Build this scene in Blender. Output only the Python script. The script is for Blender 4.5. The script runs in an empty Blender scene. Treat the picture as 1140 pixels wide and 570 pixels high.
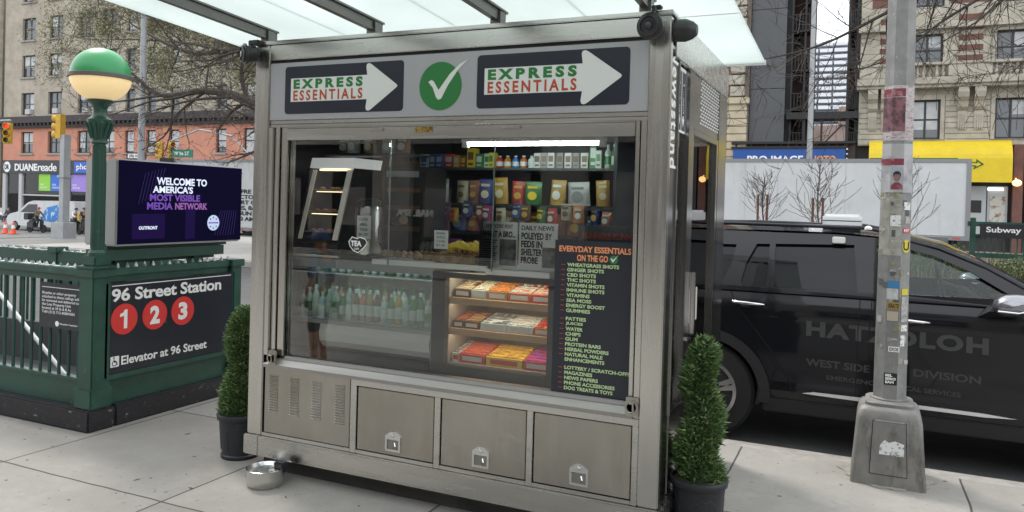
import bpy, bmesh, math, random
from mathutils import Vector as V3, Matrix, geometry
from math import sin, cos, pi, radians, sqrt, atan2
random.seed(7)
S = bpy.context.scene
C = S.collection
# ---------------------------------------------------------------- camera
cam = bpy.data.objects.new('camera', bpy.data.cameras.new('camera')); C.objects.link(cam)
F, CY, YAW, PIT, ROL = 867.7, 236.64, -.426182, .0108937, -.0272699
fw = V3((sin(YAW)*cos(PIT), cos(YAW)*cos(PIT), -sin(PIT)))
rt = V3((cos(YAW), -sin(YAW), 0)); dn = fw.cross(rt)
r2 = cos(ROL)*rt + sin(ROL)*dn; d2 = -sin(ROL)*rt + cos(ROL)*dn
M = Matrix((r2, -d2, -fw)).transposed().to_4x4(); M.translation = (0, 0, 1.7)
cam.matrix_world = M
cam.data.sensor_width = 36; cam.data.lens = F*36/1140; cam.data.shift_y = -(285-CY)/1140
cam.data.clip_start = .05; cam.data.clip_end = 2000
S.camera = cam
# ---------------------------------------------------------------- world, sun, exposure
SUN_EL, SUN_AZ = radians(52), radians(-62)      # azimuth from +Y towards +X
w = bpy.data.worlds.new('World'); S.world = w; w.use_nodes = True
nt = w.node_tree; bg = nt.nodes['Background']
sky = nt.nodes.new('ShaderNodeTexSky'); sky.sky_type = 'NISHITA'; sky.sun_disc = False
sky.sun_elevation = SUN_EL; sky.sun_rotation = SUN_AZ; sky.dust_density = 3.0; sky.air_density = 1.0
tc = nt.nodes.new('ShaderNodeTexCoord'); no = nt.nodes.new('ShaderNodeTexNoise'); no.inputs['Scale'].default_value = 2.2; no.inputs['Detail'].default_value = 6
rp = nt.nodes.new('ShaderNodeValToRGB'); rp.color_ramp.elements[0].position = .25; rp.color_ramp.elements[1].position = .62
mx = nt.nodes.new('ShaderNodeMix'); mx.data_type = 'RGBA'
rp.color_ramp.elements[0].color = (.6, .6, .6, 1); rp.color_ramp.elements[1].color = (.97, .97, .97, 1)
nt.links.new(tc.outputs['Generated'], no.inputs['Vector']); nt.links.new(no.outputs['Fac'], rp.inputs['Fac'])
nt.links.new(rp.outputs['Color'], mx.inputs['Factor']); nt.links.new(sky.outputs['Color'], mx.inputs['A'])
mx.inputs['B'].default_value = (8.2, 8.5, 8.8, 1)     # pale cloud layer over the blue
nt.links.new(mx.outputs['Result'], bg.inputs['Color']); bg.inputs['Strength'].default_value = .15
sd = bpy.data.lights.new('sun', 'SUN'); sd.energy = 1.5; sd.angle = radians(14); sd.color = (1, .96, .9)
so = bpy.data.objects.new('sun', sd); C.objects.link(so)
sv = V3((sin(SUN_AZ)*cos(SUN_EL), cos(SUN_AZ)*cos(SUN_EL), sin(SUN_EL)))
so.rotation_euler = sv.to_track_quat('Z', 'Y').to_euler(); so.location = (0, 0, 30)
vs = S.view_settings; vs.view_transform = 'Standard'; vs.look = 'None'; vs.gamma = 1; vs.exposure = .76; vs.use_curve_mapping = False
S.render.engine = 'CYCLES'
# ---------------------------------------------------------------- materials
MATS = {}
def lin(c):
    return tuple(((x/255)/12.92 if x/255 <= .04045 else ((x/255+.055)/1.055)**2.4) for x in c)
def mat(name, col, rough=.6, metal=0, var=.0, scale=5., col2=None, bump=0, stretch=None, coat=0, spec=None, detail=6, lo=.35, hi=.65, rvar=0, coord='Object'):
    if name in MATS: return MATS[name]
    m = bpy.data.materials.new(name); m.use_nodes = True; n = m.node_tree.nodes; L = m.node_tree.links
    b = n['Principled BSDF']; b.inputs['Roughness'].default_value = rough; b.inputs['Metallic'].default_value = metal
    b.inputs['Base Color'].default_value = (*col, 1)
    if coat: b.inputs['Coat Weight'].default_value = coat; b.inputs['Coat Roughness'].default_value = .04
    if spec is not None: b.inputs['Specular IOR Level'].default_value = spec
    if var or col2 or bump or rvar:
        t = n.new('ShaderNodeTexCoord'); mp = n.new('ShaderNodeMapping'); nz = n.new('ShaderNodeTexNoise')
        nz.inputs['Scale'].default_value = scale; nz.inputs['Detail'].default_value = detail; nz.inputs['Roughness'].default_value = .62
        if stretch: mp.inputs['Scale'].default_value = stretch
        L.new(t.outputs[coord], mp.inputs['Vector']); L.new(mp.outputs['Vector'], nz.inputs['Vector'])
        c2 = col2 if col2 else tuple(x*(1-var) for x in col)
        if var or col2:
            r = n.new('ShaderNodeValToRGB'); e = r.color_ramp.elements
            e[0].position = lo; e[0].color = (*c2, 1); e[1].position = hi; e[1].color = (*col, 1)
            L.new(nz.outputs['Fac'], r.inputs['Fac']); L.new(r.outputs['Color'], b.inputs['Base Color'])
        if rvar:
            mr = n.new('ShaderNodeMapRange'); mr.inputs['To Min'].default_value = max(.02, rough-rvar); mr.inputs['To Max'].default_value = rough+rvar
            mr.inputs['From Min'].default_value = .3; mr.inputs['From Max'].default_value = .7
            L.new(nz.outputs['Fac'], mr.inputs['Value']); L.new(mr.outputs['Result'], b.inputs['Roughness'])
        if bump:
            bp = n.new('ShaderNodeBump'); bp.inputs['Strength'].default_value = bump; bp.inputs['Distance'].default_value = .02
            L.new(nz.outputs['Fac'], bp.inputs['Height']); L.new(bp.outputs['Normal'], b.inputs['Normal'])
    MATS[name] = m; return m
def emis(name, col, s):
    if name in MATS: return MATS[name]
    m = mat(name, col, .5); b = m.node_tree.nodes['Principled BSDF']
    b.inputs['Emission Color'].default_value = (*col, 1); b.inputs['Emission Strength'].default_value = s; return m
def glass(name, tint=(.8, .85, .84), ior=1.45, rough=.0, boost=0):
    if name in MATS: return MATS[name]
    m = bpy.data.materials.new(name); m.use_nodes = True; n = m.node_tree.nodes; L = m.node_tree.links
    n.remove(n['Principled BSDF']); out = n['Material Output']
    tr = n.new('ShaderNodeBsdfTransparent'); tr.inputs['Color'].default_value = (*tint, 1)
    gl = n.new('ShaderNodeBsdfGlossy'); gl.inputs['Roughness'].default_value = rough
    fr = n.new('ShaderNodeFresnel'); fr.inputs['IOR'].default_value = ior
    ad = n.new('ShaderNodeMath'); ad.operation = 'ADD'; ad.inputs[1].default_value = boost; ad.use_clamp = True
    mxs = n.new('ShaderNodeMixShader'); L.new(fr.outputs[0], ad.inputs[0]); L.new(ad.outputs[0], mxs.inputs[0])
    L.new(tr.outputs[0], mxs.inputs[1]); L.new(gl.outputs[0], mxs.inputs[2]); L.new(mxs.outputs[0], out.inputs['Surface'])
    MATS[name] = m; return m
def wear(m, col, scale=14, lo=.6, hi=.66, stretch=None, detail=8):
    """scratches, chips and grime: a second colour in irregular patches"""
    n = m.node_tree.nodes; L = m.node_tree.links; b = n['Principled BSDF']
    t = n.new('ShaderNodeTexCoord'); mp = n.new('ShaderNodeMapping'); nz = n.new('ShaderNodeTexNoise')
    nz.inputs['Scale'].default_value = scale; nz.inputs['Detail'].default_value = detail; nz.inputs['Roughness'].default_value = .7
    if stretch: mp.inputs['Scale'].default_value = stretch
    L.new(t.outputs['Object'], mp.inputs['Vector']); L.new(mp.outputs['Vector'], nz.inputs['Vector'])
    r = n.new('ShaderNodeValToRGB'); r.color_ramp.elements[0].position = lo; r.color_ramp.elements[1].position = hi
    L.new(nz.outputs['Fac'], r.inputs['Fac'])
    x = n.new('ShaderNodeMix'); x.data_type = 'RGBA'; L.new(r.outputs['Color'], x.inputs['Factor'])
    s = b.inputs['Base Color']
    if s.is_linked: L.new(s.links[0].from_socket, x.inputs['A'])
    else: x.inputs['A'].default_value = s.default_value
    x.inputs['B'].default_value = (*col, 1); L.new(x.outputs['Result'], s); return m
# ---------------------------------------------------------------- geometry helpers
def vadd(bm, pts, faces):
    vs_ = [bm.verts.new(p) for p in pts]
    for f in faces:
        try: bm.faces.new([vs_[i] for i in f])
        except ValueError: pass
    return vs_
def box(bm, a, b, bev=0):
    x0, y0, z0 = [min(a[i], b[i]) for i in range(3)]; x1, y1, z1 = [max(a[i], b[i]) for i in range(3)]
    v = vadd(bm, [(x0,y0,z0),(x1,y0,z0),(x1,y1,z0),(x0,y1,z0),(x0,y0,z1),(x1,y0,z1),(x1,y1,z1),(x0,y1,z1)],
        [(0,3,2,1),(4,5,6,7),(0,1,5,4),(1,2,6,5),(2,3,7,6),(3,0,4,7)])
    if bev:
        ed = {e for x in v for e in x.link_edges}
        bmesh.ops.bevel(bm, geom=list(ed), offset=bev, segments=2, affect='EDGES', clamp_overlap=True)
def ring(p, d, r, n, ref=None, ry=None):
    d = d.normalized(); a = ref if ref else (V3((0,0,1)) if abs(d.z) < .9 else V3((1,0,0)))
    u = d.cross(a).normalized(); v = d.cross(u)
    return [p + u*(r*cos(2*pi*i/n)) + v*((ry or r)*sin(2*pi*i/n)) for i in range(n)]
def tube(bm, pts, rad, n=8, cap=True):
    pts = [V3(p) for p in pts]
    if not isinstance(rad, (list, tuple)): rad = [rad]*len(pts)
    rs = []
    for i, p in enumerate(pts):
        d = (pts[min(i+1, len(pts)-1)] - pts[max(i-1, 0)])
        rs.append([bm.verts.new(q) for q in ring(p, d, rad[i], n, V3((.31,.22,.92)))])
    for a, b in zip(rs, rs[1:]):
        for i in range(n): bm.faces.new((a[i], a[(i+1)%n], b[(i+1)%n], b[i]))
    if cap: bm.faces.new(rs[0][::-1]); bm.faces.new(rs[-1])
def lathe(bm, c, prof, n=24, ax=(0,0,1), sq=0):
    """prof: (radius, height) along axis ax from c"""
    c = V3(c); ax = V3(ax).normalized(); rs = []
    a = V3((0,1,0)) if abs(ax.z) > .9 else V3((0,0,1)); u = a.cross(ax).normalized(); v = ax.cross(u)
    for r, h in prof:
        rs.append([bm.verts.new(c + ax*h + u*(max(r, 1e-5)*cos(2*pi*i/n)) + v*(max(r, 1e-5)*sin(2*pi*i/n))) for i in range(n)])
    for a_, b in zip(rs, rs[1:]):
        for i in range(n): bm.faces.new((a_[i], a_[(i+1)%n], b[(i+1)%n], b[i]))
    bm.faces.new(rs[0][::-1]); bm.faces.new(rs[-1])
def prism(bm, loops, O, U, W, depth):
    """2-D outline (first loop) with holes, extruded by depth along U x W"""
    O, U, W = V3(O), V3(U), V3(W); N = U.cross(W)
    flat = [p for l in loops for p in l]
    tri = geometry.tessellate_polygon([[V3((x, y, 0)) for x, y in l] for l in loops])
    f = [bm.verts.new(O+U*x+W*y+N*depth) for x, y in flat]; b = [bm.verts.new(O+U*x+W*y) for x, y in flat]
    for t in tri:
        for q in ([f[i] for i in t], [b[i] for i in t][::-1]):
            try: bm.faces.new(q)
            except ValueError: pass
    k = 0
    for l in loops:
        m = len(l)
        for i in range(m):
            try: bm.faces.new((b[k+i], b[k+(i+1)%m], f[k+(i+1)%m], f[k+i]))
            except ValueError: pass
        k += m
def rrect(x0, y0, x1, y1, r=.01, n=4):
    o = []
    for cx, cy, a in ((x1-r, y0+r, -pi/2), (x1-r, y1-r, 0), (x0+r, y1-r, pi/2), (x0+r, y0+r, pi)):
        o += [(cx+r*cos(a+pi/2*i/n), cy+r*sin(a+pi/2*i/n)) for i in range(n+1)]
    return o
def rect(x0, y0, x1, y1): return [(x0,y0),(x1,y0),(x1,y1),(x0,y1)]
def circ(x, y, r, n=32, ry=None): return [(x+r*cos(2*pi*i/n), y+(ry or r)*sin(2*pi*i/n)) for i in range(n)]
def sphere(bm, c, r, n=12, sz=1, z0=-1, z1=1):
    pr_ = []
    k = n
    for i in range(k+1):
        a = math.asin(z0) + (math.asin(z1)-math.asin(z0))*i/k
        pr_.append((r*cos(a), r*sz*sin(a)))
    lathe(bm, c, pr_, n*2)
# ---------------------------------------------------------------- objects
WM = {}
def W(o): return WM.get(o.name, Matrix())
def link_mesh(name, me, m, parent=None, smooth=False):
    o = bpy.data.objects.new(name, me); C.objects.link(o)
    ms = m if isinstance(m, (list, tuple)) else [m]
    if not me.materials:
        for x in ms: me.materials.append(x)
    if parent:
        me.transform(W(parent).inverted()); o.parent = parent; WM[o.name] = W(parent).copy()
    if smooth:
        for p in me.polygons: p.use_smooth = True
        try: me.set_sharp_from_angle(angle=radians(38))
        except Exception: pass
    return o
def obj(name, bm, m, parent=None, smooth=False, label=None, norm=True):
    me = bpy.data.meshes.new(name)
    if norm: bmesh.ops.recalc_face_normals(bm, faces=bm.faces)
    bm.to_mesh(me); bm.free()
    o = link_mesh(name, me, m, parent, smooth)
    if label: o['label'] = label
    return o
def tag(o, label, cat, group=None, kind=None):
    o['label'] = label; o['category'] = cat
    if group: o['group'] = group
    if kind: o['kind'] = kind
    return o
def base(o):
    """move a top-level mesh's origin to the middle of its underside"""
    v = [x.co for x in o.data.vertices]
    c = V3(((min(p.x for p in v)+max(p.x for p in v))/2, (min(p.y for p in v)+max(p.y for p in v))/2, min(p.z for p in v)))
    o.data.transform(Matrix.Translation(-c)); o.location = c; WM[o.name] = Matrix.Translation(c); return o
def solo(name, bm, m, label, cat, group=None, smooth=False, kind=None):
    return tag(base(obj(name, bm, m, None, smooth)), label, cat, group, kind)
def root(name, loc, label, cat, group=None, rz=0):
    o = bpy.data.objects.new(name, None); C.objects.link(o); o.location = loc; o.rotation_euler = (0, 0, rz); o.empty_display_size = .1
    WM[o.name] = Matrix.Translation(loc) @ Matrix.Rotation(rz, 4, 'Z')
    return tag(o, label, cat, group)
def struct(name, bm, m, smooth=False):
    o = obj(name, bm, m, None, smooth); o['kind'] = 'structure'; return o
def B(): return bmesh.new()
def copy_tree(o, parent=None):
    c = o.copy(); C.objects.link(c); c.parent = parent
    if o.name in WM: WM[c.name] = WM[o.name]
    for ch in [x for x in KIDS(o)]: copy_tree(ch, c)
    return c
def KIDS(o): return [x for x in C.objects if x.parent == o]
_txt = {}
def text_me(body, bold=0., sp=1., shear=0., res=3, line=1., align='LEFT'):
    cu = bpy.data.curves.new('t', 'FONT'); cu.body = body; cu.size = 1; cu.offset = bold; cu.space_character = sp
    cu.shear = shear; cu.resolution_u = res; cu.extrude = .5; cu.space_line = line; cu.align_x = align
    o = bpy.data.objects.new('t', cu); C.objects.link(o); bpy.context.view_layer.update()
    dg = bpy.context.evaluated_depsgraph_get(); me = bpy.data.meshes.new_from_object(o.evaluated_get(dg))
    bpy.data.objects.remove(o); bpy.data.curves.remove(cu); me.materials.clear(); return me
def text(body, m, O, U, Wv, w, h, depth=.002, parent=None, bold=0., sp=1., shear=0., name='lettering', res=3, line=1., align='LEFT', label=None):
    """solid lettering whose bounding box fills w x h from lower-left corner O along unit U and Wv"""
    me = text_me(body, bold, sp, shear, res, line, align)
    v = me.vertices; xs = [p.co.x for p in v]; ys = [p.co.y for p in v]
    sx = w/(max(xs)-min(xs)); sy = h/(max(ys)-min(ys)); mxx, mny = min(xs), min(ys)
    O, U, Wv = V3(O), V3(U).normalized(), V3(Wv).normalized(); N = U.cross(Wv)
    for p in v:
        c = p.co.copy(); p.co = O + U*((c.x-mxx)*sx) + Wv*((c.y-mny)*sy) + N*((c.z+.5)*depth)
    o = link_mesh(name, me, m, parent)
    if label: o['label'] = label
    return o
def skin(verts, edges, rad, lev=1):
    me = bpy.data.meshes.new('sk'); me.from_pydata(verts, edges, []); o = bpy.data.objects.new('sk', me); C.objects.link(o)
    md = o.modifiers.new('s', 'SKIN'); md.use_smooth_shade = True
    for i, r in enumerate(rad):
        r = r if isinstance(r, tuple) else (r, r)
        me.skin_vertices[0].data[i].radius = r; me.skin_vertices[0].data[i].use_root = (i == 0)
    s = o.modifiers.new('u', 'SUBSURF'); s.levels = lev; s.render_levels = lev
    bpy.context.view_layer.update(); dg = bpy.context.evaluated_depsgraph_get()
    r = bpy.data.meshes.new_from_object(o.evaluated_get(dg)); bpy.data.objects.remove(o); return r
XA, YA, ZA = (1,0,0), (0,1,0), (0,0,1)
FR = ((1,0,0), (0,0,1))       # a surface facing -Y (towards the camera)
SD = ((0,1,0), (0,0,1))       # a surface facing +X
# ---------------------------------------------------------------- shared materials
steel = mat('brushed stainless steel', (.64, .63, .60), .26, 1, var=.10, scale=3, stretch=(7, 7, .35), rvar=.06, detail=2)
wear(steel, (.53, .51, .47), 1.2, .4, .85, stretch=(1.5, 1.5, .7), detail=2)
steel_h = mat('brushed stainless steel horizontal', (.62, .61, .58), .27, 1, var=.12, scale=3, stretch=(.5, 6, 6), rvar=.06, detail=2)
steel_d = mat('steel darkened for street reflection', (.40, .395, .385), .2, 1, var=.05, scale=2, stretch=(5, 5, .4), rvar=.02)  # same stainless, colour darkened to stand for the dark street it reflects
panel = mat('dull stainless panel', (.50, .475, .43), .36, 1, var=.22, scale=2.2, stretch=(1, 1, .5), rvar=.08, bump=.03)
wear(panel, (.38, .355, .31), 4, .46, .75, stretch=(1.6, 1, .45)); wear(panel, (.58, .56, .52), 3, .58, .8, stretch=(.6, 1, 1.5)); wear(panel, (.34, .31, .27), 26, .66, .72)
darksteel = mat('dark steel seam', (.09, .085, .08), .5, .8)
black = mat('matte black', (.012, .012, .013), .5)
blackpl = mat('black plastic', (.02, .02, .022), .38)
white = mat('white paint', (.78, .78, .77), .5)
offw = mat('off white card', (.85, .86, .85), .7)
green_p = mat('dark green paint', (.019, .074, .052), .42, var=.3, scale=6, rvar=.1)
wear(green_p, (.045, .10, .075), 20, .60, .66); wear(green_p, (.06, .035, .02), 9, .68, .72)
chrome = mat('chrome', (.75, .75, .76), .12, 1)
gdark = mat('charcoal laminate', (.035, .038, .042), .45)
# ================================================================ GROUND, ROADS
def concrete(name, col, pitch=1.37, ox=.607, oy=3.13):
    m = mat(name, col, .88, var=.22, scale=3.2, detail=9, bump=.25, lo=.3, hi=.7)
    wear(m, tuple(x*.5 for x in col), 19, .63, .68, detail=3); wear(m, tuple(x*.6 for x in col), 55, .66, .70, detail=2); wear(m, tuple(x*.70 for x in col), .9, .42, .75); wear(m, tuple(x*.8 for x in col), 7, .5, .62); wear(m, tuple(x*1.12 for x in col), 60, .6, .7)
    n = m.node_tree.nodes; L = m.node_tree.links; b = n['Principled BSDF']
    g = n.new('ShaderNodeNewGeometry'); s = n.new('ShaderNodeSeparateXYZ'); 
    nz = n.new('ShaderNodeTexNoise'); nz.inputs['Scale'].default_value = 2; sc = n.new('ShaderNodeVectorMath'); sc.operation = 'SCALE'; sc.inputs['Scale'].default_value = .03
    ad = n.new('ShaderNodeVectorMath'); ad.operation = 'ADD'; L.new(g.outputs['Position'], nz.inputs['Vector']); L.new(nz.outputs['Color'], sc.inputs[0])
    L.new(g.outputs['Position'], ad.inputs[0]); L.new(sc.outputs[0], ad.inputs[1]); L.new(ad.outputs[0], s.inputs[0])
    ds = []
    for ax, off in (('X', ox+.015), ('Y', oy+.015)):
        a = n.new('ShaderNodeMath'); a.operation = 'SUBTRACT'; a.inputs[1].default_value = off; L.new(s.outputs[ax], a.inputs[0])
        p = n.new('ShaderNodeMath'); p.operation = 'PINGPONG'; p.inputs[1].default_value = pitch/2; L.new(a.outputs[0], p.inputs[0]); ds.append(p)
    mn = n.new('ShaderNodeMath'); mn.operation = 'MINIMUM'; L.new(ds[0].outputs[0], mn.inputs[0]); L.new(ds[1].outputs[0], mn.inputs[1])
    r = n.new('ShaderNodeMapRange'); r.inputs['From Min'].default_value = .004; r.inputs['From Max'].default_value = .009
    L.new(mn.outputs[0], r.inputs['Value'])
    x = n.new('ShaderNodeMix'); x.data_type = 'RGBA'; L.new(r.outputs['Result'], x.inputs['Factor']); sck = b.inputs['Base Color']
    x.inputs['A'].default_value = (.05, .048, .045, 1); L.new(sck.links[0].from_socket, x.inputs['B']); L.new(x.outputs['Result'], sck)
    fl = []
    for ax, off in (('X', ox+.015), ('Y', oy+.015)):
        a = n.new('ShaderNodeMath'); a.operation = 'SUBTRACT'; a.inputs[1].default_value = off; L.new(s.outputs[ax], a.inputs[0])
        d = n.new('ShaderNodeMath'); d.operation = 'DIVIDE'; d.inputs[1].default_value = pitch; L.new(a.outputs[0], d.inputs[0])
        q = n.new('ShaderNodeMath'); q.operation = 'FLOOR'; L.new(d.outputs[0], q.inputs[0]); fl.append(q)
    cb = n.new('ShaderNodeCombineXYZ'); L.new(fl[0].outputs[0], cb.inputs[0]); L.new(fl[1].outputs[0], cb.inputs[1])
    wn = n.new('ShaderNodeTexWhiteNoise'); L.new(cb.outputs[0], wn.inputs['Vector']); m2 = n.new('ShaderNodeMapRange'); m2.inputs['To Min'].default_value = .84; m2.inputs['To Max'].default_value = 1.06; L.new(wn.outputs['Value'], m2.inputs['Value'])
    hs = n.new('ShaderNodeHueSaturation'); L.new(m2.outputs['Result'], hs.inputs['Value']); L.new(b.inputs['Base Color'].links[0].from_socket, hs.inputs['Color']); L.new(hs.outputs['Color'], b.inputs['Base Color'])
    return m
side_m = concrete('sidewalk concrete', (.33, .314, .284))
asph = mat('asphalt', (.075, .075, .077), .9, var=.3, scale=2.5, bump=.4, detail=10); wear(asph, (.11, .108, .105), 40, .55, .7)
road_l = mat('worn asphalt', (.17, .168, .165), .9, var=.25, scale=.6, bump=.2, detail=10)
def gz(x):
    t = min(1, max(0, (-27-x)/22)); return -.93*t*t*(3-2*t)
def sloped(name, x0, x1, y0, y1, z, m):
    b = B(); n = 60; xs_ = [x0+(x1-x0)*i/n for i in range(n+1)]
    a = [b.verts.new((x, y0, z+gz(x))) for x in xs_]; c = [b.verts.new((x, y1, z+gz(x))) for x in xs_]
    for i in range(n): b.faces.new((a[i], a[i+1], c[i+1], c[i]))
    return struct(name, b, m)
def sheet(name, x0, x1, y0, y1, z, m, th=None):
    b = B()
    if th: box(b, (x0, y0, z-th), (x1, y1, z))
    else: vadd(b, [(x0,y0,z),(x1,y0,z),(x1,y1,z),(x0,y1,z)], [(0,1,2,3)])
    return struct(name, b, m)
sloped('ground', -150, 100, -60, 260, -.17, road_l); sheet('distant_ground', -900, 900, -600, 1600, -1.6, road_l)
sheet('sidewalk', -60, 60, -7.2, 5.80, 0, side_m, .15)
curb_m = mat('granite curb', (.34, .32, .29), .8, var=.3, scale=8, bump=.2)
b = B(); box(b, (-60, 5.803, -.15), (60, 5.95, -.004), .01); struct('curb', b, curb_m)
sheet('road', -60, 60, 5.95, 15.7, -.152, asph)
b = B(); box(b, (-24, 15.7, -.15), (60, 15.9, .0), .01); box(b, (-24, 25.3, -.15), (60, 25.5, 0), .01); box(b, (-24.2, 15.7, -.15), (-24, 25.5, 0)); struct('median_curb', b, curb_m)
sloped('far_road', -120, 60, 25.5, 37.6, -.150, road_l)
farwalk = mat('far pavement', (.36, .35, .33), .9, var=.2, scale=1)
sloped('far_sidewalk', -120, 60, 37.6, 60, 0, farwalk)
b = B()
for i in range(90): vadd(b, [(-120+2*i, 37.6, -.15+gz(-120+2*i)), (-118+2*i, 37.6, -.15+gz(-118+2*i)), (-118+2*i, 37.6, gz(-118+2*i)), (-120+2*i, 37.6, gz(-120+2*i))], [(0, 1, 2, 3)])
struct('far_curb', b, curb_m)
b = B(); box(b, (-23.9, 16.0, -.15), (-8, 25.2, .005)); struct('median_pavement', b, farwalk)
# cross-street markings
mk = mat('road paint', (.62, .62, .6), .8, var=.3, scale=3)
b = B()
for i in range(9): box(b, (-29.5, 6.6+i*1.05, -.148), (-26.2, 7.1+i*1.05, -.144))
box(b, (-24, 31.4, -.147), (50, 31.52, -.143))
struct('crosswalk', b, mk)
# ================================================================ MEDIAN PLANTING
soil = mat('planter soil', (.12, .095, .07), .95, var=.5, scale=6, bump=.6, detail=10); wear(soil, (.3, .25, .18), 30, .55, .62)
b = B(); N = 60
gx = [(-8 + 58*i/N) for i in range(N+1)]; gy = [16.35 + 8.6*j/12 for j in range(13)]
vv = [[b.verts.new((x, y, .36+.12*sin(x*1.3)*sin(y*.9)+random.uniform(-.05, .05))) for y in gy] for x in gx]
for i in range(N):
    for j in range(12): b.faces.new((vv[i][j], vv[i+1][j], vv[i+1][j+1], vv[i][j+1]))
struct('planting_bed', b, soil, True)
b = B(); box(b, (-8.1, 16.0, -.15), (50, 16.3, .45), .02); box(b, (-8.1, 24.95, -.15), (50, 25.2, .45), .02)
tag(base(obj('planter_wall', b, mat('weathered concrete', (.36, .34, .3), .9, var=.3, scale=4, bump=.3))), 'low grey concrete edging round the planted median', 'wall')
def blades(name, area, n, h, mats, label, zf=.4):
    b = B()
    for i in range(n):
        x = random.uniform(area[0], area[1]); y = random.uniform(area[2], area[3]); z = zf
        a = random.uniform(0, 2*pi); hh = h*random.uniform(.4, 1.3); t = V3((cos(a), sin(a), 0)); w_ = .012+random.random()*.02
        tip = V3((x, y, z+hh))+V3((random.gauss(0, .35), random.gauss(0, .35), 0))*hh
        f = b.faces.new([b.verts.new(V3((x, y, z-.08))-t*w_), b.verts.new(V3((x, y, z-.08))+t*w_), b.verts.new(tip)]); f.material_index = random.randrange(len(mats))
    o = obj(name, b, mats, norm=False); tag(o, label, 'plants', kind='stuff'); return o
g1 = mat('weed green', (.075, .11, .035), .8); g2 = mat('dry stalk', (.28, .22, .12), .9); g3 = mat('red brown twig', (.13, .07, .045), .9)
blades('weeds', (-8, 16, 16.4, 24.8), 9000, .42, [g1, g2, g3, g1], 'dry weeds and low green growth covering the planted median')
lf = [mat('leaf olive', (.10, .12, .05), .7), mat('leaf fresh', (.13, .17, .06), .7), mat('leaf dark', (.035, .06, .025), .7)]
# low shrubs seen through the front car window
def leafball(b, c, rx, rz, n, s, nm=3):
    for i in range(n):
        d = V3((random.gauss(0, 1), random.gauss(0, 1), random.gauss(0, 1))).normalized()*random.uniform(.45, 1)**.5
        k = 1 + .25*sin(d.x*5+c[0]*3)*cos(d.z*6)
        p = V3(c)+V3((d.x*rx*k, d.y*rx*k, d.z*rz*k)); q = V3((random.gauss(0, 1), random.gauss(0, 1), random.gauss(0, 1))).normalized()
        u = q.orthogonal().normalized()*s; v = q.cross(u)*random.uniform(.5, .9)
        f = b.faces.new([b.verts.new(p+u), b.verts.new(p+v*.6), b.verts.new(p-u*.6), b.verts.new(p-v*.6)]); f.material_index = random.randrange(nm)
for i, (x, y, r, z, lb) in enumerate(((1.5, 18.2, .55, .75, 'loose green shrub in the median behind the steering wheel of the car'), (2.7, 17.6, .4, .62, 'small olive shrub below the white Subway sign'), (.2, 17.4, .45, .7, 'low green shrub in the median behind the street pole'), (-3.3, 17.5, .4, .65, 'low shrub between the two bare staked saplings'))):
    rr = root('shrub', (x, y, .3), lb, 'shrub'); b = B(); leafball(b, (x, y, z), r, r*.8, 1500, .035); obj('foliage', b, lf, rr, norm=False)
    b = B()
    for k in range(5): tube(b, [(x, y, .25), (x+random.gauss(0, .15), y+random.gauss(0, .15), z+r*.4)], [.014, .005], 5)
    obj('stem', b, g3, rr)
# ================================================================ TREES
bark = mat('dark bark', (.075, .06, .05), .95, var=.5, scale=12, bump=.5); barkl = mat('pale twig bark', (.10, .083, .065), .95)
class TB:
    def __init__(s): s.v = []; s.f = []; s.tips = []
    def seg(s, pts, rad, n):
        st = len(s.v)
        for i, p in enumerate(pts):
            d = (pts[min(i+1, len(pts)-1)]-pts[max(i-1, 0)])
            s.v += [tuple(q) for q in ring(p, d, rad[i], n, V3((.31, .22, .92)))]
        for i in range(len(pts)-1):
            for k in range(n):
                a = st+i*n; s.f.append((a+k, a+(k+1)%n, a+n+(k+1)%n, a+n+k))
    def grow(s, p, d, L, r, lev, droop=0, spread=.75, up=.05, kids=4, steps=6):
        pts = [p.copy()]; rad = [r]; q = p.copy(); dd = d.normalized()
        for i in range(steps):
            dd = (dd + V3((random.gauss(0, .10), random.gauss(0, .10), random.gauss(0, .09)+up-droop*.12))).normalized()
            q = q + dd*(L/steps); pts.append(q.copy()); rad.append(max(.005, r*(1-.75*(i+1)/steps)))
        s.seg(pts, rad, 6 if r > .05 else (4 if r > .015 else 3))
        if lev <= 0: s.tips += pts[2:]; return
        for k in range(kids):
            i = random.randint(1, steps); t = pts[i]; dl = (pts[i]-pts[i-1]).normalized()
            o = V3((random.gauss(0, 1), random.gauss(0, 1), random.gauss(0, .8))); o = (o-dl*o.dot(dl)).normalized()
            s.grow(t, dl*(1-spread*.5)+o*spread, L*random.uniform(.4, .65), max(.006, rad[i]*.6), lev-1, droop, spread, up, kids, max(4, steps-1))
    def limb(s, pts, r0, r1, lev, L, kids=9, kids_=4, **kw):
        P = [V3(x) for x in pts]; sm = []; rad = []
        for i in range(len(P)-1):
            a = P[max(i-1, 0)]; b_, c = P[i], P[i+1]; e = P[min(i+2, len(P)-1)]
            for t in (0, .25, .5, .75): sm.append(.5*((2*b_)+(c-a)*t+(2*a-5*b_+4*c-e)*t*t+(3*b_-a-3*c+e)*t**3))
        sm.append(P[-1]); n = len(sm); rad = [r0+(r1-r0)*i/(n-1) for i in range(n)]
        s.seg(sm, rad, 8)
        for k in range(kids):
            i = random.randint(2, n-1); dl = (sm[i]-sm[i-1]).normalized(); o = V3((random.gauss(0, 1), random.gauss(0, 1), random.gauss(.2, .9))); o = (o-dl*o.dot(dl)).normalized()
            s.grow(sm[i], dl*.6+o*.8, L*random.uniform(.6, 1.2), rad[i]*.5, lev, kids=kids_, **kw)
    def obj(s, name, m, parent):
        me = bpy.data.meshes.new(name); me.from_pydata(s.v, [], s.f); return link_mesh(name, me, m, parent, True)
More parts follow.
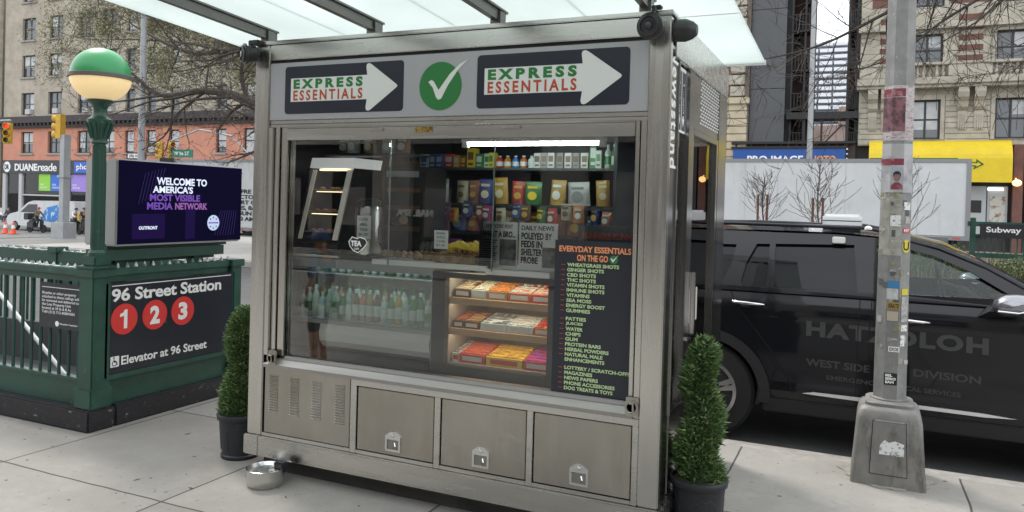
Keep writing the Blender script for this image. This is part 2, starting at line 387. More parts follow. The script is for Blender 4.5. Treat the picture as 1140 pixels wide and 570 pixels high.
def buds(tips, per, size, mats, parent, name='foliage', jit=.1):
    v = []; f = []; mi = []
    for t in tips:
        for k in range(per):
            p = t+V3((random.gauss(0, jit), random.gauss(0, jit), random.gauss(0, jit)))
            q = V3((random.gauss(0, 1), random.gauss(0, 1), random.gauss(0, 1))).normalized(); u = q.orthogonal().normalized()*size*random.uniform(.6, 1.3); w_ = q.cross(u)
            n = len(v); v += [tuple(p+u), tuple(p+w_*.7), tuple(p-u*.5-w_*.6)]; f.append((n, n+1, n+2)); mi.append(random.randrange(len(mats)))
    me = bpy.data.meshes.new(name); me.from_pydata(v, [], f); o = link_mesh(name, me, mats, parent)
    me.polygons.foreach_set('material_index', mi); return o
# tree whose dark limbs reach left from behind the kiosk  (Y about 12)
random.seed(21)
tA = root('street_tree', (-13.0, 17.0, 0), 'dark limbed tree reaching left from behind the kiosk', 'tree')
t = TB(); t.limb([(-13.0, 17.0, -.05), (-13.05, 17.0, 1.8), (-12.8, 16.9, 3.6), (-13.1, 17.0, 5.4), (-12.6, 17.4, 8.2)], .33, .14, 2, 2.2, 6)
t.limb([(-13.0, 17.0, 3.0), (-14.5, 16.9, 3.6), (-15.75, 16.7, 4.38), (-17.3, 16.7, 4.7), (-18.95, 16.7, 4.63), (-20.3, 16.9, 5.1), (-22.1, 17.1, 5.9)], .17, .035, 3, 2.1, 22, up=.02)
t.limb([(-12.95, 17.0, 3.95), (-14.75, 17.1, 5.55), (-16.7, 17.1, 5.9), (-18.4, 17.3, 5.95), (-19.9, 17.5, 6.4), (-21.6, 17.8, 7.1)], .13, .03, 3, 2.0, 18, up=.02)
t.limb([(-15.75, 16.7, 4.38), (-16.0, 16.7, 5.05), (-15.9, 16.6, 5.9), (-16.7, 16.7, 6.7), (-17.1, 16.7, 7.7)], .07, .025, 3, 1.6, 9)
t.limb([(-17.3, 16.7, 4.7), (-18.4, 16.7, 4.07), (-18.95, 16.7, 3.4), (-20.3, 16.9, 2.95)], .045, .012, 2, 1.2, 8)
t.limb([(-12.8, 17, 5.0), (-11.1, 17, 6.0), (-9.5, 16.7, 7.1)], .11, .03, 2, 1.5, 7)
t.obj('trunk', bark, tA); buds(t.tips[::5], 1, .035, [lf[1], lf[0], MATS['pale twig bark']], tA, 'foliage', .09)
# budding tree with fine olive haze, further off (Y about 20)
random.seed(5)
tB = root('street_tree', (-16.6, 23.5, 0), 'budding tree with an olive haze of new leaves above the street lamp globe', 'tree')
t = TB(); t.limb([(-16.6, 23.5, 0), (-16.8, 23.5, 3), (-17.4, 23.4, 5.5), (-18.4, 23.4, 8), (-19.5, 23.4, 11)], .24, .09, 3, 2.6, 12)
for e in ((-31.0, 23.5, 8.4), (-29.5, 23.2, 9.8), (-27.0, 22.8, 11.6), (-28.5, 24, 7.2), (-24.5, 23.5, 12.0), (-25.5, 23, 8.8), (-32.0, 23.5, 10.8), (-23.0, 23.5, 7.6)):
    s0 = V3((-17.4, 23.4, 5.6)); e = V3(e); m1 = s0.lerp(e, .4)+V3((0, 0, .7)); t.limb([s0, m1, s0.lerp(e, .72)+V3((0, 0, .5)), e], .08, .02, 3, 2.2, 14)
t.obj('trunk', barkl, tB); buds(t.tips, 4, .045, [lf[1], mat('bud yellow green', (.36, .36, .15), .8), lf[0], mat('bud tan', (.30, .25, .15), .8)], tB, 'foliage', .2)
print('TB', len(t.f), len(t.tips))
# tree whose bare branches hang in from the right (Y about 14)
random.seed(11)
tC = root('street_tree', (5.2, 17.5, .3), 'bare branched tree reaching in from the right above the car', 'tree')
t = TB(); t.limb([(5.2, 17.5, .3), (5.1, 17.4, 3.2), (4.9, 17.2, 5.2), (4.6, 17, 7.5)], .2, .1, 2, 1.6, 7)
t.limb([(5.0, 17.3, 5.0), (3.6, 17, 6.05), (2.4, 16.8, 6.30), (1.3, 16.6, 6.15), (.3, 16.6, 5.6), (-.9, 16.5, 5.0), (-2.0, 16.4, 4.75)], .085, .012, 2, 1.9, 24, up=-.01, kids_=4, droop=.15)
t.limb([(2.6, 16.8, 6.28), (1.6, 16.6, 5.6), (1.1, 16.5, 5.25), (.4, 16.5, 4.7), (-.5, 16.5, 4.4)], .035, .01, 2, 1.4, 13, up=-.02, kids_=4, droop=.15)
t.limb([(4.9, 17.2, 5.4), (3.3, 17, 6.7), (1.8, 16.9, 6.95), (.4, 16.9, 6.7), (-1.2, 16.9, 6.4), (-2.4, 16.9, 6.2)], .06, .01, 2, 2.0, 22, up=0, kids_=4, droop=.15)
t.limb([(4.9, 17.2, 4.6), (3.9, 17, 5.2), (3.0, 17, 5.0), (2.4, 17, 4.4)], .03, .01, 2, 1.3, 12, up=-.05)
t.obj('trunk', bark, tC)
# bare staked saplings in the median in front of the trailer
stake = mat('reddish stake', (.16, .06, .04), .8)
for i, (x, y, h, lb) in enumerate(((-2.0, 17.3, 2.45, 'smaller bare sapling with two stakes, left of the roof light bar'), (-.90, 17.2, 2.75, 'taller bare sapling with stakes right behind the roof light bar'), (.70, 17.4, 2.75, 'bare sapling half hidden behind the street pole'))):
    random.seed(40+i); sp = root('sapling', (x, y, .35), lb, 'sapling', 'bare staked saplings in the median'); t = TB()
    t.limb([(x, y, .35), (x+.03, y, 1.3), (x-.02, y, 1.9), (x+.03, y, h)], .028, .006, 0, .3, 6)
    for k in range(22):
        z = random.uniform(1.25, h-.15); a = random.uniform(0, 2*pi); L = (h-z)*.42+.22
        t.grow(V3((x, y, z)), V3((cos(a), sin(a), .75)), L, .009, 1, 0, .5, .12, 4, 5)
    t.obj('trunk', barkl, sp); b = B()
    for s_ in (-.10, .09): tube(b, [(x+s_, y-.02, .3), (x+s_, y-.02, 2.05-.05*i)], .025, 8)
    obj('stake', b, stake, sp)
# ================================================================ BUILDINGS (facade line Y = 44)
FY = 44
brick_t = mat('tan brick', (.44, .385, .31), .9, var=.3, scale=1.2, detail=12, bump=.1); wear(brick_t, (.30, .26, .215), 9, .5, .7); wear(brick_t, (.36, .33, .28), 30, .58, .66)
salmon = mat('salmon painted brick', (.56, .25, .17), .85, var=.16, scale=1.5, detail=10)
lime = mat('limestone', (.46, .42, .34), .85, var=.3, scale=1.6, detail=9, bump=.1); wear(lime, (.28, .255, .21), 3, .52, .75, stretch=(1, 1, .35))
redb = mat('red brick', (.18, .085, .068), .9, var=.3, scale=3, detail=9)
winf = mat('dark window frame', (.025, .025, .027), .5); pane_m = mat('window pane', (.06, .07, .08), .06, spec=.9); blind = mat('white blind', (.55, .56, .57), .8, var=.2, scale=3)
sill_m = mat('stone sill', (.3, .28, .25), .85)
acm = mat('air conditioner grey', (.45, .44, .42), .6)
def window(par, x, z, wd, h, y=FY, style=0, ac=False, sill=True):
    d = .18
    b = B(); prism(b, [rect(x-wd/2, z, x+wd/2, z+h)] + ([rect(x-wd/2+.1, z+.1, x-.05, z+h*.5-.04), rect(x+.05, z+.1, x+wd/2-.1, z+h*.5-.04), rect(x-wd/2+.1, z+h*.5+.04, x-.05, z+h-.1), rect(x+.05, z+h*.5+.04, x+wd/2-.1, z+h-.1)] if style == 0 else [rect(x-wd/2+.1, z+.1, x+wd/2-.1, z+h*.5-.04), rect(x-wd/2+.1, z+h*.5+.04, x+wd/2-.1, z+h-.1)]), (0, y+d+.08, 0), *FR, .08)
    fo = obj('window', b, winf, par)
    b = B(); box(b, (x-wd/2+.05, y+d+.04, z+.05), (x+wd/2-.05, y+d+.06, z+h-.05)); obj('pane', b, pane_m, fo)
    k = random.random()
    if k < .8:
        b = B(); hh = h*random.choice((.5, .7, .85, .35)); x0 = x-wd/2+.12 if (style or k < .5) else (x+.06 if k < .65 else x-wd/2+.12); x1 = x+wd/2-.12 if (style or k < .5) else (x+wd/2-.12 if k < .65 else x-.06)
        box(b, (x0, y+d+.02, z+h-.1-hh), (x1, y+d+.036, z+h-.1)); obj('blind', b, blind, fo)
    if sill: b = B(); box(b, (x-wd/2-.15, y-.12, z-.16), (x+wd/2+.15, y+.1, z), .015); obj('sill', b, sill_m, fo)
    if ac: b = B(); box(b, (x+.08, y-.3, z+.02), (x+.72, y+.2, z+.46), .02); obj('air_conditioner', b, acm, fo)
def wall(par, x0, x1, z0, z1, holes, m, y=FY, th=.3, name='wall'):
    b = B(); prism(b, [rect(x0, z0, x1, z1)]+[rect(*h) for h in holes], (0, y+th, 0), *FR, th); return obj(name, b, m, par)
random.seed(3)
dr = root('apartment_building', (-50, 46, 0), 'tan brick apartment block above a salmon floor and pharmacy, at far left', 'building')
xs = [-66.2, -62.7, -59.0, -56.2]; xn = [-53.7, -51.3, -48.8, -44.0, -41.3, -37.5, -34.0]
rows = [8.25, 11.5, 14.7, 18.0, 21.3]
holes = [(x-.85, z, x+.85, z+1.9) for x in xs for z in rows]+[(x-.52, z-.05, x+.52, z+1.8) for x in xn for z in rows]
wall(dr, -69.4, -31, 7.9, 26, holes, brick_t)
for x in xs:
    for z in rows: window(dr, x, z, 1.7, 1.9, ac=random.random() < .5)
for x in xn:
    for z in rows: window(dr, x, z-.05, 1.04, 1.85, style=1, ac=random.random() < .35)
holes = [(x-.8, 4.95, x+.8, 6.8) for x in xs]+[(x-.52, 4.95, x+.52, 6.75) for x in xn]
wall(dr, -69.4, -31, 4.35, 7.1, holes, salmon)
for x in xs: window(dr, x, 4.95, 1.6, 1.85, sill=True)
for x in xn: window(dr, x, 4.95, 1.04, 1.8, style=1, ac=random.random() < .4)
b = B(); box(b, (-69.6, FY-.55, 7.5), (-31, FY+.3, 8.05)); box(b, (-69.5, FY-.3, 7.1), (-31, FY+.3, 7.49))
for i in range(76): box(b, (-69.4+i*.5, FY-.5, 7.32), (-69.22+i*.5, FY-.31, 7.49))
obj('cornice', b, mat('dark brown cornice', (.05, .04, .04), .7, var=.3, scale=4), dr)
b = B(); box(b, (-69.4, FY+4, -1), (-31, FY+20, 26)); obj('building_mass', b, brick_t, dr)
b = B(); box(b, (-69.4, FY+.02, 4.3), (-69.0, FY+4, 26)); obj('side_wall', b, brick_t, dr)
# storefront
b = B(); box(b, (-69.3, FY-.12, 3.2), (-31, FY+.3, 4.34), .02); sg = obj('shop_sign', b, mat('sign navy black', (.012, .013, .02), .35), dr)
text('DUANE', white, (-67.55, FY-.122, 3.42), *FR, 2.95, .62, .02, sg, bold=.03); text('reade', white, (-64.5, FY-.122, 3.42), *FR, 2.4, .66, .02, sg, bold=.01, sp=.9)
b = B(); prism(b, [circ(-68.6, 3.76, .46)], (0, FY-.122, 0), *FR, .02); obj('round_emblem', b, white, sg)
text('DR', mat('emblem navy', (.02, .02, .04), .5), (-68.92, FY-.145, 3.54), *FR, .62, .44, .01, sg, bold=.04)
b = B(); box(b, (-59.9, FY-.16, 3.3), (-57.2, FY-.121, 4.2)); pb = obj('photo_sign', b, mat('sign blue', (.02, .10, .5), .4), sg)
text('photo', white, (-59.6, FY-.162, 3.45), *FR, 2.1, .6, .01, pb, bold=.02)
for x0, c, wd in ((-64.6, (.25, .55, .04), 1.5), (-63.05, (.02, .13, .55), 1.6), (-60.5, (.3, .2, .6), 2.3), (-58.1, (.25, .55, .04), 1.5), (-56.5, (.02, .13, .55), 1.6)):
    b = B(); box(b, (x0, FY+.05, 1.75), (x0+wd-.02, FY+.1, 3.19)); o = obj('window_banner', b, mat('banner %d' % int(x0*10), c, .5), dr)
    text('FILM\nSNACKS', white, (x0+.2, FY+.048, 1.95), *FR, .9, .4, .01, o)
grey_st = mat('grey storefront metal', (.42, .43, .44), .5)
b = B()
for x in (-69.1, -66.9, -60.9, -57.9, -55.6, -52, -48, -44, -40, -36, -32): box(b, (x-.22, FY-.05, -1), (x+.22, FY+.3, 3.2), .02)
box(b, (-66.7, FY, 1.3), (-61.1, FY+.2, 1.42)); box(b, (-55.4, FY, 2.05), (-31, FY+.2, 2.2)); box(b, (-66.7, FY, -1), (-59.2, FY+.2, -.6))
obj('storefront_frame', b, grey_st, dr)
b = B(); box(b, (-69, FY+.12, -.9), (-31, FY+.15, 3.2)); obj('storefront_glass', b, glass('shop glass', (.75, .8, .8), 1.5), dr)
b = B(); box(b, (-69, FY+3.4, -1), (-31, FY+3.5, 3.4)); box(b, (-69, FY+.4, -.95), (-31, FY+3.4, -.88)); obj('shop_interior', b, mat('shop interior', (.28, .27, .26), .8, var=.6, scale=.9, detail=3), dr)
b = B()
for i in range(10): box(b, (-66+i*1.2, FY+1.2, -.88), (-65.2+i*1.2, FY+1.6, .8+.3*sin(i*2)))
obj('display_shelf', b, mat('shop goods', (.35, .06, .06), .6, col2=(.45, .45, .5), scale=2, lo=.45, hi=.5), dr)
# pale neighbour at the frame's left edge
cb = root('apartment_building', (-73, 46, 0), 'cream stone building at the left edge beside the tan brick block', 'building')
wall(cb, -84, -69.7, -1, 26, [(-72.4, z, -71, z+1.9) for z in (4.9, 8.25, 11.5, 14.7, 18, 21.3)]+[(-76.4, z, -75, z+1.9) for z in (4.9, 8.25, 11.5, 14.7, 18, 21.3)], lime, y=FY-.3)
for x in (-71.7, -75.7):
    for z in (4.9, 8.25, 11.5, 14.7, 18, 21.3): window(cb, x, z, 1.4, 1.9, y=FY-.3)
b = B(); box(b, (-84, FY+4, 0), (-69.7, FY+20, 26)); obj('building_mass', b, lime, cb)
# hidden middle block (seen from another step aside)
mb = root('apartment_building', (-19.5, 46, 0), 'brown block hidden behind the kiosk', 'building')
xm = [-28.5+3.1*i for i in range(7)]; zm = [5+3.4*i for i in range(6)]
wall(mb, -30.8, -8.1, 0, 26, [(x-.6, z, x+.6, z+1.9) for x in xm for z in zm], mat('brown brick', (.17, .11, .085), .9, var=.3, scale=2))
for x in xm:
    for z in zm: window(mb, x, z, 1.2, 1.9, style=1)
b = B(); box(b, (-30.8, FY+4, 0), (-8.1, FY+20, 26)); obj('building_mass', b, redb, mb)
# red brick with limestone quoins, left of the grey tower
qb = root('brick_building', (-7, 46, 0), 'red brick corner with pale limestone quoins left of the dark grey tower', 'building')
b = B(); box(b, (-8, FY, 0), (-6.9, FY+8, 26)); obj('wall', b, redb, qb)
b = B()
for i in range(30):
    z = 7.95+i*.62; box(b, (-7.0-(.2 if i % 2 else 0), FY-.06, z), (-6.2, FY+1, z+.54), .03)
obj('quoin', b, lime, qb)
b = B(); 
for i in range(18): box(b, (-7.1, FY-.14, i*.42), (-6.05, FY+1, i*.42+.39), .03)
box(b, (-7.2, FY-.3, 7.5), (-5.95, FY+1, 7.85), .03); obj('pier', b, mat('cream stone', (.55, .47, .33), .85, var=.2, scale=2), qb)
b = B(); box(b, (-6.19, FY-.1, 4), (-5.98, FY+1, 26)); obj('edge_pilaster', b, mat('brown stone', (.13, .1, .085), .9), qb)
# dark grey metal clad tower
gm = mat('grey metal cladding', (.085, .09, .095), .6, var=.12, scale=.8)
gt = root('tower', (-4.9, 46, 0), 'dark grey metal clad shaft rising over the blue shop sign', 'building')
b = B()
for z0, z1 in ((4.0, 8.3), (8.33, 12.6), (12.63, 17), (17.03, 26)): box(b, (-5.95, FY+.1, z0), (-4.15, FY+6, z1))
obj('cladding', b, gm, gt)
b = B(); box(b, (-4.14, FY+.5, 4), (-3.9, FY+6, 26)); obj('dark_return', b, mat('near black metal', (.02, .02, .022), .7), gt)
# fire escapes / dark steel stair
iron = mat('black iron', (.015, .014, .014), .6)
for nm, x0, x1, lb in (('fire_escape', -3.85, -2.85, 'black iron stair tower with railings right of the grey shaft'), ('fire_escape', -1.05, -.55, 'narrow black fire escape on the edge of the ornate building')):
    fe = root(nm, ((x0+x1)/2, FY+.6, 4), lb, 'fire escape')
    b = B()
    for z in [5.0+2.1*i for i in range(9)]:
        box(b, (x0, FY+.2, z), (x1, FY+1.4, z+.09))
        for k in range(7): xx = x0+(x1-x0)*k/6; box(b, (xx-.02, FY+.2, z), (xx+.02, FY+.24, z+.95))
        box(b, (x0, FY+.19, z+.9), (x1, FY+.24, z+.95))
    obj('landing', b, iron, fe); b = B()
    for x in (x0, x1, (x0+x1)/2+.15): box(b, (x-.05, FY+.25, 4.2), (x+.05, FY+.37, 24))
    obj('upright', b, iron, fe); b = B()
    for i in range(9):
        z = 5.0+2.1*i; s = 1 if i % 2 else -1; xm_ = (x0+x1)/2
        prism(b, [[(xm_-s*(x1-x0)*.4, z), (xm_-s*(x1-x0)*.4+.15, z), (xm_+s*(x1-x0)*.4+.15, z+2.1), (xm_+s*(x1-x0)*.4, z+2.1)]], (0, FY+1.3, 0), *FR, .06)
        for k in range(9): u = k/8; xx = xm_-s*(x1-x0)*.4+s*(x1-x0)*.8*u; box(b, (xx-.08, FY+.6, z+2.1*u), (xx+.1, FY+1.2, z+2.1*u+.03))
    obj('stair', b, iron, fe)
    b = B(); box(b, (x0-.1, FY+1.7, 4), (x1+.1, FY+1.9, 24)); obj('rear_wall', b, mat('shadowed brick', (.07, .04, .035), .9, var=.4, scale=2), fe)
b = B(); box(b, (-4, FY-.3, 6.6), (-.5, FY+1.2, 6.95)); box(b, (-3.2, FY-.2, 5.2), (-3.05, FY, 6.6)); box(b, (-1.1, FY-.2, 5.2), (-.95, FY, 6.6)); prism(b, [[(-2.2, 5.3), (-2.1, 5.3), (-1.2, 6.3), (-1.3, 6.3)]], (0, FY, 0), *FR, .1)
box(b, (-2.3, FY-.2, 5.25), (-2.2, FY-.1, 6.6)); solo('steel_beam', b, iron, 'black steel cross beam bridging the gap beside the far white tower', 'beam')
# far white apartment tower in the gap
ap = root('apartment_tower', (-6, 150, 0), 'distant white apartment tower with striped balconies seen through the gap', 'building')
b = B(); box(b, (-16, 150, 0), (4, 165, 32)); obj('wall', b, mat('far grey wall', (.30, .32, .35), .8), ap)
b = B(); b2 = B()
for i in range(24):
    z = 5.5+i*1.12
    for k in range(8): box(b, (-15.5+k*2.4, 148.6, z), (-13.4+k*2.4, 150, z+.6))
obj('balcony', b, mat('far white balcony', (.72, .74, .77), .8), ap)
b = B(); box(b, (-9, 118, 0), (2, 122, 14)); box(b, (-3.9, 117.5, 14), (2, 122, 16.5)); solo('brick_building', b, mat('far pale brick', (.34, .25, .22), .9, var=.4, scale=.4), 'low distant reddish building below the white tower', 'building')
# ornate stone building at right
ob = root('ornate_building', (7, 46, 0), 'ornate limestone and brick building with balustrade and scroll brackets', 'building')
wx = [-2.3+0, 2.55, 6.2, 9.9, 13.6]; wx = [2.55, 6.2, 9.9, 13.6]
fl = [(5.5, 1.98, 1.35), (9.15, 1.6, 1.4), (12.1, 1.9, 1.4), (15.4, 1.9, 1.4)]
holes = [(x-w_/2, z, x+w_/2, z+h) for x in wx for z, h, w_ in fl]
wall(ob, -.5, 16, 5.2, 24, holes, lime)
for x in wx:
    for z, h, w_ in fl: window(ob, x, z, w_, h, sill=False)
b = B()
for xx in (.9, 4.4, 8.05, 11.8):
    for i in range(5): box(b, (xx-.5, FY-.03, 9.35+i*.5), (xx+.55, FY+.01, 9.62+i*.5))
for xx in (.9, 4.4, 8.05, 11.8): box(b, (xx-.9, FY-.03, 12.2), (xx+.9, FY+.01, 15))
obj('brick_inlay', b, redb, ob)
b = B()
for x in wx:   # window surrounds
    for z, h, w_ in fl[:2]:
        prism(b, [rect(x-w_/2-.16, z-.02, x+w_/2+.16, z+h+.22), rect(x-w_/2+.01, z-.01, x+w_/2-.01, z+h-.01)], (0, FY-.001, 0), *FR, .07)
for i in range(9): # rusticated courses
    for x0, x1 in ((-.5, 1.7), (3.4, 5.35), (7.05, 9.05), (10.75, 12.75)): box(b, (x0+.03, FY-.05, 5.25+i*.27), (x1-.03, FY, 5.48+i*.27))
obj('stone_course', b, lime, ob)
b = B(); box(b, (-.6, FY-.8, 8.15), (16, FY, 8.42), .02); box(b, (-.6, FY-.65, 8.0), (16, FY, 8.148)); box(b, (-.6, FY-.75, 9.08), (16, FY-.35, 9.22), .02); box(b, (-.6, FY-.68, 8.42), (16, FY-.4, 8.5))
for x in (.4, 4.35, 8.0, 11.9): box(b, (x-.9, FY-.7, 8.5), (x+.95, FY-.4, 9.08), .02)
for i in range(60):
    x = -.4+i*.28
    lathe(b, (x, FY-.55, 8.5), [(.05, 0), (.09, .15), (.05, .35), (.07, .58)], 8)
obj('balustrade', b, lime, ob)
b = B(); wallst = [(-.5, .0)]
box(b, (-.6, FY-.35, 10.95), (16, FY, 11.15)); obj('string_course', b, lime, ob)
for xx in (.15, .75, 4.15, 4.85, 7.8, 8.4, 11.5, 12.1):
    b = B(); pr_ = [(0, 6.9), (0, 7.98), (-.62, 7.98), (-.68, 7.75), (-.6, 7.5), (-.35, 7.3), (-.3, 7.05), (-.15, 6.92)]
    prism(b, [[(-p[0], p[1]) for p in pr_]], (xx-.23, FY, 0), (0, -1, 0), (0, 0, 1), -.46); box(b, (xx-.2, FY-.12, 6.05), (xx+.2, FY-.05, 6.88))
    for k in range(4): box(b, (xx-.17+k*.095, FY-.15, 5.95), (xx-.12+k*.095, FY-.05, 6.7))
    obj('scroll_bracket', b, lime, ob)
b = B(); box(b, (-.5, FY+4, 0), (16, FY+18, 24)); obj('building_mass', b, redb, ob)
b = B(); box(b, (-.5, FY+.3, 0), (16, FY+.5, 5.2)); obj('shop_wall', b, mat('dark shop wall', (.05, .045, .045), .8, var=.3, scale=1), ob)
b = B(); box(b, (6.35, FY-.25, 0), (6.75, FY+.1, 5.2)); obj('brick_pier', b, redb, ob)
# blue shop: sign, parapet
bs = root('photo_shop', (-3.7, 44, 0), 'low shop with a blue sign lettered PRO IMAGE PHOTO', 'shop')
b = B(); box(b, (-6.9, FY+.02, 0), (-.6, FY+5, 5.3)); obj('wall', b, mat('brown shop wall', (.06, .045, .04), .8), bs)
b = B(); box(b, (-6.7, FY-.25, 3.2), (-1.05, FY+.02, 5.05), .02); sgn = obj('shop_sign', b, mat('shop sign blue', (.012, .075, .30), .5), bs)
text('PRO IMAGE', white, (-5.95, FY-.252, 4.25), *FR, 2.85, .42, .02, sgn, bold=.03); text('PHOTO', mat('sign orange', (.75, .3, .06), .5), (-2.95, FY-.252, 4.25), *FR, 1.45, .42, .02, sgn, bold=.03)
b = B(); box(b, (-6.8, FY-.3, 5.05), (-.95, FY+.1, 5.16)); box(b, (-6.8, FY-.3, 5.3), (-.6, FY+5, 5.42))
for i in range(8): box(b, (-6.6+i*.78, FY-.2, 5.16), (-6.52+i*.78, FY-.1, 5.3))
obj('parapet', b, iron, bs)
b = B()
for i in range(7): sphere(b, (-.98, FY-.3, 3.5+i*.25), .045, 4)
obj('bulb_string', b, white, bs)
# yellow awning
yel = mat('yellow awning fabric', (.72, .52, .015), .6, var=.12, scale=2)
b = B(); prof = [(0, 5.42), (-.25, 5.40), (-.5, 5.3), (-.8, 5.0), (-.95, 4.7), (-1.0, 4.5), (-1.0, 3.35), (-.95, 3.35), (-.93, 4.48), (0, 5.0)]
prism(b, [[(-p[0], p[1]) for p in prof]], (6.15, FY, 0), (0, -1, 0), (0, 0, 1), -6.1) if 0 else None
v0 = [(x, FY+p[0], p[1]) for x in (.05, 6.2) for p in prof]; k = len(prof)
vadd(b, v0, [(i, (i+1) % k, k+(i+1) % k, k+i) for i in range(k)]+[tuple(range(k)), tuple(range(2*k-1, k-1, -1))])
aw = tag(base(obj('awning', b, yel)), 'bright yellow shop awning behind the trailer at right', 'awning')
ag = mat('awning green', (.02, .1, .02), .6); b = B()
prism(b, [[(4.0, 4.0), (4.25, 4.35), (4.7, 4.30), (4.72, 4.45), (5.05, 4.2), (4.6, 3.95), (4.64, 4.1), (4.35, 4.12), (4.2, 3.9)], [(4.12, 4.0), (4.2, 3.97), (4.3, 4.17), (4.73, 4.15), (4.72, 4.08), (4.92, 4.2), (4.77, 4.33), (4.77, 4.25), (4.3, 4.28)]], (0, FY-1.002, 0), *FR, .01)
box(b, (.1, FY-1.012, 4.42), (3.95, FY-1.0, 4.5)); obj('green_arrow_mark', b, ag, aw)
b = B(); box(b, (4.45, FY+.0, .8), (5.3, FY+.29, 3.2), .03); atm = root('cash_machine', (4.9, 44, 0), 'grey cash machine under the yellow awning, left of the lit poster', 'cash machine'); obj('cabinet', b, mat('atm grey', (.4, .42, .43), .5), atm)
b = B(); box(b, (4.6, FY-.02, 1.9), (5.1, FY-.005, 2.5)); obj('screen', b, black, atm)
b = B(); box(b, (5.35, FY+.1, 1.3), (6.2, FY+.28, 3.2), .02); ps = root('poster_case', (5.8, 44.1, 1.3), 'pale framed poster on the wall under the yellow awning', 'poster'); obj('frame', b, grey_st, ps)
b = B(); box(b, (5.45, FY+.07, 1.45), (6.1, FY+.098, 2.7)); obj('poster', b, mat('poster print', (.5, .5, .45), .6, col2=(.25, .12, .06), scale=3, lo=.42, hi=.5), ps)
b = B(); box(b, (5.35, FY+.0, 3.0), (6.0, FY+.1, 3.12)); obj('lamp', b, emis('cool lamp', (.8, .9, .9), 1.5), ps)
b = B(); sphere(b, (6.45, FY-.6, 3.35), .2, 8, .8); tube(b, [(6.45, FY-.5, 3.4), (6.45, FY-.2, 3.6)], .03, 6); solo('wall_lamp', b, emis('warm globe', (1, .55, .2), 2.0), 'glowing orange wall lamp right of the yellow awning', 'lamp', smooth=True)
b = B(); box(b, (6.9, FY+.05, 1.0), (9.5, FY+.3, 5.2)); solo('storefront', b, mat('dark storefront', (.04, .04, .045), .3), 'dark storefront with glass door at the right edge', 'storefront')
# thin street lamp pole in the median and poles at left
gp = mat('galvanised pole', (.36, .37, .38), .55, .3, var=.15, scale=3)
def pole(name, x, y, r0, r1, h, label, cat, arm=None, z0=-.15, m=None):
    p = root(name, (x, y, z0), label, cat); b = B(); tube(b, [(x, y, z0), (x, y, z0+h)], [r0, r1], 12); lathe(b, (x, y, z0), [(r0*1.7, 0), (r0*1.6, .35), (r0*1.1, .5)], 12); obj('pole', b, m or gp, p, True)
    if arm:
        b = B(); tube(b, [(x, y, z0+h-.2)]+arm, [.05]+[.035]*len(arm), 8); obj('arm', b, m or gp, p, True)
        e = V3(arm[-1]); b = B(); lathe(b, e+V3((0, 0, -.12)), [(.05, .12), (.16, .06), (.18, 0), (.02, -.02)], 12); obj('lamp_head', b, gp, p, True)
    return p
pole('street_lamp', -2.42, 37.9, .14, .10, 12.8, 'tall thin grey lamp pole in front of the blue shop sign', 'street lamp', [(-2.9, 37.8, 12.9), (-4.5, 37.6, 13.3), (-5.5, 37.6, 13.3)])
pole('street_lamp', -20.1, 16.9, .12, .075, 9.2, 'grey lamp pole crossing the salmon wall left of the two way signals', 'street lamp', [(-20.1, 17.9, 9.4), (-20.1, 19.5, 9.5)])
pole('street_lamp', -24.3, 27.3, .11, .08, 5.2, 'slim pale pole with a curved bracket over the white hoarding', 'street lamp', [(-24.8, 27.3, 5.5), (-25.8, 27.3, 5.8), (-26.3, 27.3, 5.75)])
# ================================================================ TRUCK TRAILERS
tw = mat('trailer white', (.56, .57, .575), .45, var=.10, scale=1.2); wear(tw, (.42, .42, .40), 1.6, .55, .75, stretch=(1, 1, .25)); wear(tw, (.3, .28, .25), 8, .68, .74); tg = mat('trailer rail grey', (.25, .25, .25), .5, .4)
rub = mat('tyre rubber', (.015, .015, .015), .85); 
def wheel(par, x, y, z, r, wdt, rimm, name='wheel', spokes=5, side=-1):
    b = B(); s = side
    lathe(b, (x, y, z), [(r*.62, -wdt*.5), (r*.93, -wdt*.5), (r, -wdt*.38), (r, wdt*.38), (r*.93, wdt*.5), (r*.62, wdt*.5), (r*.6, 0)], 40, (0, 1, 0)); wo = obj(name, b, rub, par, True)
    b = B(); y0 = y+s*wdt*.44
    prism(b, [circ(x, z, r*.64, 40), circ(x, z, r*.57, 40)], (0, y0, 0), *FR, .03)
    for k in range(spokes):
        a = 2*pi*k/spokes+.3
        for da in (-.13, .13):
            c_, s_ = cos(a+da), sin(a+da); px_, pz_ = -sin(a+da)*r*.055, cos(a+da)*r*.055; ci, si = cos(a), sin(a)
            prism(b, [[(x+ci*r*.1+px_, z+si*r*.1+pz_), (x+ci*r*.1-px_, z+si*r*.1-pz_), (x+c_*r*.6-px_, z+s_*r*.6-pz_), (x+c_*r*.6+px_, z+s_*r*.6+pz_)]], (0, y0+.004*(k % 2), 0), *FR, .022)
    prism(b, [circ(x, z, r*.16, 20)], (0, y0-.001, 0), *FR, .034); obj('rim', b, rimm, wo, True)
    b = B(); prism(b, [circ(x, z, r*.58, 32)], (0, y+s*wdt*.2, 0), *FR, .02); obj('brake_disc', b, mat('brake dark', (.03, .03, .03), .5, .6), wo)
    return wo
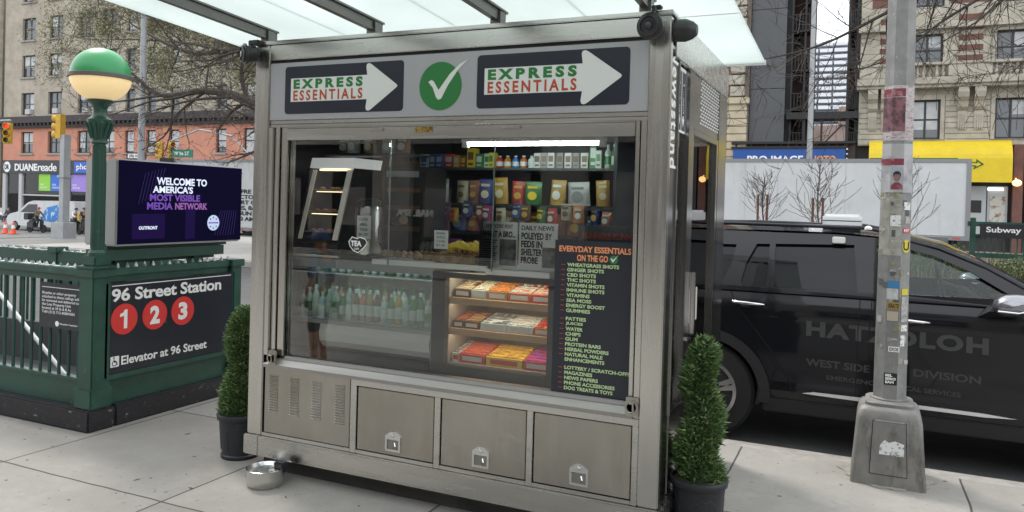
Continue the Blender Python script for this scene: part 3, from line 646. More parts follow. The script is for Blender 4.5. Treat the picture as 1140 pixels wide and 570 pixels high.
def trailer(x0, x1, y0, label, text_=False, z1=3.72, z0=.95):
    r = root('box_trailer', ((x0+x1)/2, y0+1.25, -.15), label, 'truck')
    b = B(); box(b, (x0, y0, z0), (x1, y0+2.5, z1), .02); bd = obj('cargo_box', b, tw, r)
    b = B(); box(b, (x0-.02, y0-.03, z1-.1), (x1+.02, y0+2.53, z1+.03)); box(b, (x0-.02, y0-.03, z0-.12), (x1+.02, y0+2.53, z0+.04)); box(b, (x1-.12, y0-.035, z0), (x1+.03, y0+2.54, z1)); box(b, (x0-.03, y0-.035, z0), (x0+.12, y0+2.54, z1)); obj('edge_rail', b, tg, r)
    b = B(); n = int((x1-x0)/1.22)
    for i in range(1, n): box(b, (x0+i*1.22-.006, y0-.006, z0), (x0+i*1.22+.006, y0, z1))
    for i in range(1, n):
        for j in range(22): box(b, (x0+i*1.22+.03, y0-.008, z0+.1+j*.12), (x0+i*1.22+.045, y0, z0+.115+j*.12))
    obj('panel_seam', b, mat('seam grey', (.36, .36, .36), .5), bd)
    b = B(); 
    for i in range(int((x1-x0)/.6)): box(b, (x0+.15+i*.6, y0-.036, z0-.08), (x0+.38+i*.6, y0-.03, z0-.02))
    obj('reflector_strip', b, mat('reflector red', (.5, .08, .06), .4), r)
    for xx in (x1-1.2, x1-2.4, x0+1.4):
        for s in (0, 1): wheel(r, xx, y0+.25+s*2.0, .35, .5, .28, tg, side=-1 if not s else 1)
    b = B(); box(b, (x0+.3, y0+.6, .55), (x1-.3, y0+1.9, z0-.1)); tube(b, [(x1-1.9, y0+.1, .8), (x1-.4, y0+.1, .35)], .05, 6); tube(b, [(x1-.5, y0+.2, .8), (x1-.5, y0+.2, .1)], .05, 6); box(b, (x1-.55, y0+.1, .1), (x1-.45, y0+2.4, .2)); obj('chassis', b, black, r)
    return r, bd
trailer(-10.5, 3.35, 32, 'long plain white box trailer parked behind the black car')
hr, hb = trailer(-37.0, -24.5, 28.6, 'white trailer with small black lettering behind the video screen', z1=3.45, z0=.2)
text('FRE\nOCTOB\nPORT OF\nTUES, 8AM\nSUN\n10 AM', black, (-27.9, 28.59, .55), *FR, 1.9, 1.5, .01, hb, bold=.03, align='CENTER')
# ================================================================ SUBWAY RAILING IN THE MEDIAN
mr = root('subway_entrance', (5, 18.9, .3), 'distant green subway railing with a small Subway sign at right', 'subway entrance')
b = B(); Y0 = 18.9
box(b, (1.95, Y0-.05, 1.50), (8, Y0+.05, 1.60)); box(b, (1.95, Y0-.05, .85), (8, Y0+.05, .95)); box(b, (2.0, Y0-.05, 1.3), (8, Y0, 1.34)); obj('rail', b, green_p, mr)
for x in (2.05, 3.7, 5.4, 7.1): b = B(); box(b, (x-.05, Y0-.06, .3), (x+.05, Y0+.06, 1.68), .01); obj('post', b, green_p, mr)
b = B()
for i in range(50): box(b, (2.15+i*.115, Y0-.01, .95), (2.17+i*.115, Y0+.01, 1.3))
obj('bars', b, green_p, mr)['kind'] = 'stuff'
b = B(); box(b, (2.17, Y0-.1, 1.27), (3.6, Y0-.06, 1.56)); sg = obj('sign_board', b, black, mr)
text('Subway', white, (2.28, Y0-.102, 1.35), *FR, .62, .15, .004, sg, bold=.02)
b = B(); prism(b, [[(3.1, 1.38), (3.3, 1.38), (3.3, 1.35), (3.36, 1.4), (3.3, 1.45), (3.3, 1.42), (3.1, 1.42)]], (0, Y0-.102, 0), *FR, .004); obj('arrow', b, white, sg)
b = B(); box(b, (1.05, 18.8, .3), (1.6, 19.1, 1.25), .02); solo('utility_cabinet', b, mat('cabinet grey', (.2, .2, .2), .7, var=.4, scale=6), 'small weathered grey cabinet beside the distant Subway railing', 'cabinet')
# ================================================================ TRAFFIC SIGNALS AND SIGNS, LEFT
sy = mat('signal yellow', (.62, .36, .035), .5, var=.2, scale=5)
def signal(par, x, y, z, face, lit=None):
    """three-lens head; face = unit vector the lenses look along"""
    f = V3((*face, 0)).normalized(); u = V3((-f.y, f.x, 0))
    b = B(); vs_ = []
    for sx in (-1, 1):
        for sf in (-1, 1): vs_.append(V3((x, y, 0))+u*sx*.17+f*sf*.11)
    a_, c_, d_, e_ = vs_; vadd(b, [(p.x, p.y, zz) for zz in (z, z+1.02) for p in (a_, c_, e_, d_)], [(0,1,2,3), (4,5,6,7), (0,1,5,4), (1,2,6,5), (2,3,7,6), (3,0,4,7)])
    for i in range(3):
        c0 = V3((x, y, z+.17+i*.34))+f*.11
        lathe(b, c0, [(.15, 0), (.15, .2), (.135, .2), (.135, .01)], 16, f)
    h = obj('signal_head', b, sy, par)
    for i, (nm, col) in enumerate((('green', (.01, .06, .03)), ('amber', (.12, .06, .01)), ('red', (.25, .02, .015)))):
        b = B(); lathe(b, V3((x, y, z+.17+i*.34))+f*.11, [(.13, 0), (.13, .02), (.08, .045), (0.001, .05)], 16, f)
        m = mat('lens '+nm, col, .2)
        if i == 2 and lit: m = emis('lit red lens', (.7, .05, .04), .6)
        obj('lens', b, m, h, True)
s1 = root('traffic_signal', (-30.7, 22.1, -.35), 'yellow traffic light on a square grey post in front of the pharmacy', 'traffic light')
b = B(); box(b, (-30.84, 21.9, -.3), (-30.54, 22.2, 4.1), .02); box(b, (-30.9, 21.84, 2.3), (-30.48, 22.26, 2.4)); obj('post', b, gp, s1)
b = B(); box(b, (-31.1, 21.75, -.35), (-30.28, 22.35, .42), .03); obj('base', b, gp, s1); signal(s1, -30.95, 22.0, 3.93, (-1, -.35))
s2 = root('traffic_signal', (-38.9, 24.7, -.6), 'traffic light showing red at the left edge of the photo', 'traffic light')
b = B(); tube(b, [(-39.8, 24.8, -.7), (-39.8, 24.8, 5.3)], .08, 10); tube(b, [(-39.8, 24.8, 5.15), (-38.4, 24.7, 5.15)], .05, 8); obj('post', b, gp, s2); signal(s2, -38.6, 24.7, 4.0, (.75, -1), True)
s3 = root('traffic_signal', (-38.4, 34, -.7), 'pair of yellow signal heads beside the green street name sign', 'traffic light')
b = B(); tube(b, [(-38.3, 34.2, -.7), (-38.3, 34.2, 5.0)], .08, 10); tube(b, [(-38.3, 34.2, 4.9), (-36, 34.3, 5.6), (-33.5, 34.3, 5.2), (-31.5, 34.3, 3.6)], .05, 6); obj('post', b, gp, s3); signal(s3, -38.75, 34.0, 3.85, (-1, -.5)); signal(s3, -37.9, 34.0, 3.85, (1, -.5))
b = B(); box(b, (-32.2, 26.25, 3.33), (-30.9, 26.29, 3.66), .008); ow = solo('one_way_sign', b, black, 'black and white one way arrow sign above the video screen', 'sign')
b = B(); prism(b, [[(-32.1, 3.39), (-31.35, 3.39), (-31.35, 3.36), (-31.0, 3.495), (-31.35, 3.63), (-31.35, 3.6), (-32.1, 3.6)]], (0, 26.248, 0), *FR, .003); a = obj('arrow', b, white, ow)
text('ONE WAY', black, (-32.0, 26.244, 3.43), *FR, .75, .12, .002, a, bold=.02)
b = B(); tube(b, [(-31.6, 26.32, -.3), (-31.6, 26.32, 3.66)], .04, 8); obj('post', b, gp, ow)
b = B(); box(b, (-29.2, 26.2, 3.42), (-27.9, 26.23, 3.78), .008); sn = solo('street_name_sign', b, mat('street sign green', (.0, .2, .12), .5), 'green street name sign reading W 96 ST beside the yellow signals', 'sign')
text('W 96 ST', white, (-29.05, 26.198, 3.51), *FR, .95, .18, .003, sn, bold=.02)
b = B(); tube(b, [(-27.95, 26.26, -.15), (-27.95, 26.26, 3.8)], .03, 8); obj('post', b, gp, sn)
# ================================================================ FAR LEFT STREET LIFE
def person(loc, rz, sc, label, shirt, trous, hair, pose='stand', headgear=None, legs='long'):
    r = root('person', loc, label, 'person', rz=rz); Mx = W(r) @ Matrix.Scale(sc, 4)
    J = dict(pel=(0,0,.95), wai=(0,0,1.1), che=(0,.0,1.32), nk=(0,0,1.47), hd=(0,-.02,1.56), top=(0,-.02,1.68))
    if pose == 'ride': J.update(pel=(0,.1,.88), wai=(0,.04,1.02), che=(0,-.08,1.24), nk=(0,-.14,1.4), hd=(0,-.18,1.5), top=(0,-.2,1.62))
    if pose == 'sit': J.update({k: (v[0], v[1], v[2]-.45) for k, v in J.items()})
    if pose == 'stand': A = [(.19,0,1.40), (.25,.02,1.14), (.26,-.08,.92)]; L_ = [(.09,0,.92), (.10,-.03,.5), (.10,.02,.08), (.10,-.1,.04)]
    if pose == 'ride': A = [(.18,-.1,1.34), (.24,-.26,1.14), (.2,-.5,1.08)]; L_ = [(.1,.08,.86), (.13,-.3,.72), (.12,-.18,.30), (.12,-.3,.27)]
    if pose == 'sit': A = [(.18,0,.95), (.23,-.08,.72), (.12,-.3,.6)]; L_ = [(.09,0,.47), (.11,-.42,.48), (.11,-.44,.08), (.11,-.55,.04)]
    def build(name, chains, m, par=r, lev=1):
        vs_, es, rr, idx = [], [], [], {}
        for ch in chains:
            prev = None
            for p, rad in ch:
                k = tuple(round(c, 4) for c in p)
                if k not in idx: idx[k] = len(vs_); vs_.append(k); rr.append(rad)
                if prev is not None and prev != idx[k]: es.append((prev, idx[k]))
                prev = idx[k]
        me = skin(vs_, es, rr, lev); me.transform(Mx); me.materials.clear(); return link_mesh(name, me, m, par, True)
    fl = lambda p, s: (p[0]*s, p[1], p[2])
    skinm = mat('skin', (.42, .24, .16), .6)
    ch = [[(J['pel'], (.14, .1)), (J['wai'], (.12, .09)), (J['che'], (.15, .1)), (J['nk'], .055), (J['hd'], (.075, .09)), (J['top'], (.07, .08))]]
    for s in (-1, 1): ch.append([(J['che'], (.15, .1))]+[(fl(p, s), q) for p, q in zip(A, (.055, .04, .03))]); e = V3(fl(A[-1], s)); ch[-1].append((tuple(e+V3((0, -.04, -.08 if pose == 'stand' else -.02))), .03))
    for s in (-1, 1): ch.append([(J['pel'], (.14, .1))]+[(fl(p, s), q) for p, q in zip(L_, (.085, .055, .04, .035))])
    build('body', ch, skinm)
    ch = [[(J['pel'], (.155, .115)), (J['wai'], (.145, .11)), (J['che'], (.17, .12)), (tuple(V3(J['nk'])-V3((0, 0, .03))), .07)]]
    for s in (-1, 1): ch.append([(J['che'], (.17, .12))]+[(fl(p, s), q) for p, q in zip(A[:(3 if shirt[1] else 2)], (.075, .06, .045))])
    build('jacket' if shirt[1] else 'shirt', ch, mat('cloth %s' % str(shirt[0]), shirt[0], .85))
    ch = []
    lp = L_[:3] if legs == 'long' else L_[:2]
    for s in (-1, 1): ch.append([(tuple(V3(J['pel'])-V3((0, 0, .01))), (.15, .115))]+[(fl(p, s), q) for p, q in zip(lp, (.1, .075, .06))])
    build('trousers', ch, mat('cloth %s' % str(trous), trous, .85))
    for s in (-1, 1):
        a_ = V3(fl(L_[2], s)); c_ = V3(fl(L_[3], s)); build('shoe', [[(tuple(a_-V3((0, 0, .02))), .05), (tuple(c_), .045)]], black)
    hc = V3(J['hd'])+V3((0, .01, .05)); b = B()
    sphere(b, hc, .115 if headgear else .1, 8, 1.1, -.1 if headgear else .1, 1)
    if headgear == 'cap': box(b, (hc.x-.08, hc.y-.22, hc.z+.0), (hc.x+.08, hc.y-.08, hc.z+.02), .008)
    bmesh.ops.transform(b, matrix=Mx, verts=b.verts); obj({'cap': 'cap', 'helmet': 'helmet', None: 'hair'}[headgear], b, mat('head %s' % str(hair), hair, .5), r, True)
    return r
def scooter(loc, rz, label, col, box_=None):
    r = root('scooter', loc, label, 'scooter', rz=rz); Mx = W(r); m = mat('scooter %s' % str(col), col, .35)
    def ob(n, b, mm, p=r): bmesh.ops.transform(b, matrix=Mx, verts=b.verts); return obj(n, b, mm, p, True)
    for y in (-.62, .58):
        b = B(); lathe(b, (-.04, y, .27), [(.17, 0), (.27, 0), (.28, .04), (.27, .08), (.17, .08), (.16, .04)], 20, (1, 0, 0)); ob('wheel', b, rub)
    b = B(); tube(b, [(0, -.6, .3), (0, -.42, .95), (0, -.38, 1.05)], .035, 8); tube(b, [(-.3, -.36, 1.06), (0, -.4, 1.04), (.3, -.36, 1.06)], .02, 8); ob('handlebar', b, blackpl)
    b = B(); box(b, (-.13, -.5, .28), (.13, .2, .36), .03); box(b, (-.14, -.52, .35), (.14, -.4, .85), .04); box(b, (-.15, .1, .3), (.15, .75, .72), .06); ob('frame', b, m)
    b = B(); box(b, (-.13, 0, .72), (.13, .6, .82), .04); ob('seat', b, blackpl)
    if box_: b = B(); box(b, (-.25, .45, .84), (.25, .9, 1.28), .04); ob('delivery_box', b, mat('box %s' % str(box_), box_, .6))
    return r
gy = -1.06
scooter((-50.3, 34.2, gy), radians(95), 'dark scooter ridden in front of the white van', (.04, .04, .045), (.03, .03, .03))
person((-50.3, 34.2, gy+.05), radians(95), 1.0, 'rider with red helmet and olive jacket passing the white van', ((.10, .105, .075), True), (.02, .025, .04), (.45, .03, .04), 'ride', 'helmet')
scooter((-46.3, 34.0, gy+.05), radians(80), 'black scooter with a white rider, right of the signal post', (.02, .02, .02))
person((-46.3, 34.0, gy+.1), radians(80), 1.0, 'rider in white jacket and black helmet, right of the signal post', ((.6, .58, .55), True), (.03, .03, .035), (.02, .02, .02), 'ride', 'helmet')
scooter((-44.9, 33.6, gy+.1), radians(60), 'scooter with a yellow delivery box beside the grey screen casing', (.06, .06, .07), (.6, .42, .05))
person((-45.3, 33.9, gy+.15), radians(60), 1.0, 'rider in dark clothes just behind the yellow delivery box', ((.03, .03, .035), True), (.03, .03, .04), (.03, .02, .02), 'ride', 'helmet')
person((-47.7, 34.2, gy), radians(-60), 1.03, 'person in black seen half behind the grey signal post', ((.015, .015, .018), True), (.02, .02, .02), (.03, .02, .02), 'stand')
person((-64.6, 41.5, -.93), radians(10), 1.0, 'seated person in dark clothes before the shop window at far left', ((.04, .04, .05), True), (.04, .04, .06), (.03, .02, .02), 'sit')
b = B(); box(b, (-65.2, 41.4, -.93), (-64.0, 41.9, -.49), .02); solo('bench', b, gp, 'low bench under the seated person at far left', 'bench')
for x, y, lb in ((-50.4, 32.2, 'orange traffic cone nearest the left edge before the white van'), (-49.3, 32.0, 'orange traffic cone just left of the white van')):
    r = root('traffic_cone', (x, y, gy), lb, 'traffic cone', 'orange cones by the far kerb'); b = B(); lathe(b, (x, y, gy), [(.17, .03), (.03, .8), (.001, .8)], 16); cn = obj('cone', b, mat('cone orange', (.8, .12, .04), .5), r, True)
    b = B(); box(b, (x-.26, y-.26, gy), (x+.26, y+.26, gy+.04), .01); obj('base', b, MATS['cone orange'], r); b = B(); lathe(b, (x, y, gy+.35), [(.118, 0), (.09, .2)], 16); obj('band', b, white, cn, True)
# delivery van
vn = root('delivery_van', (-51.6, 36.4, gy), 'small white delivery van with a blue and red picture on its side', 'van')
vy0, vy1 = 35.5, 37.3; DZ = gy+.15; DXv = -.8; prof = [(x+DXv, z+DZ) for x, z in [(-54.6, .2), (-54.65, .75), (-54.3, .98), (-53.4, 1.15), (-52.4, 1.8), (-51.8, 1.95), (-47.6, 1.98), (-47.4, .25), (-49.4, .2)]]
b = B(); prism(b, [prof], (0, vy1, 0), *FR, vy1-vy0); bmesh.ops.bevel(b, geom=[e for e in b.edges if abs(e.verts[0].co.y-e.verts[1].co.y) > 1], offset=.08, segments=2, affect='EDGES'); obj('body', b, tw, vn)
b = B(); prism(b, [[(-53.15, 1.12), (-52.3, 1.68), (-51.35, 1.7), (-51.35, 1.12)]], (DXv, vy0-.001, DZ), *FR, .01); obj('window', b, pane_m, vn)
b = B(); vadd(b, [(-53.35, vy0+.1, 1.17), (-53.35, vy1-.1, 1.17), (-52.5, vy1-.15, 1.76), (-52.5, vy0+.15, 1.76)], [(0, 1, 2, 3)]); bmesh.ops.translate(b, vec=(-.02+DXv, 0, .02+DZ), verts=b.verts); obj('windscreen', b, pane_m, vn)
for x in (-53.7+DXv, -48.4+DXv): wheel(vn, x, vy0+.08, .17+DZ, .32, .2, gp)
b = B(); prism(b, [[(-51.1, .6), (-50.4, 1.5), (-49.1, 1.75), (-48.9, .9), (-49.6, .5)]], (DXv, vy0-.001, DZ), *FR, .006); v1 = obj('blue_picture', b, mat('van blue', (.03, .2, .55), .5, col2=(.5, .6, .7), scale=3, lo=.4, hi=.45), vn)
b = B(); prism(b, [[(-49.6, .35), (-48.8, .95), (-48.7, 1.6), (-48.2, 1.6), (-48.2, .35)]], (DXv, vy0-.001, DZ), *FR, .004); obj('red_picture', b, mat('van red', (.35, .02, .03), .5), vn)
# ================================================================ BUILDING BEHIND THE PHOTOGRAPHER (seen only in reflections)
nb = root('storefront_row', (-5, -8, 0), 'dark storefront row across the sidewalk, seen mirrored in the kiosk glass', 'building')
by = -7.5
darkst = mat('pale storefront stone', (.33, .315, .29), .7, var=.3, scale=.7)
hol = [(x, .5, x+3.2, 3.0) for x in (-22, -17.8, -13.6, -9.4, -5.2, -1, 3.2, 7.4)]
b = B(); prism(b, [rect(-26, 0, 14, 18)]+[rect(*h) for h in hol], (0, by-.3, 0), XA, ZA, .0001) if 0 else None
wl = [(-26, 0, 14, .5), (-26, 3.0, 14, 8.5)]+[(a, .5, b_, 3.0) for a, b_ in [(-26, -22)]+[(h[2], h[2]+1.0) for h in hol[:-1]]+[(10.6, 14)]]
for x0, z0, x1, z1 in wl: box(b, (x0, by-.3, z0), (x1, by, z1))
obj('wall', b, darkst, nb)
b = B()
for h in hol: box(b, (h[0], by-.2, h[1]), (h[2], by-.18, h[3]))
obj('shop_window', b, mat('dark shop window', (.02, .022, .025), .08), nb)
b = B()
for i, h in enumerate(hol):
    for k in range(3): box(b, (h[0]+.3+k*.95, by-.17, .9+.2*((i+k) % 3)), (h[0]+1.0+k*.95, by-.15, 2.0+.2*((i*2+k) % 3)))
obj('window_poster', b, mat('window poster', (.25, .22, .2), .7, col2=(.05, .05, .07), scale=1.2), nb)
text('NAIL SPA', emis('sign white glow', (.8, .8, .8), .12), (-8.75, by+.02, 1.36), (-1, 0, 0), ZA, .95, .16, .03, nb, bold=.02)
b = B()
for j in range(1):
    for i in range(9): box(b, (-25+i*4.2, by, 5+j*3.4), (-23.4+i*4.2, by+.03, 7+j*3.4))
obj('upper_window', b, pane_m, nb)
b = B(); box(b, (-26, by-12, 0), (14, by-.4, 8.5)); obj('building_mass', b, darkst, nb)
person((-4.75, 1.5, 0), radians(-100), .82, 'short passer-by in blue cap mirrored in the kiosk glass', ((.08, .11, .17), False), (.10, .09, .075), (.05, .08, .16), 'stand', 'cap', 'short')
# ================================================================ SUBWAY STAIR ENCLOSURE, LEFT
se = root('subway_entrance', (-6.5, 4.55, 0), 'green subway stair enclosure with black 96 Street Station sign', 'subway entrance')
FX, FYs, BYs, LX = -4.95, 3.77, 5.22, -9.2
blk = mat('black painted granite', (.018, .018, .022), .55, var=.3, scale=9, bump=.25); wear(blk, (.33, .31, .28), 7, .63, .68, stretch=(1, 1, 3)); wear(blk, (.1, .1, .1), 30, .6, .7)
b = B(); T = .16
box(b, (LX, FYs-.01, 0), (FX+.01, FYs+T+.05, .155), .012); box(b, (FX-T-.05, FYs+T+.052, 0), (FX+.01, BYs+.05, .155), .012); box(b, (LX, BYs-T, 0), (FX-T-.052, BYs+.05, .155), .012)
obj('stone_base', b, blk, se)
def post(x, y, w_=.17, z1=1.145):
    b = B(); box(b, (x-w_/2, y-w_/2, .157), (x+w_/2, y+w_/2, z1), .008); box(b, (x-w_/2-.014, y-w_/2-.014, .157), (x+w_/2+.014, y+w_/2+.014, .30), .008)
    box(b, (x-w_/2-.018, y-w_/2-.018, z1-.05), (x+w_/2+.018, y+w_/2+.018, z1+.01), .006); return obj('post', b, green_p, se)
post(-5.035, 3.87, .15); post(-5.03, 5.19, .12); post(-6.9, 3.875, .1); post(-6.0, 5.19, .1); post(-7.3, 5.19, .1); post(-8.9, 3.875, .1); post(-8.9, 5.19, .12)
b = B()
# lower skirt panels with moulded ledge, then rails
for (x0, y0, x1, y1) in ((LX, 3.845, -5.12, 3.90), (-5.06, 3.97, -5.0, 5.12)):
    box(b, (x0, y0, .157), (x1, y1, .33)); box(b, (x0, y0-.012 if y1-y0 < .1 else y0, .33), (x1 if x1 > -5.1 and False else x1+(.012 if x1-x0 < .1 else 0), y1, .355), .004)
    box(b, (x0, y0, 1.05), (x1, y1, 1.094)); box(b, (x0, y0-.02, 1.096), (x1+(.02 if x1-x0 < .1 else 0), y1+.02, 1.150), .006)
box(b, (LX, 5.165, .157), (-5.1, 5.215, .3)); box(b, (LX, 5.15, 1.0), (-5.1, 5.23, 1.11), .006)
box(b, (-7.35, 5.15, .3), (-5.1, 5.2, 1.0))
obj('rail', b, green_p, se)
n = 0
for x in [-5.2-.105*i for i in range(38)]:
    b = B(); tube(b, [(x, 3.872, .355), (x, 3.872, 1.05)], .0125, 8, False); obj('baluster', b, green_p, se, True)
for x in [-7.42-.105*i for i in range(17)]:
    b = B(); tube(b, [(x, 5.18, .3), (x, 5.18, 1.0)], .0125, 6, False); obj('baluster', b, green_p, se, True)
b = B()
for i in range(54):
    lathe(b, (-5.1-.078*i, 3.872, 1.150), [(.016, 0), (.012, .012), (.002, .03)], 6)
for i in range(15): lathe(b, (-5.03, 4.05+.078*i, 1.150), [(.016, 0), (.012, .012), (.002, .035)], 6)
for i in range(54): lathe(b, (-5.1-.078*i, 5.19, 1.11), [(.016, 0), (.012, .012), (.002, .03)], 6)
spk = mat('bird stained finials', (.1, .2, .17), .6, col2=(.6, .62, .6), scale=9, lo=.48, hi=.52)
obj('finial_row', b, spk, se)['kind'] = 'stuff'
drop = mat('green rail with bird droppings', (.022, .085, .066), .5, col2=(.62, .64, .62), scale=16, lo=.44, hi=.50)
b = B(); box(b, (LX, 3.85, 1.151), (-5.14, 3.90, 1.154)); box(b, (LX, 5.16, 1.111), (-5.1, 5.22, 1.116)); obj('stained_rail_cap', b, drop, se)
# sign panel on the end wall (faces +X)
navy = mat('enamel sign black', (.018, .021, .03), .3, var=.2, scale=5); wear(navy, (.2, .22, .24), 22, .68, .7)
b = B(); box(b, (-5.0, 3.92, .38), (-4.972, 5.15, 1.045)); sp = obj('station_sign', b, navy, se)
b = B(); box(b, (-4.985, 3.919, .345), (-4.958, 5.14, .378)); box(b, (-4.985, 3.90, .36), (-4.96, 3.918, 1.045)); box(b, (-4.985, 5.152, .36), (-4.96, 5.165, 1.045)); obj('sign_frame', b, green_p, se)
sx = -4.971
b = B(); box(b, (-4.972, 3.955, 1.020), (-4.9695, 5.12, 1.026)); obj('rule_line', b, white, sp)
text('96 Street Station', white, (sx, 3.955, .905), *SD, 1.055, .098, .002, sp, bold=.025, sp=.97)
redm = mat('route bullet red', (.62, .035, .03), .4)
for i, (cy_, ch) in enumerate(((4.065, '1'), (4.337, '2'), (4.607, '3'))):
    b = B(); prism(b, [circ(cy_, .772, .114, 40)], (sx, 0, 0), *SD, .002); bl = obj('route_bullet', b, redm, sp, label='red disc with a white %s' % ch)
    if ch == '1':
        b = B(); prism(b, [[(cy_-.004, .702), (cy_+.024, .702), (cy_+.024, .842), (cy_+.002, .842), (cy_-.010, .822), (cy_-.038, .812), (cy_-.038, .79), (cy_-.004, .797)]], (sx+.002, 0, 0), *SD, .001); obj('numeral', b, white, bl)
    else: text(ch, white, (sx+.002, cy_-.045, .702), *SD, .09, .14, .001, bl, bold=.045, name='numeral')
b = B(); prism(b, [rrect(3.955, .428, 4.027, .506, .006)], (sx, 0, 0), *SD, .002); ic = obj('wheelchair_mark', b, white, sp)
b = B(); prism(b, [circ(3.988, .455, .021, 20), circ(3.988, .455, .015, 20)], (sx+.002, 0, 0), *SD, .001); prism(b, [circ(3.983, .496, .007, 12)], (sx+.002, 0, 0), *SD, .001)
prism(b, [[(3.980, .487), (3.986, .487), (3.990, .469), (4.006, .469), (4.016, .444), (4.010, .442), (4.002, .462), (3.985, .462)]], (sx+.002, 0, 0), *SD, .001); obj('pictogram', b, navy, ic)
text('Elevator at 96 Street', white, (sx, 4.046, .433), *SD, .818, .068, .002, sp, bold=.018, sp=.98)
# property notice on the railing (faces -Y)
b = B(); box(b, (-5.545, 3.815, .70), (-5.10, 3.83, 1.03)); pn = solo('notice_board', b, navy, 'small black notice about bicycles hung on the green railing', 'sign')
text('Bicycles or other property\nattached to these railings will\nbe removed and delivered to\nthe Lost Property Unit\nlocated at 34 St & 8 Av\nTel# (212) 712-4500/4501', offw, (-5.53, 3.8145, .80), *FR, .40, .165, .001, pn, line=1.0)
b = B(); box(b, (-5.53, 3.8135, .995), (-5.12, 3.8145, .999)); prism(b, [circ(-5.36, .735, .02, 20)], (0, 3.8145, 0), *FR, .001); obj('mark', b, offw, pn)
text('Metropolitan Transportation', offw, (-5.33, 3.8145, .727), *FR, .19, .016, .001, pn)
# stairs inside, pale handrail
b = B()
for i in range(12): box(b, (-8.6+i*.28, 3.98, -.16-.0*i), (-8.32+i*.28, 5.12, -.02-0*i)) if 0 else None
box(b, (-8.9, 3.98, .001), (-5.12, 5.05, .012)); obj('stairwell_floor', b, mat('stairwell dark', (.012, .012, .012), .9), se)
b = B(); tube(b, [(-7.7, 4.6, 1.02), (-7.25, 4.6, .735), (-6.43, 4.6, .161), (-6.3, 4.6, .07)], .018, 8); tube(b, [(-7.7, 4.6, 1.02), (-7.7, 4.6, .02)], .015, 8)
obj('handrail', b, mat('pale steel rail', (.75, .75, .75), .4), se, True)
b = B(); box(b, (-9.1, 4.0, .02), (-5.15, 5.03, .05)); box(b, (-9.0, 5.02, .02), (-5.15, 5.06, .42)); obj('stairwell_wall', b, mat('stair tile grey', (.05, .052, .055), .7), se)
# globe lamp on the corner post
lp = root('subway_lamp', (-5.03, 3.875, 1.14), 'subway globe lamp with a green upper and cream lower half on the corner post', 'lamp')
cx, cy_ = -5.03, 3.875
b = B(); box(b, (cx-.1, cy_-.1, 1.156), (cx+.1, cy_+.1, 1.175), .008); box(b, (cx-.07, cy_-.07, 1.175), (cx+.07, cy_+.07, 1.25), .01)
lathe(b, (cx, cy_, 1.25), [(.06, 0), (.06, .02), (.05, .04)], 24); obj('foot', b, green_p, lp)
b = B(); lathe(b, (cx, cy_, 1.28), [(.044, 0), (.043, .5), (.041, .78)], 24)
for k in range(16): a = 2*pi*k/16; tube(b, [(cx+.042*cos(a), cy_+.042*sin(a), 1.3), (cx+.04*cos(a), cy_+.04*sin(a), 2.04)], .005, 5)
obj('column', b, green_p, lp, True)
b = B(); lathe(b, (cx, cy_, 2.05), [(.048, 0), (.058, .01), (.05, .03), (.058, .06), (.066, .1), (.082, .145), (.085, .175), (.062, .19), (.05, .21), (.046, .25), (.06, .285), (.085, .30), (.09, .312), (.08, .318)], 28)
for k in range(12): a = 2*pi*k/12; tube(b, [(cx+.052*cos(a), cy_+.052*sin(a), 2.09), (cx+.068*cos(a), cy_+.068*sin(a), 2.15), (cx+.088*cos(a), cy_+.088*sin(a), 2.2)], [.009, .012, .009], 6)
obj('capital', b, green_p, lp, True)
gz = 2.535
b = B(); sphere(b, (cx, cy_, gz), .203, 16, .90, -.93, 0); obj('lower_globe', b, emis('cream globe glass', (.86, .64, .33), .28), lp, True)
b = B(); sphere(b, (cx, cy_, gz+.012), .198, 16, .96, 0, 1); obj('upper_globe', b, mat('green globe glass', (.02, .27, .08), .38, coat=.15), lp, True)
b = B(); lathe(b, (cx, cy_, gz-.022), [(.2, 0), (.215, .004), (.215, .028), (.2, .034)], 48); obj('band', b, mat('band bronze grey', (.12, .11, .105), .5, .3), lp, True)
# ================================================================ DIGITAL SCREEN ABOVE THE ENCLOSURE
scx = -4.985
ds = root('digital_screen', (-5.15, 4.62, 1.12), 'large dark video screen with purple lettering above the station sign', 'screen')
alu = mat('silver screen casing', (.42, .43, .43), .4, .6)
b = B(); box(b, (-5.11, 3.99, 1.31), (scx-.001, 5.24, 1.955), .012); obj('casing', b, alu, ds)
b = B(); box(b, (-5.20, 4.02, 1.28), (-5.112, 5.2, 1.93)); obj('core', b, green_p, ds)
b = B(); box(b, (-5.33, 3.99, 1.31), (-5.202, 5.24, 1.955), .012); obj('rear_casing', b, alu, ds)
b = B(); box(b, (-5.345, 4.6, 1.1), (-5.335, 4.62, 1.3)); box(b, (-5.12, 4.48, 1.957), (-5.05, 4.56, 1.99)); obj('sensor', b, black, ds)
def screen_mat():
    m = bpy.data.materials.new('video screen'); m.use_nodes = True; n = m.node_tree.nodes; L = m.node_tree.links; b_ = n['Principled BSDF']
    b_.inputs['Base Color'].default_value = (.004, .004, .012, 1); b_.inputs['Roughness'].default_value = .12; b_.inputs['Specular IOR Level'].default_value = .04
    b_.inputs['Emission Color'].default_value = (.012, .010, .06, 1); b_.inputs['Emission Strength'].default_value = .12; return m
b = B(); box(b, (scx, 4.0, 1.325), (scx+.006, 5.23, 1.945)); sf = obj('display', b, screen_mat(), ds)
q = scx+.0062
b = B()
for i in range(7): prism(b, [[(4.17+i*.03, 1.62+i*.012), (4.175+i*.03, 1.62+i*.012), (4.235+i*.03, 1.86+i*.008), (4.23+i*.03, 1.86+i*.008)]], (q, 0, 0), *SD, .0005)
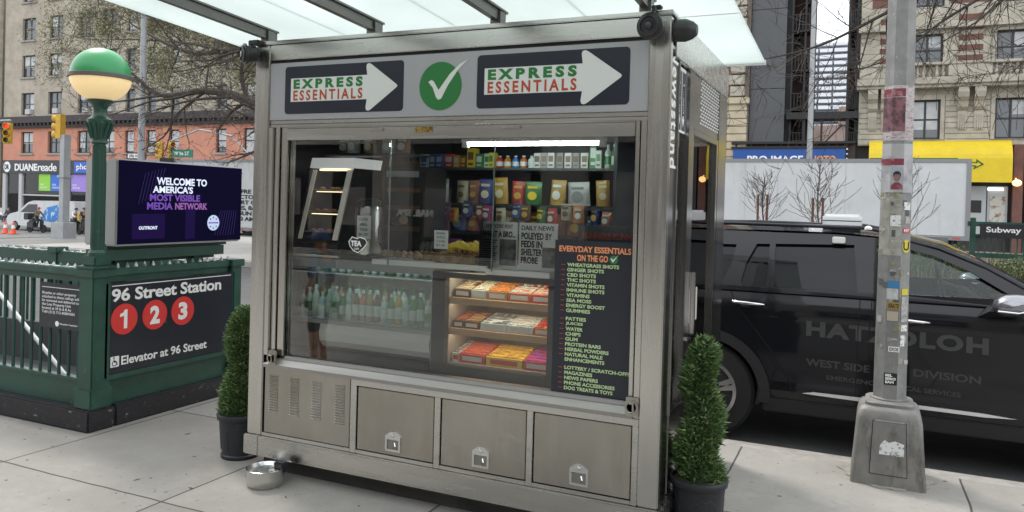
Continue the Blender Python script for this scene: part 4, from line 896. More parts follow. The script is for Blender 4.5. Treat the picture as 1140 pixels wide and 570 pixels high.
for i in range(8): prism(b, [[(4.93+i*.03, 1.37), (4.935+i*.03, 1.37), (5.0+i*.025, 1.58), (4.995+i*.025, 1.58)]], (q, 0, 0), *SD, .0005)
obj('line_pattern', b, emis('faint violet lines', (.03, .02, .09), .3), sf)
b = B(); box(b, (q, 4.12, 1.36), (q+.0005, 4.42, 1.55)); box(b, (q, 4.62, 1.35), (q+.0005, 4.72, 1.62)); obj('violet_block', b, emis('violet block', (.02, .010, .07), .05), sf)
wgl = emis('screen white', (.7, .75, .9), .3); pg = emis('screen purple', (.14, .05, .36), .3); pk = emis('screen pink', (.26, .09, .34), .3)
for k_ in ('faint violet lines', 'violet block', 'video screen'):
    m_ = bpy.data.materials.get(k_)
    if m_: m_.node_tree.nodes['Principled BSDF'].inputs['IOR'].default_value = 1.04
text('WELCOME TO', wgl, (q, 4.335, 1.775), *SD, .50, .058, .001, sf, bold=.03); text("AMERICA'S", wgl, (q, 4.30, 1.712), *SD, .39, .055, .001, sf, bold=.03)
text('MOST VISIBLE', pg, (q, 4.275, 1.648), *SD, .49, .055, .001, sf, bold=.03); text('MEDIA', pg, (q, 4.25, 1.583), *SD, .24, .055, .001, sf, bold=.03); text('NETWORK', pk, (q, 4.515, 1.583), *SD, .33, .055, .001, sf, bold=.03)
text('OUTFRONT', wgl, (q, 4.18, 1.43), *SD, .17, .026, .001, sf, bold=.04)
b = B(); prism(b, [circ(4.915, 1.475, .065, 32)], (q, 0, 0), *SD, .001); dd = obj('round_seal', b, emis('seal pale', (.45, .55, .7), .3), sf)
b = B()
for k in range(8): a = pi*k/4; prism(b, [circ(4.915+.045*cos(a), 1.475+.045*sin(a), .008, 6)], (q+.001, 0, 0), *SD, .0005)
box(b, (q+.001, 4.875, 1.47), (q+.0015, 4.955, 1.48)); obj('seal_mark', b, pg, dd)
b = B(); box(b, (-5.25, 3.95, 1.20), (-5.06, 5.12, 1.28)); box(b, (-5.22, 4.1, 1.0), (-5.12, 4.2, 1.2)); box(b, (-5.22, 4.85, 1.0), (-5.12, 4.95, 1.2)); box(b, (-5.2, 4.0, 1.17), (-5.15, 5.1, 1.2)); obj('support_beam', b, green_p, ds)
# ================================================================ KIOSK
KX0, KX1, KY, KYB = -3.455, -.877, 3.73, 5.42
kk = root('newsstand_kiosk', ((KX0+KX1)/2, (KY+KYB)/2, 0), 'stainless steel newsstand kiosk with green and white EXPRESS ESSENTIALS fascia', 'kiosk')
def kbox(name, boxes, m, par=kk, bev=.003, label=None):
    b = B()
    for q_ in boxes: box(b, q_[0], q_[1], bev)
    return obj(name, b, m, par, label=label)
kbox('base_recess', [((KX0+.05, KY+.09, 0), (KX1-.05, KYB-.05, .118))], mat('recess dark', (.07, .068, .065), .7, .3, var=.4, scale=5))
b = B()   # plinth with sloped top, ring round the kiosk
for (x0, y0, x1, y1) in ((KX0-.018, KY-.022, KX1+.018, KY+.06), (KX0-.018, KYB-.06, KX1+.018, KYB+.02), (KX0-.018, KY+.061, KX0+.06, KYB-.061), (KX1-.06, KY+.061, KX1+.018, KYB-.061)): box(b, (x0, y0, .113), (x1, y1, .236), .008)
obj('plinth', b, steel_h, kk)
kbox('plinth_joint', [((KX0+.098, KY-.0235, .114), (KX0+.1005, KY-.021, .235))], darksteel, bev=0)
b = B(); box(b, (KX0-.004, KY-.004, .238), (KX0+.11, KY+.10, 2.63), .006); obj('corner_post', b, steel, kk)
b = B(); box(b, (KX1-.104, KY-.004, .238), (KX1, KY+.05, 2.63), .006); obj('corner_post', b, steel, kk)
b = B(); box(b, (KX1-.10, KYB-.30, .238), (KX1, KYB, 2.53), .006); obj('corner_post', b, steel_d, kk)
b = B(); box(b, (KX0, KYB-.10, .238), (KX0+.1, KYB, 2.53), .006); obj('corner_post', b, steel, kk)
b = B(); box(b, (KX0+.111, KY-.002, 2.537), (KX1-.105, KY+.09, 2.628), .004); box(b, (KX0-.01, KY-.012, 2.632), (KX1+.01, KY+.1, 2.655), .004); obj('top_beam', b, steel_h, kk)
b = B(); box(b, (KX1-.05, KY+.101, 2.45), (KX1+.004, KYB, 2.655), .004); box(b, (KX0-.004, KY+.101, 2.5), (KX0+.05, KYB, 2.655), .004); box(b, (KX0, KYB-.05, 2.5), (KX1, KYB+.004, 2.655)); obj('side_beam', b, steel_h, kk)
# interior shell
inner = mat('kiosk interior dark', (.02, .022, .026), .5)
b = B(); box(b, (KX0+.001, KY+.101, .238), (KX0+.03, KYB-.101, 2.499)); obj('left_wall', b, steel, kk)
b = B(); box(b, (KX0+.101, KYB-.04, .238), (KX1-.101, KYB-.01, 2.499)); obj('rear_wall', b, steel, kk)
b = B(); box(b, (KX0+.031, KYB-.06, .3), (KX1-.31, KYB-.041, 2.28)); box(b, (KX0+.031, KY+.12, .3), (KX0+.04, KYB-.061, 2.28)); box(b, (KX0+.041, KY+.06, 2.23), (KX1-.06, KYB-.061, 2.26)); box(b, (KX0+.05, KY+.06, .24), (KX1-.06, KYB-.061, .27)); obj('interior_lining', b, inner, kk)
b = B(); box(b, (KX0+.02, KY+.1, 2.60), (KX1-.02, KYB-.02, 2.64)); obj('roof', b, steel, kk)
# fascia
fas = mat('fascia light grey', (.40, .405, .425), .4, var=.04, scale=2)
b = B(); box(b, (KX0+.111, KY+.004, 2.172), (KX1-.106, KY+.04, 2.518), .002); fs = obj('fascia_panel', b, fas, kk)
kbox('shadow_gap', [((KX0+.111, KY+.02, 2.519), (KX1-.106, KY+.08, 2.536))], black, bev=0)
fy = KY+.0038; nav = mat('fascia navy', (.016, .020, .034), .35); fw_ = mat('vinyl white', (.74, .76, .74), .45); vg = mat('vinyl green', (.025, .19, .045), .45); vr = mat('vinyl red orange', (.48, .07, .025), .45)
def arrow_sign(x0, x1, lb):
    sc = (x1-x0)/.84; zc = 2.350
    b = B(); prism(b, [rrect(x0, 2.207, x1, 2.492, .022)], (0, fy, 0), *FR, .0015); pl = obj('arrow_plate', b, nav, fs, label=lb)
    X = lambda t: x0+t*sc
    r = .008; sh = [(X(.045), zc-.07), (X(.595), zc-.07), (X(.588), zc-.118), (X(.592), zc-.132), (X(.606), zc-.137), (X(.622), zc-.13), (X(.795), zc-.008), (X(.80), zc), (X(.795), zc+.008), (X(.622), zc+.13), (X(.606), zc+.137), (X(.592), zc+.132), (X(.588), zc+.118), (X(.595), zc+.07), (X(.045), zc+.07)]
    b = B(); prism(b, [sh], (0, fy-.0015, 0), *FR, .001); ar = obj('white_arrow', b, fw_, pl)
    text('EXPRESS', vg, (X(.065), fy-.0025, zc+.006), *FR, .50*sc, .058, .0008, pl, bold=.055, sp=1.5); text('ESSENTIALS', vr, (X(.065), fy-.0025, zc-.064), *FR, .50*sc, .062, .0008, pl, bold=.03, sp=1.4)
arrow_sign(-3.227, -2.385, 'left arrow plate'); arrow_sign(-1.922, -1.078, 'right arrow plate')
b = B(); prism(b, [circ(-2.148, 2.337, .133, 48)], (0, fy, 0), *FR, .0015); ck = obj('check_emblem', b, vg, fs)
b = B(); prism(b, [[(-2.224, 2.362), (-2.205, 2.372), (-2.19, 2.365), (-2.158, 2.315), (-2.09, 2.40), (-2.03, 2.452), (-1.978, 2.476), (-2.04, 2.42), (-2.10, 2.34), (-2.14, 2.268), (-2.158, 2.262), (-2.172, 2.274), (-2.195, 2.33)]], (0, fy-.0015, 0), *FR, .001); obj('check_mark', b, fw_, ck)
# shutter housing and jambs
kbox('shutter_housing', [((KX0+.111, KY+.012, 2.128), (KX1-.106, KY+.07, 2.17)), ((-3.205, KY+.002, 2.050), (-1.043, KY+.05, 2.126))], steel_h)
kbox('housing_seam', [((KX0+.112, KY+.0105, 2.146), (KX1-.107, KY+.0125, 2.1495)), ((-3.2, KY+.0005, 2.118), (-1.046, KY+.003, 2.1205))], darksteel, bev=0)
b = B(); 
for x0, x1, y_ in ((-3.344, -3.312, 0), (-3.308, -3.29, .02), (-3.286, -3.262, .006), (-3.255, -3.207, .016)): box(b, (x0, KY+y_, .735), (x1, KY+.09, 2.127), .002)
obj('shutter_guide', b, steel, kk)
b = B(); box(b, (-1.040, KY+.006, .735), (-1.02, KY+.09, 2.127), .002); box(b, (-1.012, KY+.0, .665), (-.983, KY+.09, 2.127), .002); obj('shutter_guide', b, steel, kk)
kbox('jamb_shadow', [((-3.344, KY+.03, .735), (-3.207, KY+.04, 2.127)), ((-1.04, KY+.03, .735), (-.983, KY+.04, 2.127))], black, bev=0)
b = B()
for x, w_ in ((-2.56, .10), (-1.71, .11)): box(b, (x-w_/2, KY-.008, 2.096), (x+w_/2, KY+.001, 2.114), .003); box(b, (x-w_/2+.012, KY-.0095, 2.101), (x+w_/2-.03, KY-.0085, 2.108))
obj('shutter_latch', b, steel_h, kk)
kbox('name_plate', [((-2.30, KY-.003, 2.086), (-2.19, KY+.001, 2.114))], mat('brass plate', (.45, .32, .10), .4, .8, col2=(.2, .1, .03), scale=60, lo=.45, hi=.5), bev=0)
# window sill
b = B(); vadd(b, [(-3.344, KY-.012, .663), (-1.013, KY-.012, .663), (-1.013, KY-.010, .682), (-3.344, KY-.010, .682), (-3.205, KY+.045, .735), (-1.041, KY+.045, .735), (-3.344, KY+.09, .663), (-1.013, KY+.09, .663), (-3.205, KY+.09, .735), (-1.041, KY+.09, .735)], [(0,1,2,3), (3,2,5,4), (4,5,9,8), (0,6,7,1), (0,3,4,8,6), (1,7,9,5,2)]); obj('window_sill', b, mat('dull sill steel', (.40, .385, .36), .5, 1, var=.15, scale=3, stretch=(.5, 5, 5)), kk)
kbox('sill_lip', [((-3.2, KY+.02, .715), (-1.045, KY+.0385, .7365))], mat('pale aluminium', (.40, .40, .39), .5, .6), bev=.002)
# lower wall: top rail, stiles, doors
pt = .628
kbox('lower_frame', [((-2.687, KY-.004, .6285), (-.982, KY+.05, .6625)), ((-2.687, KY-.004, .2375), (-2.645, KY+.05, .628)), ((-2.127, KY-.004, .2375), (-2.090, KY+.05, .628)), ((-1.574, KY-.004, .2375), (-1.540, KY+.05, .628)), ((-1.012, KY-.004, .2375), (-.982, KY+.05, .628)), ((-3.344, KY-.002, .2375), (-2.69, KY+.05, .258)), ((-2.644, KY-.004, .2375), (-2.128, KY+.05, .258)), ((-2.089, KY-.004, .2375), (-1.575, KY+.05, .258)), ((-1.539, KY-.004, .2375), (-1.013, KY+.05, .258))], steel_h, bev=.002)
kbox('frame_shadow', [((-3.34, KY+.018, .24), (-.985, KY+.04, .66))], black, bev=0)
b = B(); box(b, (-3.328, KY+.001, .262), (-2.694, KY+.012, .662), .002); lvp = obj('louvre_panel', b, panel, kk)
for x in (-3.26, -3.10, -2.935, -2.765):
    b = B()
    for i in range(15):
        z = .385+i*.0158
        vadd(b, [(x-.034, KY+.0005, z), (x+.034, KY+.0005, z), (x+.032, KY-.005, z+.009), (x-.032, KY-.005, z+.009), (x-.034, KY+.0005, z+.0125), (x+.034, KY+.0005, z+.0125)], [(0,1,2,3), (3,2,5,4), (0,3,4), (1,5,2)])
    obj('louvre_column', b, panel, lvp)
for x0, x1 in ((-2.638, -2.134), (-2.083, -1.581), (-1.533, -1.019)):
    b = B(); box(b, (x0, KY+.002, .263), (x1, KY+.014, .622), .002); dd = obj('locker_door', b, panel, kk)
    cx_ = (x0+x1)/2-.006; b = B()
    prism(b, [[(cx_-.05, .285), (cx_+.05, .285), (cx_+.05, .372), (cx_+.015, .397), (cx_-.015, .397), (cx_-.05, .372)], rect(cx_-.038, .297, cx_+.038, .352)], (0, KY+.002, 0), *FR, .007)
    la = obj('latch', b, chrome, dd); b = B(); box(b, (cx_-.037, KY+.001, .298), (cx_+.037, KY+.0025, .351)); obj('latch_recess', b, mat('recess grey', (.30, .29, .27), .4, .9), dd)
    b = B(); tube(b, [(cx_+.012, KY-.001, .335), (cx_+.02, KY-.008, .318), (cx_+.008, KY-.008, .304)], .006, 8); lathe(b, (cx_, KY-.007, .375), [(.011, 0), (.009, .004), (.002, .005)], 12, (0, -1, 0)); obj('latch_lever', b, chrome, dd, True)
# hooks at sill ends
for x in (-3.262, -1.012):
    b = B(); box(b, (x-.036, KY-.012, .672), (x+.03, KY-.003, .77), .004); lathe(b, (x-.004, KY-.013, .722), [(.034, 0), (.034, .008), (.024, .008), (.024, .0)], 20, (0, -1, 0)); tube(b, [(x-.012, KY-.03, .742), (x+.006, KY-.03, .742), (x+.006, KY-.03, .70), (x-.012, KY-.03, .70)], .006, 8); obj('shutter_lock', b, panel, kk, True)
# glazing
kg = glass('kiosk glass', (.98, .99, .985), 1.45, boost=.01); kg2 = glass('inner pane glass', (.98, .99, .985), 1.2)
kbox('window_glass', [((-3.2, KY+.048, .73), (-1.045, KY+.052, 2.052))], kg, bev=0)
kbox('sliding_pane', [((-3.19, KY+.066, 1.33), (-2.50, KY+.070, 2.05))], kg2, bev=0); kbox('sliding_pane', [((-2.52, KY+.084, 1.33), (-1.84, KY+.088, 2.05))], kg2, bev=0)
kbox('glass_edge', [((-2.503, KY+.064, 1.33), (-2.498, KY+.072, 2.05)), ((-1.848, KY+.082, 1.33), (-1.843, KY+.09, 2.05))], mat('glass edge green', (.25, .33, .3), .2), bev=0)
# ---- side wall (faces +X)
SX = KX1
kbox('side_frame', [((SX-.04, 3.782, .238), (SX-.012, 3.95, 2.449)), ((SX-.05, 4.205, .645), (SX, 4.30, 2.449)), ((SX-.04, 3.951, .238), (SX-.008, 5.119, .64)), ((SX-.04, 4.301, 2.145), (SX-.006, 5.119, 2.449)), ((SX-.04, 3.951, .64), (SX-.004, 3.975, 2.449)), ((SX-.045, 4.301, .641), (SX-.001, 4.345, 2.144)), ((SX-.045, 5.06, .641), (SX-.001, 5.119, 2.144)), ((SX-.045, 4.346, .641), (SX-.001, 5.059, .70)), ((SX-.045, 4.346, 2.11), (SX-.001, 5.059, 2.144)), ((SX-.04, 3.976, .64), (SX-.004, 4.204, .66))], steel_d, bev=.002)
kbox('side_glass', [((SX-.03, 3.976, .66), (SX-.025, 4.204, 2.44))], kg, bev=0); kbox('door_glass', [((SX-.03, 4.346, .70), (SX-.025, 5.059, 2.11))], kg, bev=0)
b = B(); 
for i in range(16):
    for j in range(9): box(b, (SX-.0065, 4.52+j*.068+(i % 2)*.03, 2.19+i*.019), (SX-.0045, 4.562+j*.068+(i % 2)*.03, 2.199+i*.019))
o = obj('vent_grille', b, mat('perforation pale', (.6, .6, .58), .5), kk); o['kind'] = 'stuff'
kbox('door_pull', [((SX+.0, 4.34, 1.0), (SX+.03, 4.36, 1.35)), ((SX-.002, 4.255, .98), (SX+.03, 4.275, 1.0))], chrome)
text('Newsstand', fw_, (SX-.0118, 3.80, 2.50), (0, 0, -1), (0, 1, 0), .60, .125, .006, kk, bold=.012, sp=1.12)
b = B(); box(b, (SX-.0242, 3.985, 2.10), (SX-.0222, 4.195, 2.44)); dc = obj('side_decal', b, fw_, kk)
for y in (4.01, 4.105):
    b = B(); prism(b, [[(y+.02, 2.165), (y, 2.165), (y+.04, 2.11), (y+.08, 2.165), (y+.06, 2.165), (y+.06, 2.38), (y+.02, 2.38)]], (SX-.022, 0, 0), *SD, .001) if 0 else prism(b, [rect(y, 2.112, y+.08, 2.42), [(y+.026, 2.175), (y+.012, 2.175), (y+.04, 2.125), (y+.068, 2.175), (y+.054, 2.175), (y+.054, 2.36), (y+.026, 2.36)]], (SX-.0222, 0, 0), *SD, .001)
    obj('arrow_print', b, nav, dc); text('ESSENTIALS', nav, (SX-.0222, y+.03, 2.35), (0, 0, -1), (0, 1, 0), .16, .02, .001, dc, bold=.03)
kbox('door_poster', [((SX-.022, 4.42, 1.05), (SX-.02, 4.66, 1.24))], mat('cream notice', (.45, .43, .36), .6), bev=0)
# ---- canopy
cgm = bpy.data.materials.new('frosted canopy glass'); cgm.use_nodes = True; n_ = cgm.node_tree.nodes; L_ = cgm.node_tree.links; n_.remove(n_['Principled BSDF'])
t1 = n_.new('ShaderNodeBsdfTranslucent'); t1.inputs['Color'].default_value = (.75, .79, .775, 1); t2 = n_.new('ShaderNodeBsdfTransparent'); t2.inputs['Color'].default_value = (.74, .79, .775, 1); t3 = n_.new('ShaderNodeBsdfDiffuse'); t3.inputs['Color'].default_value = (.5, .58, .55, 1)
nz = n_.new('ShaderNodeTexNoise'); nz.inputs['Scale'].default_value = 1.3; nz.inputs['Detail'].default_value = 6; tcc = n_.new('ShaderNodeTexCoord'); L_.new(tcc.outputs['Object'], nz.inputs['Vector'])
mr = n_.new('ShaderNodeMapRange'); mr.inputs['To Min'].default_value = .05; mr.inputs['To Max'].default_value = .45; L_.new(nz.outputs['Fac'], mr.inputs['Value'])
a1 = n_.new('ShaderNodeMixShader'); L_.new(mr.outputs['Result'], a1.inputs[0]); L_.new(t1.outputs[0], a1.inputs[1]); L_.new(t3.outputs[0], a1.inputs[2])
a2 = n_.new('ShaderNodeMixShader'); a2.inputs[0].default_value = .25; L_.new(a1.outputs[0], a2.inputs[1]); L_.new(t2.outputs[0], a2.inputs[2]); L_.new(a2.outputs[0], n_['Material Output'].inputs['Surface'])
def cz(y): return 2.745+(3.73-y)*.055
b = B(); y0, y1 = 2.35, 5.28
for xa, xb in ((-3.93, -3.012), (-3.008, -2.222), (-2.218, -1.422), (-1.418, -.625)):
    vadd(b, [(x, y, cz(y)+d) for d in (0, .014) for x, y in ((xa, y0), (xb, y0), (xb, y1), (xa, y1))], [(0,3,2,1), (4,5,6,7), (0,1,5,4), (1,2,6,5), (2,3,7,6), (3,0,4,7)])
obj('canopy_glass', b, cgm, kk)
dk = mat('canopy beam steel', (.19, .185, .175), .4, .9, var=.2, scale=3)
for x in (-3.41, -2.625, -1.83, -1.015):
    b = B(); 
    for w_, z0, z1 in ((.033, -.012, -.001), (.018, -.065, -.0125)):
        vadd(b, [(x+sx_*w_, y, cz(y)+zz) for zz in (z0, z1) for sx_, y in ((-1, 2.4), (1, 2.4), (1, 3.84), (-1, 3.84))], [(0,3,2,1), (4,5,6,7), (0,1,5,4), (1,2,6,5), (2,3,7,6), (3,0,4,7)])
    box(b, (x-.03, 3.745, 2.656), (x+.03, 3.81, cz(3.8)-.0126), .003); obj('canopy_beam', b, dk, kk)
kbox('canopy_edge', [((-3.935, 5.281, cz(5.28)-.012), (-.62, 5.295, cz(5.28)+.02)), ((-1.42, 4.15, cz(4.15)-.004), (-.63, 4.156, cz(4.15)-.001))], mat('pale edge trim', (.7, .72, .7), .4), bev=0)
kbox('canopy_strut', [((x-.02, 4.6, 2.655), (x+.02, 4.66, cz(4.66)-.002)) for x in (-3.41, -2.62, -1.83, -1.015)], dk)
# floodlights
def flood(c, ax, lb):
    b = B(); c = V3(c); lathe(b, c, [(.035, -.05), (.05, -.03), (.052, .02), (.064, .024), (.064, .036), (.052, .04), (.052, .05), (.042, .054), (.04, .046), (.001, .044)], 24, ax); f = obj('floodlight', b, blackpl, kk, True, label=lb)
    b = B(); lathe(b, c+V3(ax)*.046, [(.02, 0), (.016, .01), (.001, .012)], 16, ax); obj('lens', b, mat('lamp lens dark', (.05, .05, .06), .1), f, True)
flood((-3.445, 3.665, 2.57), V3((-.55, -.83, -.1)).normalized(), 'left black floodlight'); flood((-.955, 3.66, 2.563), V3((-.1, -.98, -.05)).normalized(), 'black floodlight on the front of the right post'); 
b = B(); lathe(b, (KX1+.004, 3.80, 2.57), [(.055, 0), (.055, .05), (.042, .085), (.025, .105), (.001, .11)], 24, (1, 0, -.05)); obj('floodlight', b, blackpl, kk, True, label='black floodlight pointing right')
b = B(); box(b, (-.97, 3.69, 2.657), (-.92, 3.73, 2.675), .005); box(b, (-3.48, 3.68, 2.63), (-3.4, 3.73, 2.66), .005); tube(b, [(-3.46, 3.69, 2.64), (-3.47, 3.67, 2.59)], .012, 8); tube(b, [(-.95, 3.70, 2.67), (-.965, 3.68, 2.6)], .012, 8); obj('lamp_bracket', b, blackpl, kk)
# ---- interior built-ins
shl = mat('shelf dark', (.03, .035, .04), .4)
SH = [(-2.95, -1.42, 1.945), (-2.95, -1.42, 1.69), (-2.95, -1.42, 1.50), (-2.95, -1.42, 1.30)]
for x0, x1, z in SH: kbox('wall_shelf', [((x0, 4.78, z-.018), (x1, 5.35, z))], shl)
kbox('shelf_upright', [((-2.98, 4.78, .9), (-2.955, 5.35, 2.2)), ((-1.415, 4.6, .9), (-1.39, 5.35, 2.2))], shl)
tb = emis('fluorescent tube', (.85, 1.0, .93), 24.0)
b = B(); tube(b, [(-2.338, 4.45, 2.075), (-1.462, 4.45, 2.075)], .009, 10); lt = obj('fluorescent_tube', b, tb, kk, True); kbox('tube_holder', [((-2.38, 4.42, 2.09), (-1.42, 4.48, 2.115)), ((-2.38, 4.43, 2.055), (-2.34, 4.47, 2.089)), ((-1.46, 4.43, 2.055), (-1.42, 4.47, 2.089)), ((-2.2, 4.44, 2.116), (-2.18, 4.46, 2.23)), ((-1.62, 4.44, 2.116), (-1.6, 4.46, 2.23))], white, par=lt)
# counter
ctop = mat('counter white', (.86, .88, .86), .3)
kbox('counter_ledge', [((-2.665, KY+.14, 1.322), (-1.90, KY+.55, 1.352)), ((-1.90, KY+.12, 1.308), (-1.52, KY+.55, 1.338))], ctop)
kbox('counter', [((-3.4, KY+.20, 1.335), (-2.67, KY+.75, 1.36)), ], mat('dark counter', (.03, .032, .035), .3))
kbox('ledge_light', [((-3.30, KY+.17, 1.338), (-2.93, KY+.195, 1.352))], mat('warm white strip', (.75, .72, .62), .4))
# candy display case: charcoal surround, wooden shelves
kbox('display_front', [((-2.235, KY+.12, 1.275), (-1.05, KY+.17, 1.306)), ((-2.235, KY+.12, .735), (-2.150, KY+.17, 1.274)), ((-1.525, KY+.12, .735), (-1.05, KY+.17, 1.274)), ((-2.149, KY+.12, .735), (-1.526, KY+.17, .785))], gdark)
dcw = mat('display lining', (.30, .28, .25), .6)
kbox('display_lining', [((-2.16, KY+.171, .775), (-2.15, 4.42, 1.28)), ((-1.526, KY+.171, .775), (-1.516, 4.42, 1.28)), ((-2.15, 4.41, .775), (-1.526, 4.42, 1.28))], dcw, bev=0)
wood = mat('pale plywood', (.50, .34, .19), .6, var=.2, scale=4, stretch=(1, 12, 12))
for z in (1.160, .985): kbox('display_shelf', [((-2.148, KY+.186, z-.014), (-1.528, 4.40, z)), ((-2.148, KY+.172, z-.036), (-1.528, KY+.1855, z))], wood, bev=0)
kbox('display_floor', [((-2.148, KY+.175, .775), (-1.528, 4.40, .79))], dcw)
warm = emis('warm light strip', (1, .84, .62), 6.0)
kbox('display_light', [((-2.13, KY+.176, 1.280), (-1.55, KY+.21, 1.288)), ((-2.13, KY+.190, 1.128), (-1.55, KY+.22, 1.134)), ((-2.13, KY+.190, .953), (-1.55, KY+.22, .959))], warm, bev=0)
# cold case at left
frm = mat('case aluminium', (.35, .37, .37), .4, .8); cg = glass('case glass', (.86, .94, .92), 1.5, boost=.03)
kbox('cold_case', [((-3.38, KY+.15, 1.278), (-2.24, KY+.18, 1.334)), ((-3.38, KY+.181, 1.30), (-2.24, KY+.6, 1.334)), ((-2.262, KY+.16, .74), (-2.24, KY+.6, 1.30)), ((-3.38, KY+.17, .93), (-2.263, KY+.62, .955)), ((-3.38, KY+.6, .956), (-2.263, KY+.62, 1.299))], frm, bev=.002)
kbox('case_back', [((-3.37, KY+.58, .957), (-2.265, KY+.598, 1.298))], mat('case lining pale', (.33, .38, .37), .5), bev=0)
kbox('case_glass', [((-3.32, KY+.175, .957), (-2.266, KY+.179, 1.277))], cg, bev=0)
kbox('case_shelf', [((-3.37, KY+.3, 1.225), (-2.27, KY+.57, 1.233))], frm, bev=0)
kbox('case_lamp', [((-3.3, KY+.19, 1.288), (-2.3, KY+.22, 1.298))], emis('cold white strip', (.9, 1, .96), 5), bev=0)
b = B(); pf = [(.0, .935), (-.03, .93), (-.045, .88), (-.035, .83), (0, .79), (.1, .78), (.1, .93)]
k = len(pf); vadd(b, [(x, KY+.2+p[0], p[1]) for x in (-3.05, -2.266) for p in pf], [(i, (i+1) % k, k+(i+1) % k, k+i) for i in range(k)]+[tuple(range(k)), tuple(range(2*k-1, k-1, -1))]); obj('case_skirt', b, mat('pale enamel', (.66, .70, .66), .4), kk)
kbox('base_panel', [((-3.4, KY+.26, .30), (-1.0, KY+.3, .78)), ((-3.38, KY+.12, .735), (-2.27, KY+.25, .765)), ((-3.38, KY+.255, .78), (-3.06, KY+.30, .93))], gdark)
b = B()
for i in range(34): box(b, (-3.345, KY+.13, .95+i*.012), (-3.325, KY+.15, .957+i*.012))
obj('bead_strip', b, mat('bead gold', (.3, .22, .1), .4, .6), kk)['kind'] = 'stuff'
# ---- menu board on the glass
my = KY+.047
b = B(); box(b, (-1.462, my-.004, .735), (-1.048, my, 1.522)); mn = tag(base(obj('menu_board', b, mat('menu black', (.018, .022, .030), .35))), 'tall black menu board EVERYDAY ESSENTIALS ON THE GO in the right window', 'menu board')
mo = mat('menu orange', (.80, .30, .13), .5); mg = mat('menu pale green', (.50, .66, .34), .5); my2 = my-.0042
text('EVERYDAY ESSENTIALS', mo, (-1.438, my2, 1.463), *FR, .382, .031, .0008, mn, bold=.03); text('ON THE GO', mo, (-1.34, my2, 1.418), *FR, .165, .033, .0008, mn, bold=.03)
b = B(); prism(b, [circ(-1.145, 1.433, .022, 20)], (0, my2, 0), *FR, .0008); cc = obj('check_emblem', b, vg, mn); b = B(); prism(b, [[(-1.16, 1.436), (-1.149, 1.42), (-1.12, 1.46), (-1.149, 1.432), (-1.158, 1.443)]], (0, my2-.0008, 0), *FR, .0008); obj('check_mark', b, fw_, cc)
lines = ['WHEATGRASS SHOTS', 'GINGER SHOTS', 'CBD SHOTS', 'THC SHOTS', 'VITAMIN SHOTS', 'IMMUNE SHOTS', 'VITAMINS', 'SEA MOSS', 'ENERGY BOOST', 'GUMMIES', None, 'PATTIES', 'JUICES', 'WATER', 'CHIPS', 'GUM', 'PROTEIN BARS', 'HERBAL POWDERS', 'NATURAL MALE', ' ENHANCEMENTS', None, 'LOTTERY / SCRATCH-OFFS', 'MAGAZINES', 'NEWS PAPERS', 'PHONE ACCESSORIES', 'DOG TREATS & TOYS']
wd = [.265, .19, .15, .15, .195, .195, .12, .13, .20, .125, 0, .105, .09, .09, .08, .065, .185, .225, .195, .205, 0, .335, .145, .175, .26, .25]
z = 1.388; b = B()
for l, w_ in zip(lines, wd):
    if l is None: z -= .016; continue
    text(l.strip(), mg, (-1.392, my2, z), *FR, w_*1.04, .0185, .0008, mn, bold=.03)
    if not l.startswith(' '): box(b, (-1.424, my2-.0008, z+.006), (-1.404, my2, z+.010))
    z -= .0262
obj('bullet_marks', b, mat('bullet red', (.35, .05, .04), .5), mn)
# ================================================================ GOODS IN THE KIOSK
random.seed(77)
NUM = ['leftmost', 'second', 'third', 'fourth', 'fifth', 'sixth', 'seventh', 'eighth', 'ninth', 'tenth', 'eleventh', 'twelfth', 'thirteenth', 'fourteenth', 'fifteenth', 'sixteenth', 'seventeenth', 'eighteenth', 'nineteenth', 'twentieth']
COLS = dict(charcoal=(.05, .05, .055), blue=(.05, .15, .5), navy=(.03, .05, .25), red=(.5, .05, .045), white=(.5, .52, .5), beige=(.5, .44, .34), silver=(.5, .51, .51), cream=(.5, .45, .32), rust=(.42, .13, .06), gold=(.50, .30, .05), green=(.05, .20, .07), purple=(.26, .06, .36), magenta=(.33, .03, .16), yellow=(.6, .45, .04), orange=(.5, .18, .03), grey=(.2, .21, .22), teal=(.40, .47, .45), brown=(.13, .06, .03), pink=(.5, .2, .25), tan=(.35, .22, .1), lightblue=(.5, .6, .64))
def cm(c): return mat('pack '+c, COLS[c], .4)
def package(x0, x1, y, z, h, c, c2, label, grp, d=.06):
    b = B(); box(b, (x0, y, z+.0005), (x1, y+d, z+h), .002); r = solo('product_box', b, cm(c), label, 'product box', grp); r.rotation_euler.z = random.uniform(-.12, .12); r.location.y += random.uniform(-.02, .02)
    b = B(); w_ = x1-x0; prism(b, [rrect(x0+w_*.15, z+h*.42, x1-w_*.15, z+h*.8, .003)], (0, y, 0), *FR, .001); prism(b, [rect(x0+w_*.2, z+h*.15, x1-w_*.2, z+h*.27)], (0, y, 0), *FR, .001); obj('printed_panel', b, cm(c2), r); return r
